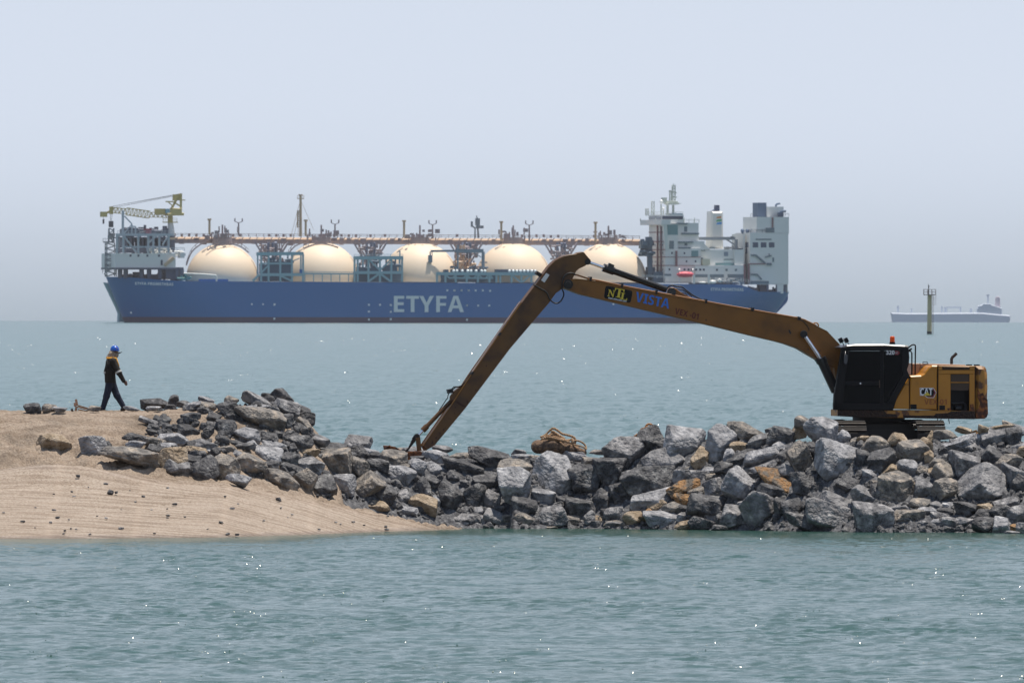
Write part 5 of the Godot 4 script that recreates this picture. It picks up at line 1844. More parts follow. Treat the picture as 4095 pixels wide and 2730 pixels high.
# a block whose near side shows between two corners of the photograph, from depth z1 back to z0
func block(m: MB, f: Callable, x0: float, y0: float, x1: float, y1: float, z1: float, z0: float) -> void:
	var a: Vector3 = f.call(x0, y1, z1)
	var b: Vector3 = f.call(x1, y0, z1)
	m.boxm(Vector3(a.x, a.y, z0), Vector3(b.x, b.y, z1))

func hull_half(x: float, y: float, xs: float, xe: float, h: float) -> float:
	var t := clampf(y / h, 0, 1)
	var lb := lerpf(52.0, 30.0, t)
	var ls := lerpf(60.0, 14.0, t)
	var a := clampf((x - xs) / lb, 0, 1)
	var b := clampf((xe - x) / ls, 0, 1)
	var fa := pow(1.0 - pow(1.0 - a, 2.2), 0.5)
	var fb := pow(1.0 - pow(1.0 - b, 2.4), lerpf(0.55, 0.35, t))
	return BEAM * minf(fa, 1.0) * lerpf(0.0, 1.0, fb)

func hull_part(y0: float, y1: float, rows: int, x_bow0: float, x_bow1: float, stern: Callable, top: Callable, closed: bool) -> ArrayMesh:
	var cols := 90
	var v := PackedVector3Array()
	var nx := cols + 1
	var full := []
	for side in [1, -1]:
		var g := PackedVector3Array()
		g.resize(nx * (rows + 1))
		for j in rows + 1:
			var t := float(j) / rows
			for i in nx:
				var s := float(i) / cols
				# more columns towards both ends
				s = 0.5 - 0.5 * cos(PI * s)
				var yy := lerpf(y0, y1, t)
				var xs := lerpf(x_bow0, x_bow1, clampf(yy / 19.4, -0.2, 1))
				var xe: float = stern.call(yy)
				var x := lerpf(xs, xe, s)
				var ty: float = top.call(x)
				var y := lerpf(y0, minf(y1, ty) if j == rows else lerpf(y0, ty, t) if closed else yy, 1.0) if closed else yy
				y = lerpf(y0, ty, t) if closed else yy
				g[j * nx + i] = Vector3(x, y, side * maxf(hull_half(x, y, lerpf(x_bow0, x_bow1, clampf(y / 19.4, -0.2, 1)), stern.call(y), 19.4), 0.02))
		full.append(g)
	var m := MB.new()
	for k in 2:
		var g: PackedVector3Array = full[k]
		for j in rows:
			for i in cols:
				var a := g[j * nx + i]
				var b := g[j * nx + i + 1]
				var d := g[(j + 1) * nx + i + 1]
				var e := g[(j + 1) * nx + i]
				if k == 0:
					m.quad(a, b, d, e)
				else:
					m.quad(b, a, e, d)
	if closed:
		for i in cols:
			var a := full[0][rows * nx + i] as Vector3
			var b := full[0][rows * nx + i + 1] as Vector3
			m.quad(a, b, Vector3(b.x, b.y, -b.z), Vector3(a.x, a.y, -a.z))
		for j in rows:
			var a := full[0][j * nx + cols] as Vector3
			var e := full[0][(j + 1) * nx + cols] as Vector3
			m.quad(a, Vector3(a.x, a.y, -a.z), Vector3(e.x, e.y, -e.z), e)
	return m.mesh()

# the point of a tank's shell that shows at a pixel
func on_tank(px: float, py: float, ce: Vector3) -> Vector3:
	var z := 8.0
	for i in 12:
		var p := S(px, py, z)
		z = lerpf(z, sqrt(maxf(0.0, 16.6 * 16.6 - pow(p.x - ce.x, 2) - pow((p.y - ce.y) * 1.04, 2))), 0.6)
	return S(px, py, z)

func rail(m: MB, a: Vector3, b: Vector3, h: float, step: float, r := 0.05) -> void:
	var n := maxi(1, int(a.distance_to(b) / step))
	for i in n + 1:
		var p := a.lerp(b, float(i) / n)
		m.beam(p, p + Vector3(0, h, 0), r * 1.6)
	m.beam(a + Vector3(0, h, 0), b + Vector3(0, h, 0), r * 2)
	m.beam(a + Vector3(0, h * 0.5, 0), b + Vector3(0, h * 0.5, 0), r * 1.4)

func lattice(m: MB, a: Vector3, b: Vector3, w: float, n: int, r: float) -> void:
	var ax := (b - a).normalized()
	var u := ax.cross(Vector3.UP if absf(ax.y) < 0.9 else Vector3.RIGHT).normalized() * w * 0.5
	var q := ax.cross(u).normalized() * w * 0.5
	for s in [[1, 1], [1, -1], [-1, -1], [-1, 1]]:
		m.beam(a + u * s[0] + q * s[1], b + u * s[0] + q * s[1], r)
	for i in n:
		var p0 := a.lerp(b, float(i) / n)
		var p1 := a.lerp(b, float(i + 1) / n)
		var f := 1.0 if i % 2 == 0 else -1.0
		m.beam(p0 + u + q * f, p1 + u - q * f, r * 0.7)
		m.beam(p0 - u + q * f, p1 - u - q * f, r * 0.7)
		m.beam(p0 + q + u * f, p1 + q - u * f, r * 0.7)

func clutter(m: MB, rng: RandomNumberGenerator, f: Callable, x0: float, y0: float, x1: float, y1: float, z0: float, z1: float, n: int, sx: float, sy: float) -> void:
	for i in n:
		var p: Vector3 = f.call(rng.randf_range(x0, x1), rng.randf_range(y0, y1), rng.randf_range(z0, z1))
		var k := rng.randi() % 3
		if k == 0:
			m.box(p, Vector3(rng.randf_range(0.4, 1) * sx, rng.randf_range(0.4, 1) * sy, 1.6))
		elif k == 1:
			m.cyl(p - Vector3(0, sy * 0.6, 0), p + Vector3(0, sy * 0.6, 0), sx * 0.22, sx * 0.22, 8)
		else:
			m.cyl(p - Vector3(sx * 0.7, 0, 0), p + Vector3(sx * 0.7, 0, 0), sy * 0.22, sy * 0.22, 8)

func build_carrier() -> void:
	var pos := P(1790, 1293, 6370)
	pos.y = sea_drop(pos.x, pos.z)
	var sh := thing("gas_carrier", "large blue liquefied gas carrier with five cream domed tanks anchored offshore", "ship", pos)
	sh.rotation.y = SY
	var rng := RandomNumberGenerator.new()
	rng.seed = 77
	var sans := font("Droid Sans", 700)
	var I := Transform3D()
	var m: MB
	var bow1 := s1(118, 1000, 0).x + 0.8
	var bow0 := s1(306, 1485, 0).x + 1.2
	var st0 := s1(0, 0, 0)
	var stern := func(y: float) -> float:
		var px := lerps(y, [0.0, 3.0, 6.0, 9.0, 12.0, 14.2], [3080.0, 3095.0, 3112.0, 3130.0, 3147.0, 3155.0])
		return S(px, 1200, 9.0).x + 2.2
	var top := func(x: float) -> float:
		var px := 1790.0 + (x * cos(SY) + BEAM * sin(SY)) * KS
		return (1293.0 - lerps(px, [420, 520, 640, 760, 1400, 2900, 2960, 3000, 3030, 3160], [1110, 1112, 1122, 1128, 1131, 1136, 1138, 1150, 1166, 1167])) / KS
	part(sh, "hull", hull_part(2.4, 19.4, 14, bow0, bow1, stern, top, true), M.hull_blue)
	part(sh, "boot_stripe", hull_part(-4.0, 2.4, 3, bow0, bow1, stern, func(_x): return 2.4, true), M.boot_red)
	m = MB.new()
	m.box(Vector3((S(640, 1128, 0).x + S(2900, 1128, 0).x) * 0.5, 17.3, 0), Vector3(S(2900, 1128, 0).x - S(640, 1128, 0).x, 0.1, 38.0))
	part(sh, "deck", m, M.ship_deck)
	m = MB.new()
	m.prism([s1(112, 1064, -6), s1(220, 1075, -6), s1(400, 1490, -6), s1(262, 1490, -6), s1(266, 1395, -6), s1(240, 1330, -6)], -9.0, -5.0, 0.2)
	part(sh, "bow_fairing", m, M.teal_pale)
	lettering(sh, "lettering", "ETYFA", sans, S(1716, 1217, BEAM + 0.12), Vector2(1, 0), 279.0 / KS / cos(SY), 65.0 / KS, M.hull_letter, I)
	lettering(sh, "lettering", "ETYFA PROMETHEAS", sans, S(627, 1139, BEAM + 0.1) + Vector3(0, 0, -0.6), Vector2(1, -0.02), 154.0 / KS, 11.5 / KS, M.hull_letter, I)
	lettering(sh, "lettering", "ETYFA PROMETHEAS", sans, S(2909, 1157, BEAM + 0.12), Vector2(1, -0.01), 134.0 / KS, 12.0 / KS, M.hull_letter, I)
	m = MB.new()
	for q in [[1930, 1128], [2012, 1128], [2090, 1128], [2168, 1128], [1056, 1290], [1180, 1290], [1300, 1292], [1056, 1365], [1300, 1368], [1056, 1455], [1300, 1450], [2150, 1295], [2150, 1455], [5, 1290], [5, 1446]]:
		m.box(s2(q[0], q[1], BEAM + 0.05), Vector3(0.8, 0.8, 0.06))
	for q in [[50, 1008], [135, 1008], [220, 1008], [300, 1008], [385, 1008], [470, 1012], [200, 1185], [330, 1185], [460, 1185], [1920, 1165]]:
		m.box(s3(q[0], q[1], BEAM + 0.05), Vector3(0.8, 0.8, 0.06))
	for q in [[418, 1388], [1710, 1295], [1830, 1295], [1955, 1295]]:
		m.box(s1(q[0], q[1], BEAM + 0.03), Vector3(0.7, 0.7, 0.06))
	part(sh, "draught_mark", m, M.hull_letter)

	# tanks
	var tx := [512.0, 738.0, 964.0, 1178.5, 1398.0]
	for i in 5:
		var ce := S(tx[i] * 1.7411, 1118, 0)
		m = MB.new()
		m.ball(ce, Vector3(16.2, 15.6, 16.2) * (1.0 if i > 0 else 0.95), 56, 0.0, PI / 2)
		var tk := part(sh, "tank", m, M.tank)
		m = MB.new()
		m.cyl(Vector3(ce.x, 15.5, 0), Vector3(ce.x, ce.y, 0), 16.0 * (1.0 if i > 0 else 0.95), 16.2 * (1.0 if i > 0 else 0.95), 56, false)
		part(tk, "skirt", m, M.tank)
		# pump tower and valves on top of each dome
		m = MB.new()
		var dome := ce + Vector3(0, 15.4, 0)
		m.cyl(dome + Vector3(0, -1, 0), dome + Vector3(0, 2.4, 0), 4.4, 4.0, 20)
		for k in 16:
			var o := Vector3(rng.randf_range(-7, 7), rng.randf_range(1.5, 5.6), rng.randf_range(-3, 6))
			if rng.randf() < 0.5:
				m.box(dome + o, Vector3(rng.randf_range(0.6, 2.4), rng.randf_range(0.5, 2.0), 1.2))
			else:
				m.cyl(dome + o - Vector3(0, 1.5, 0), dome + o + Vector3(0, rng.randf_range(0.3, 1.6), 0), 0.3, 0.3, 8)
		rail(m, dome + Vector3(-7.5, 2.0, 5), dome + Vector3(7.5, 2.0, 5), 1.3, 1.6, 0.06)
		m.cyl(dome + Vector3(0, 2, 0), dome + Vector3(0, 7.5, 0), 0.45, 0.35, 8)
		part(tk, "dome_fittings", m, M.deck_gear)
	# curved stairs over the first two domes
	for q in [[0, [[995, 880], [1050, 740], [1150, 650], [1245, 600]]], [0, [[1225, 715], [1300, 672], [1400, 655], [1500, 650], [1590, 680], [1670, 740]]]]:
		m = MB.new()
		var pts := []
		for e in q[1]:
			pts.append(on_tank(380 + 0.36986 * e[0], 740 + 0.3699 * e[1], S(512.0 * 1.7411, 1118, 0)))
		pts = spline(pts)
		for i in pts.size() - 1:
			m.beam(pts[i], pts[i + 1], 0.5)
			m.beam(pts[i] + Vector3(0, 1.3, 0), pts[i + 1] + Vector3(0, 1.3, 0), 0.2)
			if i % 2 == 0:
				m.beam(pts[i], pts[i] + Vector3(0, 1.3, 0), 0.2)
		part(sh, "tank_stair", m, M.deck_gear)
	for q in [[[320, 660], [450, 615], [560, 610], [710, 650]], [[150, 720], [220, 640], [310, 600]]]:
		m = MB.new()
		var pts := []
		for e in q:
			pts.append(on_tank(1100 + 0.35714 * e[0], 760 + 0.35714 * e[1], S(738.0 * 1.7411, 1118, 0)))
		pts = spline(pts)
		for i in pts.size() - 1:
			m.beam(pts[i], pts[i + 1], 0.5)
			m.beam(pts[i] + Vector3(0, 1.3, 0), pts[i + 1] + Vector3(0, 1.3, 0), 0.2)
			if i % 2 == 0:
				m.beam(pts[i], pts[i] + Vector3(0, 1.3, 0), 0.2)
		part(sh, "tank_stair", m, M.deck_gear)

	# the flying passage with its pipes from the fore module to the bridge
	var y_top := 950.0
	m = MB.new()
	for q in [[960.0, 0.55, -4.0], [966.0, 0.5, -6.0], [963.0, 0.45, -9.0], [955.0, 0.4, -7.0]]:
		m.cyl(S(700, q[0], q[2]), S(2560, q[0] + 5, q[2]), q[1], q[1], 10)
	part(sh, "cargo_pipe", m, M.pipe_tan)
	m = MB.new()
	for z in [-3.0, -11.0]:
		m.beam(S(690, 973, z), S(2560, 978, z), 0.7)
		m.beam(S(690, 966, z), S(2560, 971, z), 0.5)
		rail(m, S(700, 950, z), S(2560, 955, z), 1.3, 3.2, 0.07)
	var n := 64
	for i in n:
		var x := lerpf(700, 2550, i / float(n))
		m.beam(S(x, 973, -3), S(x + 14, 951, -3), 0.3)
		m.beam(S(x, 975, -3), S(x, 975, -11), 0.4)
		for k in 2:
			m.box(S(x, 970 + rng.randf_range(-10, 8), -3.4), Vector3(rng.randf_range(0.8, 2.6), rng.randf_range(0.6, 1.8), 0.8))
		if rng.randf() < 0.5:
			m.box(S(x, 946 - rng.randf_range(0, 3), -6.0), Vector3(0.9, 1.2, 0.8))
	part(sh, "pipe_bridge", m, M.deck_gear)
	# pillars and braces of the passage between the tanks
	for x in [625.0, 850.0, 1070.0, 1288.0]:
		m = MB.new()
		var px: float = x * 1.7411
		for o in [-14.0, 4.0, 16.0]:
			m.cyl(S(px + o, 1125, rng.randf_range(-6, 6)), S(px + o, 972, rng.randf_range(-3, 5)), 0.6, 0.6, 10)
		part(sh, "pillar", m, M.pillar_grey)
		m = MB.new()
		for s in [-1.0, 1.0]:
			m.beam(S(px + s * 66, 972, 6), S(px + s * 12, 1060, 7), 0.7)
			m.beam(S(px + s * 52, 972, -5), S(px + s * 6, 1050, -5), 0.5)
			m.beam(S(px + s * 40, 975, 6), S(px + s * 40, 1010, 6), 0.4)
		clutter(m, rng, S, px - 44, 982, px + 44, 1118, -6, 10, 96, 1.5, 1.5)
		part(sh, "pipe_stack", m, M.deck_gear)
	# masts
	for q in [[s1(1245, 545, 3), s1(1245, 392, 3), 0.48], [s2(345, 525, 3), s2(345, 358, 3), 0.48], [s2(1443, 540, 3), s2(1443, 362, 3), 0.48], [s3(600, 430, 3), s3(600, 212, 3), 0.48], [s3(1710, 440, 3), s3(1710, 216, 3), 0.48]]:
		m = MB.new()
		m.cyl(q[0], q[1], q[2], q[2], 10)
		m.cyl(q[1], q[1] + Vector3(0, 0.7, 0), 0.85, 0.85, 10)
		part(sh, "vent_mast", m, M.mast_tan)
	for q in [[s1(1558, 555, 3), s1(1558, 420, 3)], [s2(670, 525, 3), s2(672, 392, 3)], [s2(1762, 550, 3), s2(1762, 395, 3)], [s3(930, 430, 3), s3(930, 240, 3)]]:
		m = MB.new()
		m.cyl(q[0], q[1], 0.38, 0.32, 8)
		for s in [-1.0, 1.0]:
			m.beam(q[1], q[1] + Vector3(1.6 * s, 0.6, 0), 0.3)
			m.beam(q[1] + Vector3(1.6 * s, 0.6, 0), q[1] + Vector3(1.6 * s, 2.0, 0), 0.45)
		part(sh, "lamp_mast", m, M.deck_gear)
	m = MB.new()
	m.cyl(s2(287, 530, 2), s2(287, 70, 2), 0.65, 0.5, 12)
	m.cyl(s2(287, 75, 2), s2(287, 58, 2), 0.95, 0.95, 12)
	rail(m, s2(250, 105, 2), s2(325, 105, 2), 1.2, 1.5, 0.07)
	m.beam(s2(250, 105, 2), s2(325, 105, 2), 0.4)
	lattice(m, s2(268, 430, 2), s2(268, 235, 2), 1.2, 9, 0.2)
	for q in [[275, 160, 180, 525], [275, 230, 215, 525], [300, 150, 435, 455], [262, 235, 260, 525]]:
		m.beam(s2(q[0], q[1], 2), s2(q[2], q[3], 3), 0.14)
	part(sh, "tall_mast", m, M.mast_tan)
	m = MB.new()
	for q in [[290, 390, 290, 265, 0.35], [330, 390, 315, 150, 0.45], [315, 150, 305, 125, 0.25]]:
		m.cyl(s3(q[0], q[1], -8), s3(q[2], q[3], -8), q[4], q[4] * 0.8, 8)
	m.beam(s3(290, 275, -8), s3(252, 245, -8), 0.6)
	m.beam(s3(252, 260, -8), s3(252, 195, -8), 0.8)
	m.box(s3(345, 260, -8), Vector3(3, 1.2, 2))
	m.box(s3(320, 200, -8), Vector3(1.8, 3.0, 1.5))
	part(sh, "antenna_mast", m, M.ship_grey)

	# deck modules
	m = MB.new()
	for x in [240.0, 385.0, 612.0, 840.0, 1055.0]:
		m.beam(m1(x, 1125), m1(x, 585), 0.75)
	for x in [165.0, 1005.0, 750.0]:
		m.beam(m1(x, 1000, 12), m1(x, 585, 12), 0.6)
	m.beam(m1(150, 585), m1(1060, 575), 1.4); m.beam(m1(230, 990), m1(1070, 985), 1.2); m.beam(m1(250, 770), m1(840, 770), 0.7)
	m.beam(m1(240, 955), m1(385, 800), 0.6); m.beam(m1(620, 1010), m1(835, 1110), 0.7); m.beam(m1(840, 730), m1(980, 670), 0.4)
	m.beam(m1(205, 985), m1(80, 1110), 0.9)
	part(sh, "module_frame", m, M.teal_pale)
	m = MB.new()
	block(m, m1, 250, 790, 385, 975, 18, 12); block(m, m1, 395, 730, 835, 975, 17, 11); block(m, m1, 240, 1000, 835, 1120, 15, 8)
	clutter(m, rng, m1, 400, 690, 830, 740, 12, 17, 14, 1.6, 2.2)
	part(sh, "module_machinery", m, M.module_dark)
	m = MB.new()
	block(m, m1, 1000, 880, 1045, 965, 19, 17)
	part(sh, "blue_drum", m, M.drum_blue)
	m = MB.new()
	rail(m, m1(1080, 985), m1(2030, 990), 1.2, 9.0, 0.1)
	for i in 6:
		m.beam(m1(1090 + i * 170, 1120), m1(1090 + i * 170, 965), 0.35)
	m.beam(m1(1075, 965), m1(2030, 970), 0.6)
	part(sh, "deck_rail", m, M.teal_pale)
	m = MB.new()
	for x in [895.0, 930.0, 1050.0, 1178.0, 1305.0, 1425.0]:
		m.beam(s2(x, 1035), s2(x, 770), 0.75)
	for x in [1395.0, 985.0]:
		m.beam(s2(x, 1030, 13), s2(x, 770, 13), 0.7)
	m.beam(s2(885, 768), s2(1435, 765), 1.5); m.beam(s2(885, 932), s2(1432, 930), 1.2)
	m.beam(s2(1060, 790), s2(1175, 905), 0.6); m.beam(s2(1295, 790), s2(1180, 905), 0.6)
	m.beam(s2(1050, 1030), s2(1175, 940), 0.8); m.beam(s2(1178, 940), s2(1300, 1030), 0.8)
	rail(m, s2(890, 768), s2(1435, 765), 1.4, 5.0, 0.08)
	m.beam(s2(1400, 750), s2(1400, 690), 0.5)
	part(sh, "module_frame", m, M.teal_pale)
	m = MB.new()
	block(m, s2, 935, 870, 1170, 925, 17, 12); block(m, s2, 1240, 850, 1370, 925, 17, 12); block(m, s2, 900, 945, 1420, 1035, 14, 8)
	clutter(m, rng, s2, 940, 800, 1410, 910, 10, 17, 26, 1.6, 2.6)
	part(sh, "module_machinery", m, M.module_dark)
	m = MB.new()
	for x in [235.0, 400.0, 600.0, 815.0, 1033.0, 1258.0, 1395.0, 1470.0, 1690.0, 1885.0, 2080.0]:
		m.beam(m3(x, 1135), m3(x, 965), 0.8)
	m.beam(m3(220, 960), m3(2190, 962), 1.3)
	for q in [[415, 985, 470, 1045], [590, 985, 545, 1045], [830, 985, 880, 1045], [800, 985, 760, 1045], [1048, 985, 1120, 1050], [1010, 985, 960, 1045], [1245, 985, 1190, 1045], [1275, 990, 1330, 1060], [1700, 985, 1870, 1125], [2070, 985, 1900, 1125], [470, 1045, 1330, 1050], [1420, 965, 1470, 1010]]:
		m.beam(m3(q[0], q[1]), m3(q[2], q[3]), 0.6)
	part(sh, "module_frame", m, M.teal_pale)
	m = MB.new()
	block(m, m3, 250, 985, 1400, 1125, 15, 10); block(m, m3, 1395, 875, 1640, 945, 18, 14); block(m, m3, 1640, 880, 2190, 940, 17.5, 14)
	block(m, m3, 390, 880, 460, 945, 18, 14)
	block(m, m3, 520, 870, 1200, 945, 16, 13)
	clutter(m, rng, m3, 500, 830, 1200, 880, 12, 17, 18, 1.2, 1.4)
	part(sh, "module_machinery", m, M.module_dark)
	for x in [560.0, 625.0, 730.0, 835.0, 900.0, 1000.0, 1108.0, 1172.0, 1650.0, 1725.0, 1797.0, 1867.0, 1938.0, 2012.0, 2085.0, 2158.0]:
		m = MB.new()
		m.ball(m3(x, 905, 19.6), Vector3(0.62, 0.62, 0.62) * 1.0, 16)
		m.cyl(m3(x, 905, 19.6), m3(x, 905, 17.0), 0.6, 0.6, 16)
		part(sh, "bottle_end", m, M.bottle_white)
	# cargo crane amidships
	m = MB.new()
	m.cyl(m3(1135, 900, 15), m3(1137, 530, 15), 0.75, 0.65, 14)
	m.beam(m3(1075, 740, 15), m3(1215, 740, 15), 0.5)
	m.beam(m3(1140, 515, 15), m3(600, 515, 15), 1.0, 1.6); m.beam(m3(600, 515, 15), m3(110, 520, 15), 0.8, 0.9)
	m.beam(m3(930, 535, 15), m3(1100, 640, 15), 0.35)
	m.beam(m3(100, 530, 15), m3(100, 620, 15), 0.5); m.beam(m3(135, 530, 15), m3(140, 620, 15), 0.3); m.box(m3(100, 670, 15), Vector3(1.6, 3.0, 1.5))
	m.cyl(m3(640, 950, 14), m3(640, 400, 14), 0.45, 0.4, 10)
	part(sh, "deck_crane", m, M.crane_grey)
	m = MB.new()
	for q in [[610, 385, 590], [700, 400, 660], [760, 390, 650], [820, 660, 880], [880, 660, 880]]:
		m.cyl(m3(q[0], q[2] + 250, 5), m3(q[0], q[1], 5), 0.5, 0.5, 10)
	clutter(m, rng, m3, 640, 690, 950, 880, 4, 12, 30, 1.6, 2.4)
	part(sh, "manifold", m, M.pipe_tan)

	# fore module
	m = MB.new()
	block(m, s1, 245, 752, 890, 905, 16, -16)
	var fh := part(sh, "fore_house", m, M.ship_white)
	m = MB.new()
	for x in [408.0, 492.0, 588.0, 712.0]:
		m.box(s1(x, 776, 16.05), Vector3(0.8, 0.9, 0.1))
	part(fh, "porthole", m, M.ship_window)
	m = MB.new()
	block(m, s1, 730, 822, 752, 880, 16.06, 15.9)
	part(fh, "door", m, M.ship_window)
	m = MB.new()
	block(m, s1, 250, 905, 900, 925, 17, -17)
	for x in [290.0, 350.0, 520.0, 600.0, 720.0, 800.0, 900.0, 950.0]:
		for z in [14.0, -10.0]:
			m.beam(s1(x, 1020, z), s1(x, 915, z), 1.4 if z > 0 else 1.0)
	block(m, s1, 820, 900, 975, 1030, 14, -12); block(m, s1, 500, 950, 550, 1020, 10, -6); block(m, s1, 590, 975, 820, 1030, 10, -6); block(m, s1, 380, 985, 420, 1020, 10, -6)
	clutter(m, rng, s1, 320, 985, 960, 1035, 2, 14, 30, 2.2, 2.4)
	part(sh, "fore_machinery", m, M.ship_dark)
	m = MB.new()
	for x in [262.0, 330.0, 490.0, 597.0, 650.0, 715.0, 815.0]:
		for z in [16.0, -14.0]:
			m.beam(s1(x, 750, z), s1(x, 548, z), 0.85)
	m.beam(s1(255, 552), s1(870, 552), 1.0); m.beam(s1(260, 552, -14), s1(870, 552, -14), 1.0)
	m.beam(s1(330, 682, 16), s1(820, 682, 16), 0.7)
	m.beam(s1(340, 570, 16), s1(470, 740, 16), 0.7); m.beam(s1(810, 570, 16), s1(750, 660, 16), 0.6); m.beam(s1(600, 640, 16), s1(690, 560, 16), 0.6)
	for x in [318.0, 330.0]:
		m.beam(s1(x, 560, 14), s1(x, 290, 14), 0.5)
	m.beam(s1(340, 350, 14), s1(420, 435, 14), 0.5); m.beam(s1(420, 435, 14), s1(420, 545, 14), 0.5)
	m.beam(s1(425, 462, 14), s1(460, 465, 14), 0.6); m.beam(s1(460, 465, 14), s1(460, 545, 14), 0.5)
	m.beam(s1(335, 540, 14), s1(420, 440, 14), 0.4)
	rail(m, s1(270, 548), s1(865, 548), 1.4, 4.0, 0.09)
	rail(m, s1(580, 735, 17), s1(985, 725, 17), 1.4, 3.0, 0.1)
	part(sh, "fore_frame", m, M.lattice_grey)
	m = MB.new()
	block(m, s1, 330, 575, 820, 590, 10, -12); block(m, s1, 340, 695, 820, 745, 10, -12)
	for i in 11:
		var x := 345 + i * 44
		block(m, s1, x, 588, x + rng.randf_range(12, 30), 690, 8, rng.randf_range(-8, 2))
	clutter(m, rng, s1, 340, 600, 820, 740, -6, 10, 40, 2.4, 2.8)
	clutter(m, rng, s1, 340, 490, 800, 545, -4, 12, 46, 2.6, 3.0)
	block(m, s1, 335, 490, 410, 545, 10, 0); block(m, s1, 440, 505, 540, 548, 9, 0); block(m, s1, 640, 500, 760, 548, 8, 0)
	part(sh, "process_plant", m, M.ship_dark)
	m = MB.new()
	block(m, s1, 570, 485, 628, 540, 12, 6)
	part(sh, "red_winch", m, M.winch_red)
	m = MB.new()
	m.beam(s1(740, 590, 8), s1(880, 590, 8), 0.9)
	m.beam(s1(770, 880, 16.4), s1(870, 800, 16.4), 1.0, 1.3)
	part(sh, "yellow_stair", m, M.mast_tan)
	m = MB.new()
	clutter(m, rng, s1, 590, 690, 860, 745, 10, 16, 26, 1.8, 1.4)
	block(m, s1, 940, 740, 985, 800, 14, 8)
	clutter(m, rng, s1, 880, 720, 980, 780, 6, 14, 12, 1.8, 1.4)
	part(sh, "white_tackle", m, M.ship_white)
	m = MB.new()
	clutter(m, rng, s1, 930, 985, 1030, 1035, 8, 16, 16, 2.4, 2.0)
	part(sh, "mooring_winch", m, M.winch_green)
	m = MB.new()
	m.tube([s1(980, 965), s1(1200, 975), s1(1320, 985), s1(1330, 1000), s1(1330, 1050)], 0.35, 6)
	part(sh, "bent_pipe", m, M.ship_white)
	m = MB.new()
	block(m, s1, 1160, 1026, 1455, 1050, 19, 14)
	part(sh, "blue_tray", m, M.hull_blue)
	# foremast
	m = MB.new()
	lattice(m, s1(188, 1000, 4), s1(188, 640, 4), 4.0, 12, 0.38)
	lattice(m, s1(190, 640, 4), s1(194, 480, 4), 2.0, 6, 0.3)
	m.beam(s1(110, 630, 4), s1(228, 632, 4), 0.8, 0.6); rail(m, s1(105, 630, 5), s1(228, 632, 5), 1.5, 2.0, 0.09)
	m.beam(s1(160, 545, 4), s1(225, 545, 4), 0.5); clutter(m, rng, s1, 165, 540, 215, 585, 3, 5, 10, 1.6, 1.4)
	rail(m, s1(105, 965, 10), s1(245, 965, 10), 2.0, 2.5, 0.12); m.beam(s1(120, 965, 8), s1(150, 1000, 8), 0.4)
	part(sh, "foremast", m, M.ship_grey)
	# bow crane
	m = MB.new()
	m.cyl(s1(833, 740, 4), s1(833, 560, 4), 1.7, 1.75, 20); 
	part(sh, "crane_pedestal", m, M.ship_dark)
	m = MB.new()
	m.cyl(s1(833, 562, 4), s1(833, 500, 4), 1.75, 1.5, 20); m.cyl(s1(833, 500, 4), s1(826, 415, 4), 1.5, 1.1, 20)
	part(sh, "crane_pedestal", m, M.pedestal_white)
	m = MB.new()
	m.cyl(s1(826, 415, 4), s1(824, 345, 4), 1.1, 1.1, 20)
	m.beam(s1(750, 415, 4), s1(898, 415, 4), 4.0, 0.4)
	rail(m, s1(750, 414, 7), s1(898, 414, 7), 1.6, 2.5, 0.09)
	m.prism([s1(785, 345, 6), s1(790, 318, 6), s1(830, 318, 6), s1(845, 262, 6), s1(944, 266, 6), s1(948, 312, 6), s1(970, 314, 6), s1(970, 342, 6)], 0.5, 7.0, 0.15)
	m.beam(s1(938, 300, 3), s1(940, 105, 3), 0.8); m.beam(s1(938, 300, 6), s1(940, 105, 6), 0.8)
	m.beam(s1(932, 108, 4.5), s1(830, 275, 4.5), 0.7); m.beam(s1(905, 150, 3), s1(845, 262, 3), 0.6); m.beam(s1(865, 200, 6), s1(930, 240, 6), 0.6); m.beam(s1(890, 150, 6), s1(850, 250, 6), 0.6)
	m.box(s1(898, 148, 4.5), Vector3(3.6, 2.6, 2.0)); m.beam(s1(775, 193, 4.5), s1(870, 195, 4.5), 0.5); m.beam(s1(800, 195, 4.5), s1(850, 240, 4.5), 0.4)
	m.box(s1(960, 176, 4.5), Vector3(1.8, 0.4, 2.0))
	var jib := [[786, 330], [700, 345], [560, 345], [340, 300], [245, 280], [190, 290], [110, 333]]
	lattice(m, s1(786, 338, 4.5), s1(600, 335, 4.5), 2.0, 8, 0.28)
	lattice(m, s1(600, 335, 4.5), s1(360, 300, 4.5), 3.0, 12, 0.28)
	lattice(m, s1(360, 300, 4.5), s1(200, 286, 4.5), 2.2, 8, 0.28)
	m.beam(s1(200, 288, 4.5), s1(108, 335, 4.5), 0.9); m.beam(s1(192, 330, 4.5), s1(194, 248, 4.5), 1.5); m.box(s1(112, 332, 4.5), Vector3(2.8, 2.2, 2.0))
	m.box(s1(712, 302, 4.5), Vector3(4.2, 2.6, 2.0))
	var cr := part(sh, "bow_crane", m, M.crane_yellow)
	m = MB.new()
	block(m, s1, 780, 270, 822, 318, 6.8, 2.0)
	part(cr, "operator_cab", m, M.teal_pale)
	m = MB.new()
	m.beam(s1(940, 105, 4), s1(195, 248, 4), 0.16); m.beam(s1(935, 120, 5), s1(205, 262, 5), 0.16); m.beam(s1(925, 115, 4), s1(340, 220, 4), 0.12)
	m.beam(s1(183, 330, 4.5), s1(186, 430, 4.5), 0.16); m.beam(s1(201, 330, 4.5), s1(196, 430, 4.5), 0.16); m.beam(s1(108, 340, 4.5), s1(110, 400, 4.5), 0.14)
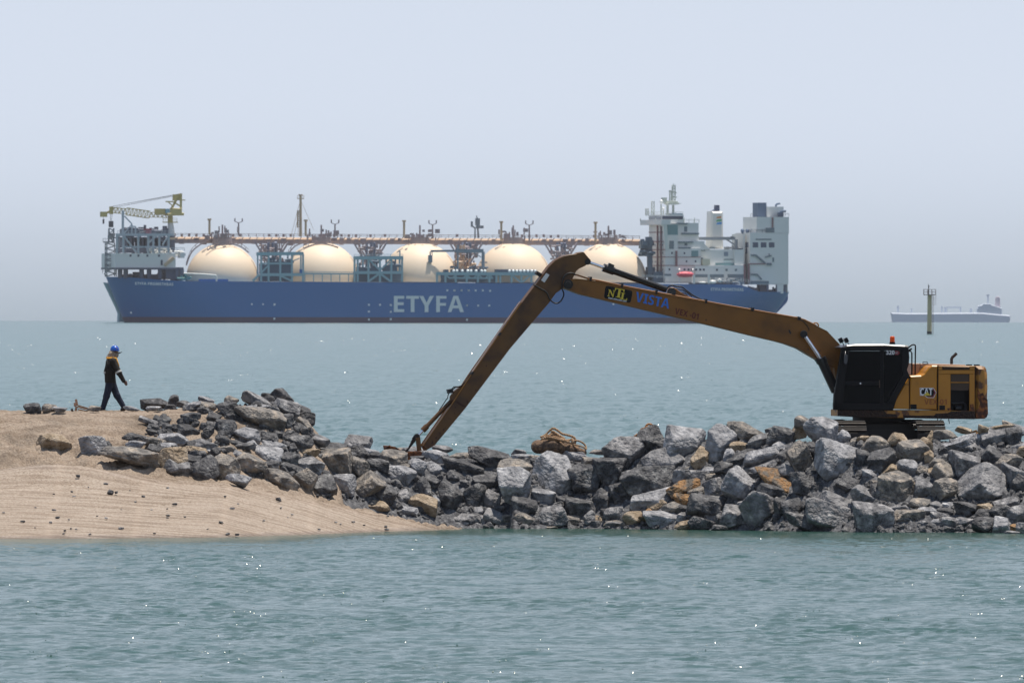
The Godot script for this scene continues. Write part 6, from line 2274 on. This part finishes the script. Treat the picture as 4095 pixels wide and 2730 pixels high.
	m.box(s1(191, 438, 4.5), Vector3(1.9, 2.6, 1.0)); m.tube([s1(191, 445, 4.5), s1(198, 460, 4.5), s1(190, 470, 4.5)], 0.35); m.box(s1(110, 408, 4.5), Vector3(0.7, 2.0, 0.6))
	part(cr, "wire_and_hook", m, M.wire_dark)

	# accommodation
	var zf := 16.0
	m = MB.new()
	block(m, a5, 452, 985, 985, 1500, zf, -zf); block(m, a5, 452, 620, 640, 985, zf, -zf)
	var ac := part(sh, "accommodation", m, M.ship_white)
	m = MB.new()
	block(m, a5, 640, 600, 952, 872, zf - 3, -zf); block(m, a5, 640, 872, 1040, 1005, zf - 1, -zf)
	block(m, a5, 985, 1000, 1330, 1250, zf - 2, -zf); block(m, a5, 900, 1240, 1340, 1500, zf + 1, -zf)
	part(ac, "deck_house", m, M.ship_white)
	m = MB.new()
	m.prism([a5(1015, 880, zf), a5(1130, 985, zf), a5(1135, 1010, zf), a5(1000, 1010, zf)], zf - 6, zf - 2)
	part(ac, "sloped_casing", m, M.ship_white)
	m = MB.new()
	block(m, a5, 400, 480, 728, 612, zf - 3, -zf + 3); block(m, a5, 395, 555, 530, 630, zf + 5, -zf - 5)
	var br := part(ac, "bridge", m, M.ship_white)
	m = MB.new()
	block(m, a5, 405, 500, 715, 548, zf - 2.9, zf - 3.1)
	var fx := a5(400, 500, zf - 3).x
	m.boxm(Vector3(fx - 0.1, a5(0, 548).y, -zf + 4), Vector3(fx + 0.1, a5(0, 503).y, zf - 4))
	part(br, "window", m, M.ship_window)
	m = MB.new()
	block(m, a5, 580, 455, 712, 498, 8, -8); 
	part(br, "top_house", m, M.crane_grey)
	m = MB.new()
	m.beam(a5(440, 620, zf + 4), a5(470, 985, zf + 1), 1.6); m.beam(a5(395, 620, -zf - 4), a5(410, 860, -zf - 1), 1.8)
	m.beam(a5(400, 640, zf + 3), a5(452, 640, zf), 1.0)
	part(br, "wing_bracket", m, M.ship_white)
	m = MB.new()
	for y in [740.0, 880.0, 1000.0, 1112.0, 1238.0]:
		var yy := a5(0, y).y
		var x0 := a5(452, y, zf).x
		m.boxm(Vector3(x0 - 0.22, yy - 0.18, -zf), Vector3(x0, yy + 0.18, zf + 0.2))
		if y > 1000:
			block(m, a5, 452, y - 4, 985, y + 4, zf + 0.3, zf)
	for z in [9.0, 2.0]:
		var x0 := a5(452, 800, zf).x
		m.boxm(Vector3(x0 - 0.6, a5(0, 1400).y, z - 0.5), Vector3(x0 - 0.1, a5(0, 640).y, z + 0.5))
	m.beam(a5(617, 1250, zf + 0.4), a5(617, 1020, zf + 0.4), 0.8)
	part(ac, "deck_line", m, M.ship_brown)
	for q in [[552, 1052], [738, 1054], [770, 1176], [905, 1176], [514, 1297]]:
		m = MB.new()
		m.box(a5(q[0], q[1], zf + 0.05), Vector3(0.65, 0.8, 0.2))
		part(ac, "window", m, M.ship_window)
	for q in [[740, 1298], [800, 1298], [850, 1298], [912, 1300], [975, 1300], [1028, 1300], [1225, 1302]]:
		m = MB.new()
		m.box(a5(q[0], q[1], zf + (1.05 if q[0] > 905 else 0.05)), Vector3(0.85, 0.85, 0.2))
		part(ac, "window", m, M.ship_window)
	for k in 5:
		for j in 4:
			var x0 := a5(452, 900, zf).x
			m = MB.new()
			m.box(Vector3(x0 - 0.05, a5(0, [930, 1050, 1180, 1297][j]).y, 11.5 - k * 5.0), Vector3(0.2, 0.8, 0.7))
			part(ac, "window", m, M.ship_window)
	m = MB.new()
	for q in [[735, 655, 782, 735, zf - 2.9, zf - 3.2], [630, 600, 790, 622, zf - 2, zf - 3.2], [700, 750, 960, 772, zf - 1.6, zf - 3.2], [640, 878, 870, 895, zf + 0.2, zf - 1.2], [660, 965, 830, 985, zf + 0.2, zf - 1.2], [740, 905, 780, 940, zf - 0.9, zf - 1.1], [510, 870, 580, 990, zf + 0.1, zf - 0.1], [890, 1370, 1330, 1415, zf + 1.15, zf + 0.5], [985, 1000, 1050, 1020, zf - 1.5, zf - 2.1], [440, 1365, 540, 1395, zf + 0.3, zf - 0.1], [985, 1120, 1020, 1235, zf - 1.9, zf - 2.2]]:
		m = MB.new()
		block(m, a5, q[0], q[1], q[2], q[3], q[4], q[5])
		part(ac, "recess", m, M.recess_grey)
	m = MB.new()
	block(m, a5, 845, 1015, 945, 1105, zf + 0.2, zf); block(m, a5, 480, 625, 640, 780, zf + 0.08, zf - 0.1)
	part(ac, "teal_panel", m, M.panel_teal)
	m = MB.new()
	block(m, a5, 1010, 1140, 1120, 1230, zf + 0.8, zf - 1.5)
	part(ac, "raft_rack", m, M.panel_cream)
	m = MB.new()
	m.ball(a5(750, 1372, zf + 3.5), Vector3(7.6, 2.2, 2.0) * 0.5 * 2.0 * Vector3(0.5, 0.55, 0.7), 20)
	m.cyl(a5(655, 1372, zf + 3.5), a5(845, 1372, zf + 3.5), 1.05, 1.05, 14)
	part(sh, "lifeboat", m, M.boat_red)
	m = MB.new()
	for x in [660.0, 860.0]:
		m.beam(a5(x, 1500, zf + 3), a5(x + 5, 1290, zf + 1), 0.6)
		m.beam(a5(x + 5, 1290, zf + 1), a5(x, 1310, zf + 4), 0.5)
	for x in [880.0, 1100.0]:
		m.beam(a5(x, 1510, BEAM), a5(x, 1370, BEAM), 0.9)
	rail(m, a5(100, 1418, 19), a5(560, 1440, 19), 1.0, 6.0, 0.09)
	rail(m, a5(560, 1495, BEAM - 0.2), a5(1700, 1500, BEAM - 0.2), 1.5, 4.0, 0.08)
	part(sh, "boat_davit", m, M.ship_white)
	m = MB.new()
	block(m, a5, 280, 1330, 540, 1500, 12, 0); block(m, a5, 220, 1260, 300, 1420, 8, 0); block(m, a5, 560, 1410, 860, 1500, 15, 10)
	m.beam(a5(225, 1400, 8), a5(215, 820, 8), 2.0); block(m, a5, 190, 810, 250, 870, 10, 5); block(m, a5, 90, 870, 240, 985, 10, 6)
	clutter(m, rng, a5, 100, 870, 250, 1100, 3, 12, 34, 2.4, 2.4)
	part(sh, "piping_tower", m, M.module_dark)
	m = MB.new()
	for q in [[490, 490, 490, 330, 0.55], [575, 490, 575, 330, 0.55]]:
		m.cyl(a5(q[0], q[1], 0), a5(q[2], q[3], 0), q[4], q[4] * 0.9, 10)
	m.prism([a5(440, 300, 0), a5(690, 305, 0), a5(620, 325, 0), a5(480, 328, 0)], -3, 3, 0.1)
	m.prism([a5(500, 268, 0), a5(620, 272, 0), a5(650, 302, 0), a5(480, 302, 0)], -2, 2, 0.1)
	lattice(m, a5(582, 270, 0), a5(582, 30, 0), 1.3, 12, 0.2); lattice(m, a5(535, 270, 0), a5(535, 110, 0), 0.9, 8, 0.18)
	m.beam(a5(510, 118, 0), a5(625, 150, 0), 0.5); m.beam(a5(555, 210, 0), a5(630, 215, 0), 0.4); m.beam(a5(582, 60, 0), a5(582, 8, 0), 0.3)
	m.beam(a5(555, 80, 0), a5(605, 85, 0), 0.4); m.box(a5(437, 262, 0), Vector3(2.2, 2.4, 1.6))
	m.cyl(a5(392, 480, 4), a5(392, 320, 4), 0.3, 0.3, 8); m.cyl(a5(425, 480, 4), a5(425, 405, 4), 0.25, 0.25, 8)
	for q in [[187, 490, 187, 380], [275, 490, 275, 270]]:
		lattice(m, a5(q[0], q[1], -14), a5(q[2], q[3], -14), 1.1, 8, 0.16)
	rail(m, a5(165, 495, 5), a5(720, 490, 5), 1.5, 3.0, 0.09); rail(m, a5(650, 600, zf - 3), a5(960, 600, zf - 3), 1.4, 2.0, 0.09)
	for x in [310.0, 350.0, 740.0, 895.0]:
		m.beam(a5(x, 600, 6), a5(x, 520, 6), 0.25)
	m.beam(a5(90, 570, -zf - 4), a5(90, 530, -zf - 4), 0.4)
	part(sh, "radar_mast", m, M.mast_green)
	m = MB.new()
	m.ball(a5(395, 285, 4), Vector3(0.75, 0.85, 0.75), 16); m.ball(a5(425, 388, 4), Vector3(0.6, 0.7, 0.6), 16)
	part(sh, "satellite_dome", m, M.bottle_white)
	# first funnel and engine casing
	m = MB.new()
	var f0 := a6(90, 840, 5)
	var f1 := a6(300, 840, 5)
	var f2 := a6(292, 250, 5)
	var f3 := a6(112, 250, 5)
	m.prism([f0, f1, f2, f3], -5, 5, 0.8)
	var fu := part(sh, "funnel", m, M.funnel_white)
	m = MB.new()
	m.prism([a6(180, 250, 2), a6(240, 250, 2), a6(236, 150, 2), a6(184, 150, 2)], -2, 2, 0.1)
	m.prism([a6(120, 250, 2), a6(180, 250, 2), a6(180, 215, 2), a6(150, 232, 2)], -2, 2, 0.1)
	part(fu, "uptake", m, M.uptake_dark)
	for q in [[180, 330, 262, 362, "o"], [178, 376, 270, 412, "g"], [182, 420, 272, 458, "b"]]:
		m = MB.new()
		m.prism([a6(q[0], q[3], 5), a6(q[2], q[3] - 6, 5), a6(q[2], q[1] - 4, 5), a6(q[0] + 20, q[1] + 6, 5)], 4.98, 5.08)
		part(fu, "stripe", m, {"o": M.stripe_orange, "g": M.stripe_green, "b": M.stripe_blue}[q[4]])
	m = MB.new()
	block(m, a6, -40, 850, 612, 1110, 12, -12); block(m, a6, -20, 1100, 625, 1400, 15, -14); block(m, a6, 470, 850, 614, 1100, 14, -12)
	var ca := part(sh, "engine_casing", m, M.ship_white)
	m = MB.new()
	for q in [[155, 885, 245, 955], [272, 885, 368, 955]]:
		block(m, a6, q[0], q[1], q[2], q[3], 12.1, 11.9)
	part(ca, "louvre", m, M.louvre_grey)
	m = MB.new()
	for x in [190.0, 240.0, 292.0, 342.0, 490.0]:
		m.box(a6(x, 1172, 15.05), Vector3(0.95, 0.95, 0.15))
	block(m, a6, 0, 1240, 300, 1290, 15.1, 14.8); block(m, a6, 360, 1240, 610, 1295, 15.1, 14.8); block(m, a6, 90, 812, 165, 838, 6, 4)
	block(m, a6, 150, 1000, 450, 1015, 12.1, 11.9)
	part(ca, "opening", m, M.recess_grey)
	m = MB.new()
	block(m, a6, 165, 1060, 415, 1102, 14, 12); block(m, a6, 415, 1065, 465, 1102, 13, 12)
	part(ca, "green_gear", m, M.panel_teal)
	m = MB.new()
	clutter(m, rng, a6, 320, 815, 600, 850, 0, 10, 26, 1.0, 1.6)
	clutter(m, rng, a6, 20, 1310, 600, 1390, 16, 19, 30, 1.8, 1.4)
	part(ca, "deck_fittings", m, M.ship_grey)
	m = MB.new()
	m.ball(a6(118, 1362, 20), Vector3(1.7, 0.95, 1.2), 14); m.ball(a6(232, 1338, 20), Vector3(1.0, 0.8, 1.0), 12); m.ball(a5(1010, 1492, 20), Vector3(1.8, 0.5, 1.2), 12)
	part(sh, "life_raft", m, M.bottle_white)
	m = MB.new()
	m.beam(a6(-90, 680, 8), a6(480, 675, 8), 1.2, 1.3); m.cyl(a6(498, 850, 8), a6(498, 690, 8), 0.75, 0.75, 12); m.beam(a6(340, 690, 8), a6(475, 775, 8), 0.6); m.beam(a6(70, 690, 8), a6(-60, 690, 8), 0.6)
	m.box(a6(430, 660, 8), Vector3(1.2, 1.0, 1.2))
	part(sh, "stores_crane", m, M.ship_grey)
	# aft block
	m = MB.new()
	block(m, a6, 712, 588, 1318, 1392, 15, -13); block(m, a6, 820, 338, 1325, 590, 14.5, -12); block(m, a6, 1090, 338, 1326, 600, 15, -13)
	var af := part(sh, "aft_house", m, M.ship_white)
	m = MB.new()
	block(m, a6, 610, 605, 640, 1375, 9, -13)
	part(af, "fore_casing", m, M.ship_white)
	m = MB.new()
	for q in [[755, 738, 840, 818], [882, 738, 970, 818], [1010, 738, 1098, 818]]:
		block(m, a6, q[0], q[1], q[2], q[3], 15.08, 14.9)
	var xf := a6(712, 700, 15).x
	m.boxm(Vector3(xf - 0.15, a6(0, 818).y, -4), Vector3(xf + 0.1, a6(0, 738).y, 12))
	m.boxm(Vector3(xf - 0.15, a6(0, 915).y, -2), Vector3(xf + 0.1, a6(0, 835).y, 10))
	part(af, "louvre", m, M.louvre_dark)
	m = MB.new()
	block(m, a6, 840, 112, 976, 335, 6, -4)
	part(af, "dark_intake", m, M.uptake_blue)
	m = MB.new()
	block(m, a6, 990, 176, 1246, 338, 8, -8)
	part(af, "fan_house", m, M.ship_white)
	m = MB.new()
	m.tube(spline([a6(1128, 180, 4), a6(1128, 150, 4), a6(1150, 132, 4), a6(1192, 125, 4)]), 0.42, 8); m.tube(spline([a6(1200, 330, 9), a6(1200, 270, 9), a6(1230, 248, 9), a6(1282, 245, 9)]), 0.5, 8)
	block(m, a6, 1165, 265, 1240, 330, 10, 8)
	for x in [600.0, 680.0]:
		m.ball(a6(x, 555, 2), Vector3(0.9, 0.9, 0.9), 10); m.cyl(a6(x, 600, 2), a6(x, 555, 2), 0.5, 0.5, 8)
	part(af, "vent_pipe", m, M.uptake_blue)
	m = MB.new()
	m.beam(a6(730, 938, 15.4), a6(800, 938, 15.4), 0.9, 0.6); m.beam(a6(800, 938, 15.4), a6(950, 1065, 15.4), 0.9, 0.7); m.beam(a6(725, 1240, 15.4), a6(820, 1240, 15.4), 0.9, 0.6); m.beam(a6(820, 1240, 15.4), a6(895, 1320, 15.4), 0.9, 0.5)
	block(m, a6, 980, 1060, 1055, 1098, 16, 15); block(m, a6, 1065, 975, 1092, 1045, 15.1, 14.9); m.beam(a6(950, 970, 15.4), a6(1050, 945, 15.4), 0.5); m.beam(a6(1012, 940, 15.4), a6(1012, 915, 15.4), 0.4)
	block(m, a6, 725, 1345, 1010, 1390, 15.3, 14); block(m, a6, 960, 510, 1095, 580, 15.1, 14.6); block(m, a6, 800, 680, 1050, 700, 15.2, 15)
	part(af, "outside_stair", m, M.recess_grey)
	m = MB.new()
	m.beam(a6(695, 1370, 15.4), a6(690, 1075, 15.4), 0.7); m.beam(a6(690, 1075, 15.4), a6(960, 1075, 15.4), 0.4); m.beam(a6(625, 1380, 15), a6(625, 1085, 15), 0.7); m.beam(a6(1065, 580, 14.8), a6(1065, 345, 14.8), 0.5)
	part(af, "fire_main", m, M.ship_brown)
	m = MB.new()
	rail(m, a6(735, 335, -11), a6(1325, 335, 14), 1.4, 2.5, 0.09)
	rail(m, a6(720, 585, 14.8), a6(1090, 585, 14.8), 1.3, 2.5, 0.09)
	part(af, "deck_rail", m, M.ship_grey)
	# mooring deck at the stern, open to the sea
	m = MB.new()
	block(m, a6, 1140, 1385, 1240, 1540, 15, 12); block(m, a6, 700, 1385, 1310, 1400, 15, -13); block(m, a6, 1300, 1390, 1312, 1530, 12, 9)
	part(sh, "stern_pillar", m, M.ship_white)
	m = MB.new()
	block(m, a6, 870, 1398, 985, 1510, 12, 6); block(m, a6, 690, 1440, 780, 1510, 8, 2); block(m, a6, 1240, 1395, 1280, 1530, 6, 0)
	m.beam(a6(990, 1400, 14.5), a6(990, 1510, 14.5), 0.9); m.beam(a6(1138, 1400, 14.5), a6(1138, 1520, 14.5), 0.9)
	clutter(m, rng, a6, 700, 1470, 1280, 1525, 4, 15, 34, 2.0, 1.6)
	for i in 8:
		m.beam(a6(675 + i * 14, 1420 + i * 4, BEAM - 1), a6(700 + i * 14, 1490, BEAM - 2), 0.25)
	part(sh, "mooring_gear", m, M.ship_dark)

func r7(x: float, y: float) -> Vector3:
	return Vector3((3500 + 0.25298 * x - 3803.0) * 15000.0 / F, 0, 0) + Vector3(0, (1293.5 - (1100 + 0.25295 * y)) * 15000.0 / F + 2.0, 0)

func build_far_things() -> void:
	var pos := P(3803, 1290, 15000)
	pos.y = sea_drop(pos.x, pos.z)
	var sh := thing("far_tanker", "hazy blue grey tanker far away near the right edge", "ship", pos)
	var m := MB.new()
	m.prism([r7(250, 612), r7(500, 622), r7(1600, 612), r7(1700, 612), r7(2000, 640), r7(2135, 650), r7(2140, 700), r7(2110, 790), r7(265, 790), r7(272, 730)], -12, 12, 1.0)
	part(sh, "hull", m, M.far_hull_hazed)
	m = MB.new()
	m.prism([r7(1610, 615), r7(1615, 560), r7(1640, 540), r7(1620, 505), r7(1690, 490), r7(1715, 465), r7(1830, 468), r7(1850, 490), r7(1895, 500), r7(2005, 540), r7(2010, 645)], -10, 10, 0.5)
	part(sh, "superstructure", m, M.far_hull_hazed)
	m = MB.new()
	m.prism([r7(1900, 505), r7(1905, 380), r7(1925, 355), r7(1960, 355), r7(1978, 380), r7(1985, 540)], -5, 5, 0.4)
	part(sh, "funnel", m, M.far_red_hazed)
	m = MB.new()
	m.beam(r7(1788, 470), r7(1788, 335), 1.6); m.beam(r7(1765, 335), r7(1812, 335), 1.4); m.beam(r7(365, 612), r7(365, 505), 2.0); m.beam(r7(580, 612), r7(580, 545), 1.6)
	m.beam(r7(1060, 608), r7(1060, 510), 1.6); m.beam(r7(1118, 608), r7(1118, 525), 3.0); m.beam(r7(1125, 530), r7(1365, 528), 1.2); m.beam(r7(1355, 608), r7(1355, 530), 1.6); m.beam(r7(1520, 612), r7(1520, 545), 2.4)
	part(sh, "mast", m, M.far_hull_hazed)
	# the beacon post
	var d := 3300.0
	pos = P(3718, 1337, d)
	pos.y = sea_drop(pos.x, pos.z)
	var be := thing("beacon_post", "tan steel beacon post with railed platform and ladder standing in the sea", "beacon", pos)
	var q := func(x: float, y: float, z: float) -> Vector3: return Vector3((3500 + 0.25298 * x - 3718.0) * d / F, (1337.5 - (1100 + 0.25295 * y)) * d / F, z)
	m = MB.new()
	m.cyl(q.call(862, 900, 0.0), q.call(866, 322, 0.0), 0.50, 0.46, 24)
	part(be, "post", m, M.beacon_tan)
	m = MB.new()
	m.cyl(q.call(862, 1040, 0.0), q.call(862, 898, 0.0), 0.54, 0.54, 24)
	part(be, "post_foot", m, M.beacon_foot)
	m = MB.new()
	m.boxm(q.call(768, 325, -1.1), q.call(965, 312, 1.1))
	part(be, "platform", m, M.beacon_rust)
	m = MB.new()
	for z in [-1.05, 1.05]:
		for x in [772.0, 835.0, 900.0, 962.0]:
			m.beam(q.call(x, 318, z), q.call(x, 236, z), 0.11)
		for y in [236.0, 275.0]:
			m.beam(q.call(770, y, z), q.call(965, y, z), 0.11)
	for x in [772.0, 962.0]:
		for y in [236.0, 275.0]:
			m.beam(q.call(x, y, -1.05), q.call(x, y, 1.05), 0.11)
	part(be, "railing", m, M.beacon_rust)
	m = MB.new()
	for x in [905.0, 925.0]:
		m.beam(q.call(x, 940, 0.6), q.call(x, 300, 0.6), 0.07)
	for i in 26:
		m.beam(q.call(905, 920 - i * 24, 0.6), q.call(925, 920 - i * 24, 0.6), 0.05)
	for i in 6:
		m.beam(q.call(905, 478 - i * 30, 0.7), q.call(962, 470 - i * 30, 0.7), 0.06)
	m.beam(q.call(962, 475, 0.7), q.call(964, 320, 0.7), 0.05)
	part(be, "ladder", m, M.beacon_rust)
	m = MB.new()
	m.cyl(q.call(850, 315, 0.0), q.call(850, 200, 0.0), 0.13, 0.09, 10); m.cyl(q.call(851, 200, 0.0), q.call(851, 165, 0.0), 0.15, 0.12, 10); m.beam(q.call(843, 200, 0.0), q.call(843, 135, 0.0), 0.04)
	part(be, "lantern", m, M.beacon_foot)
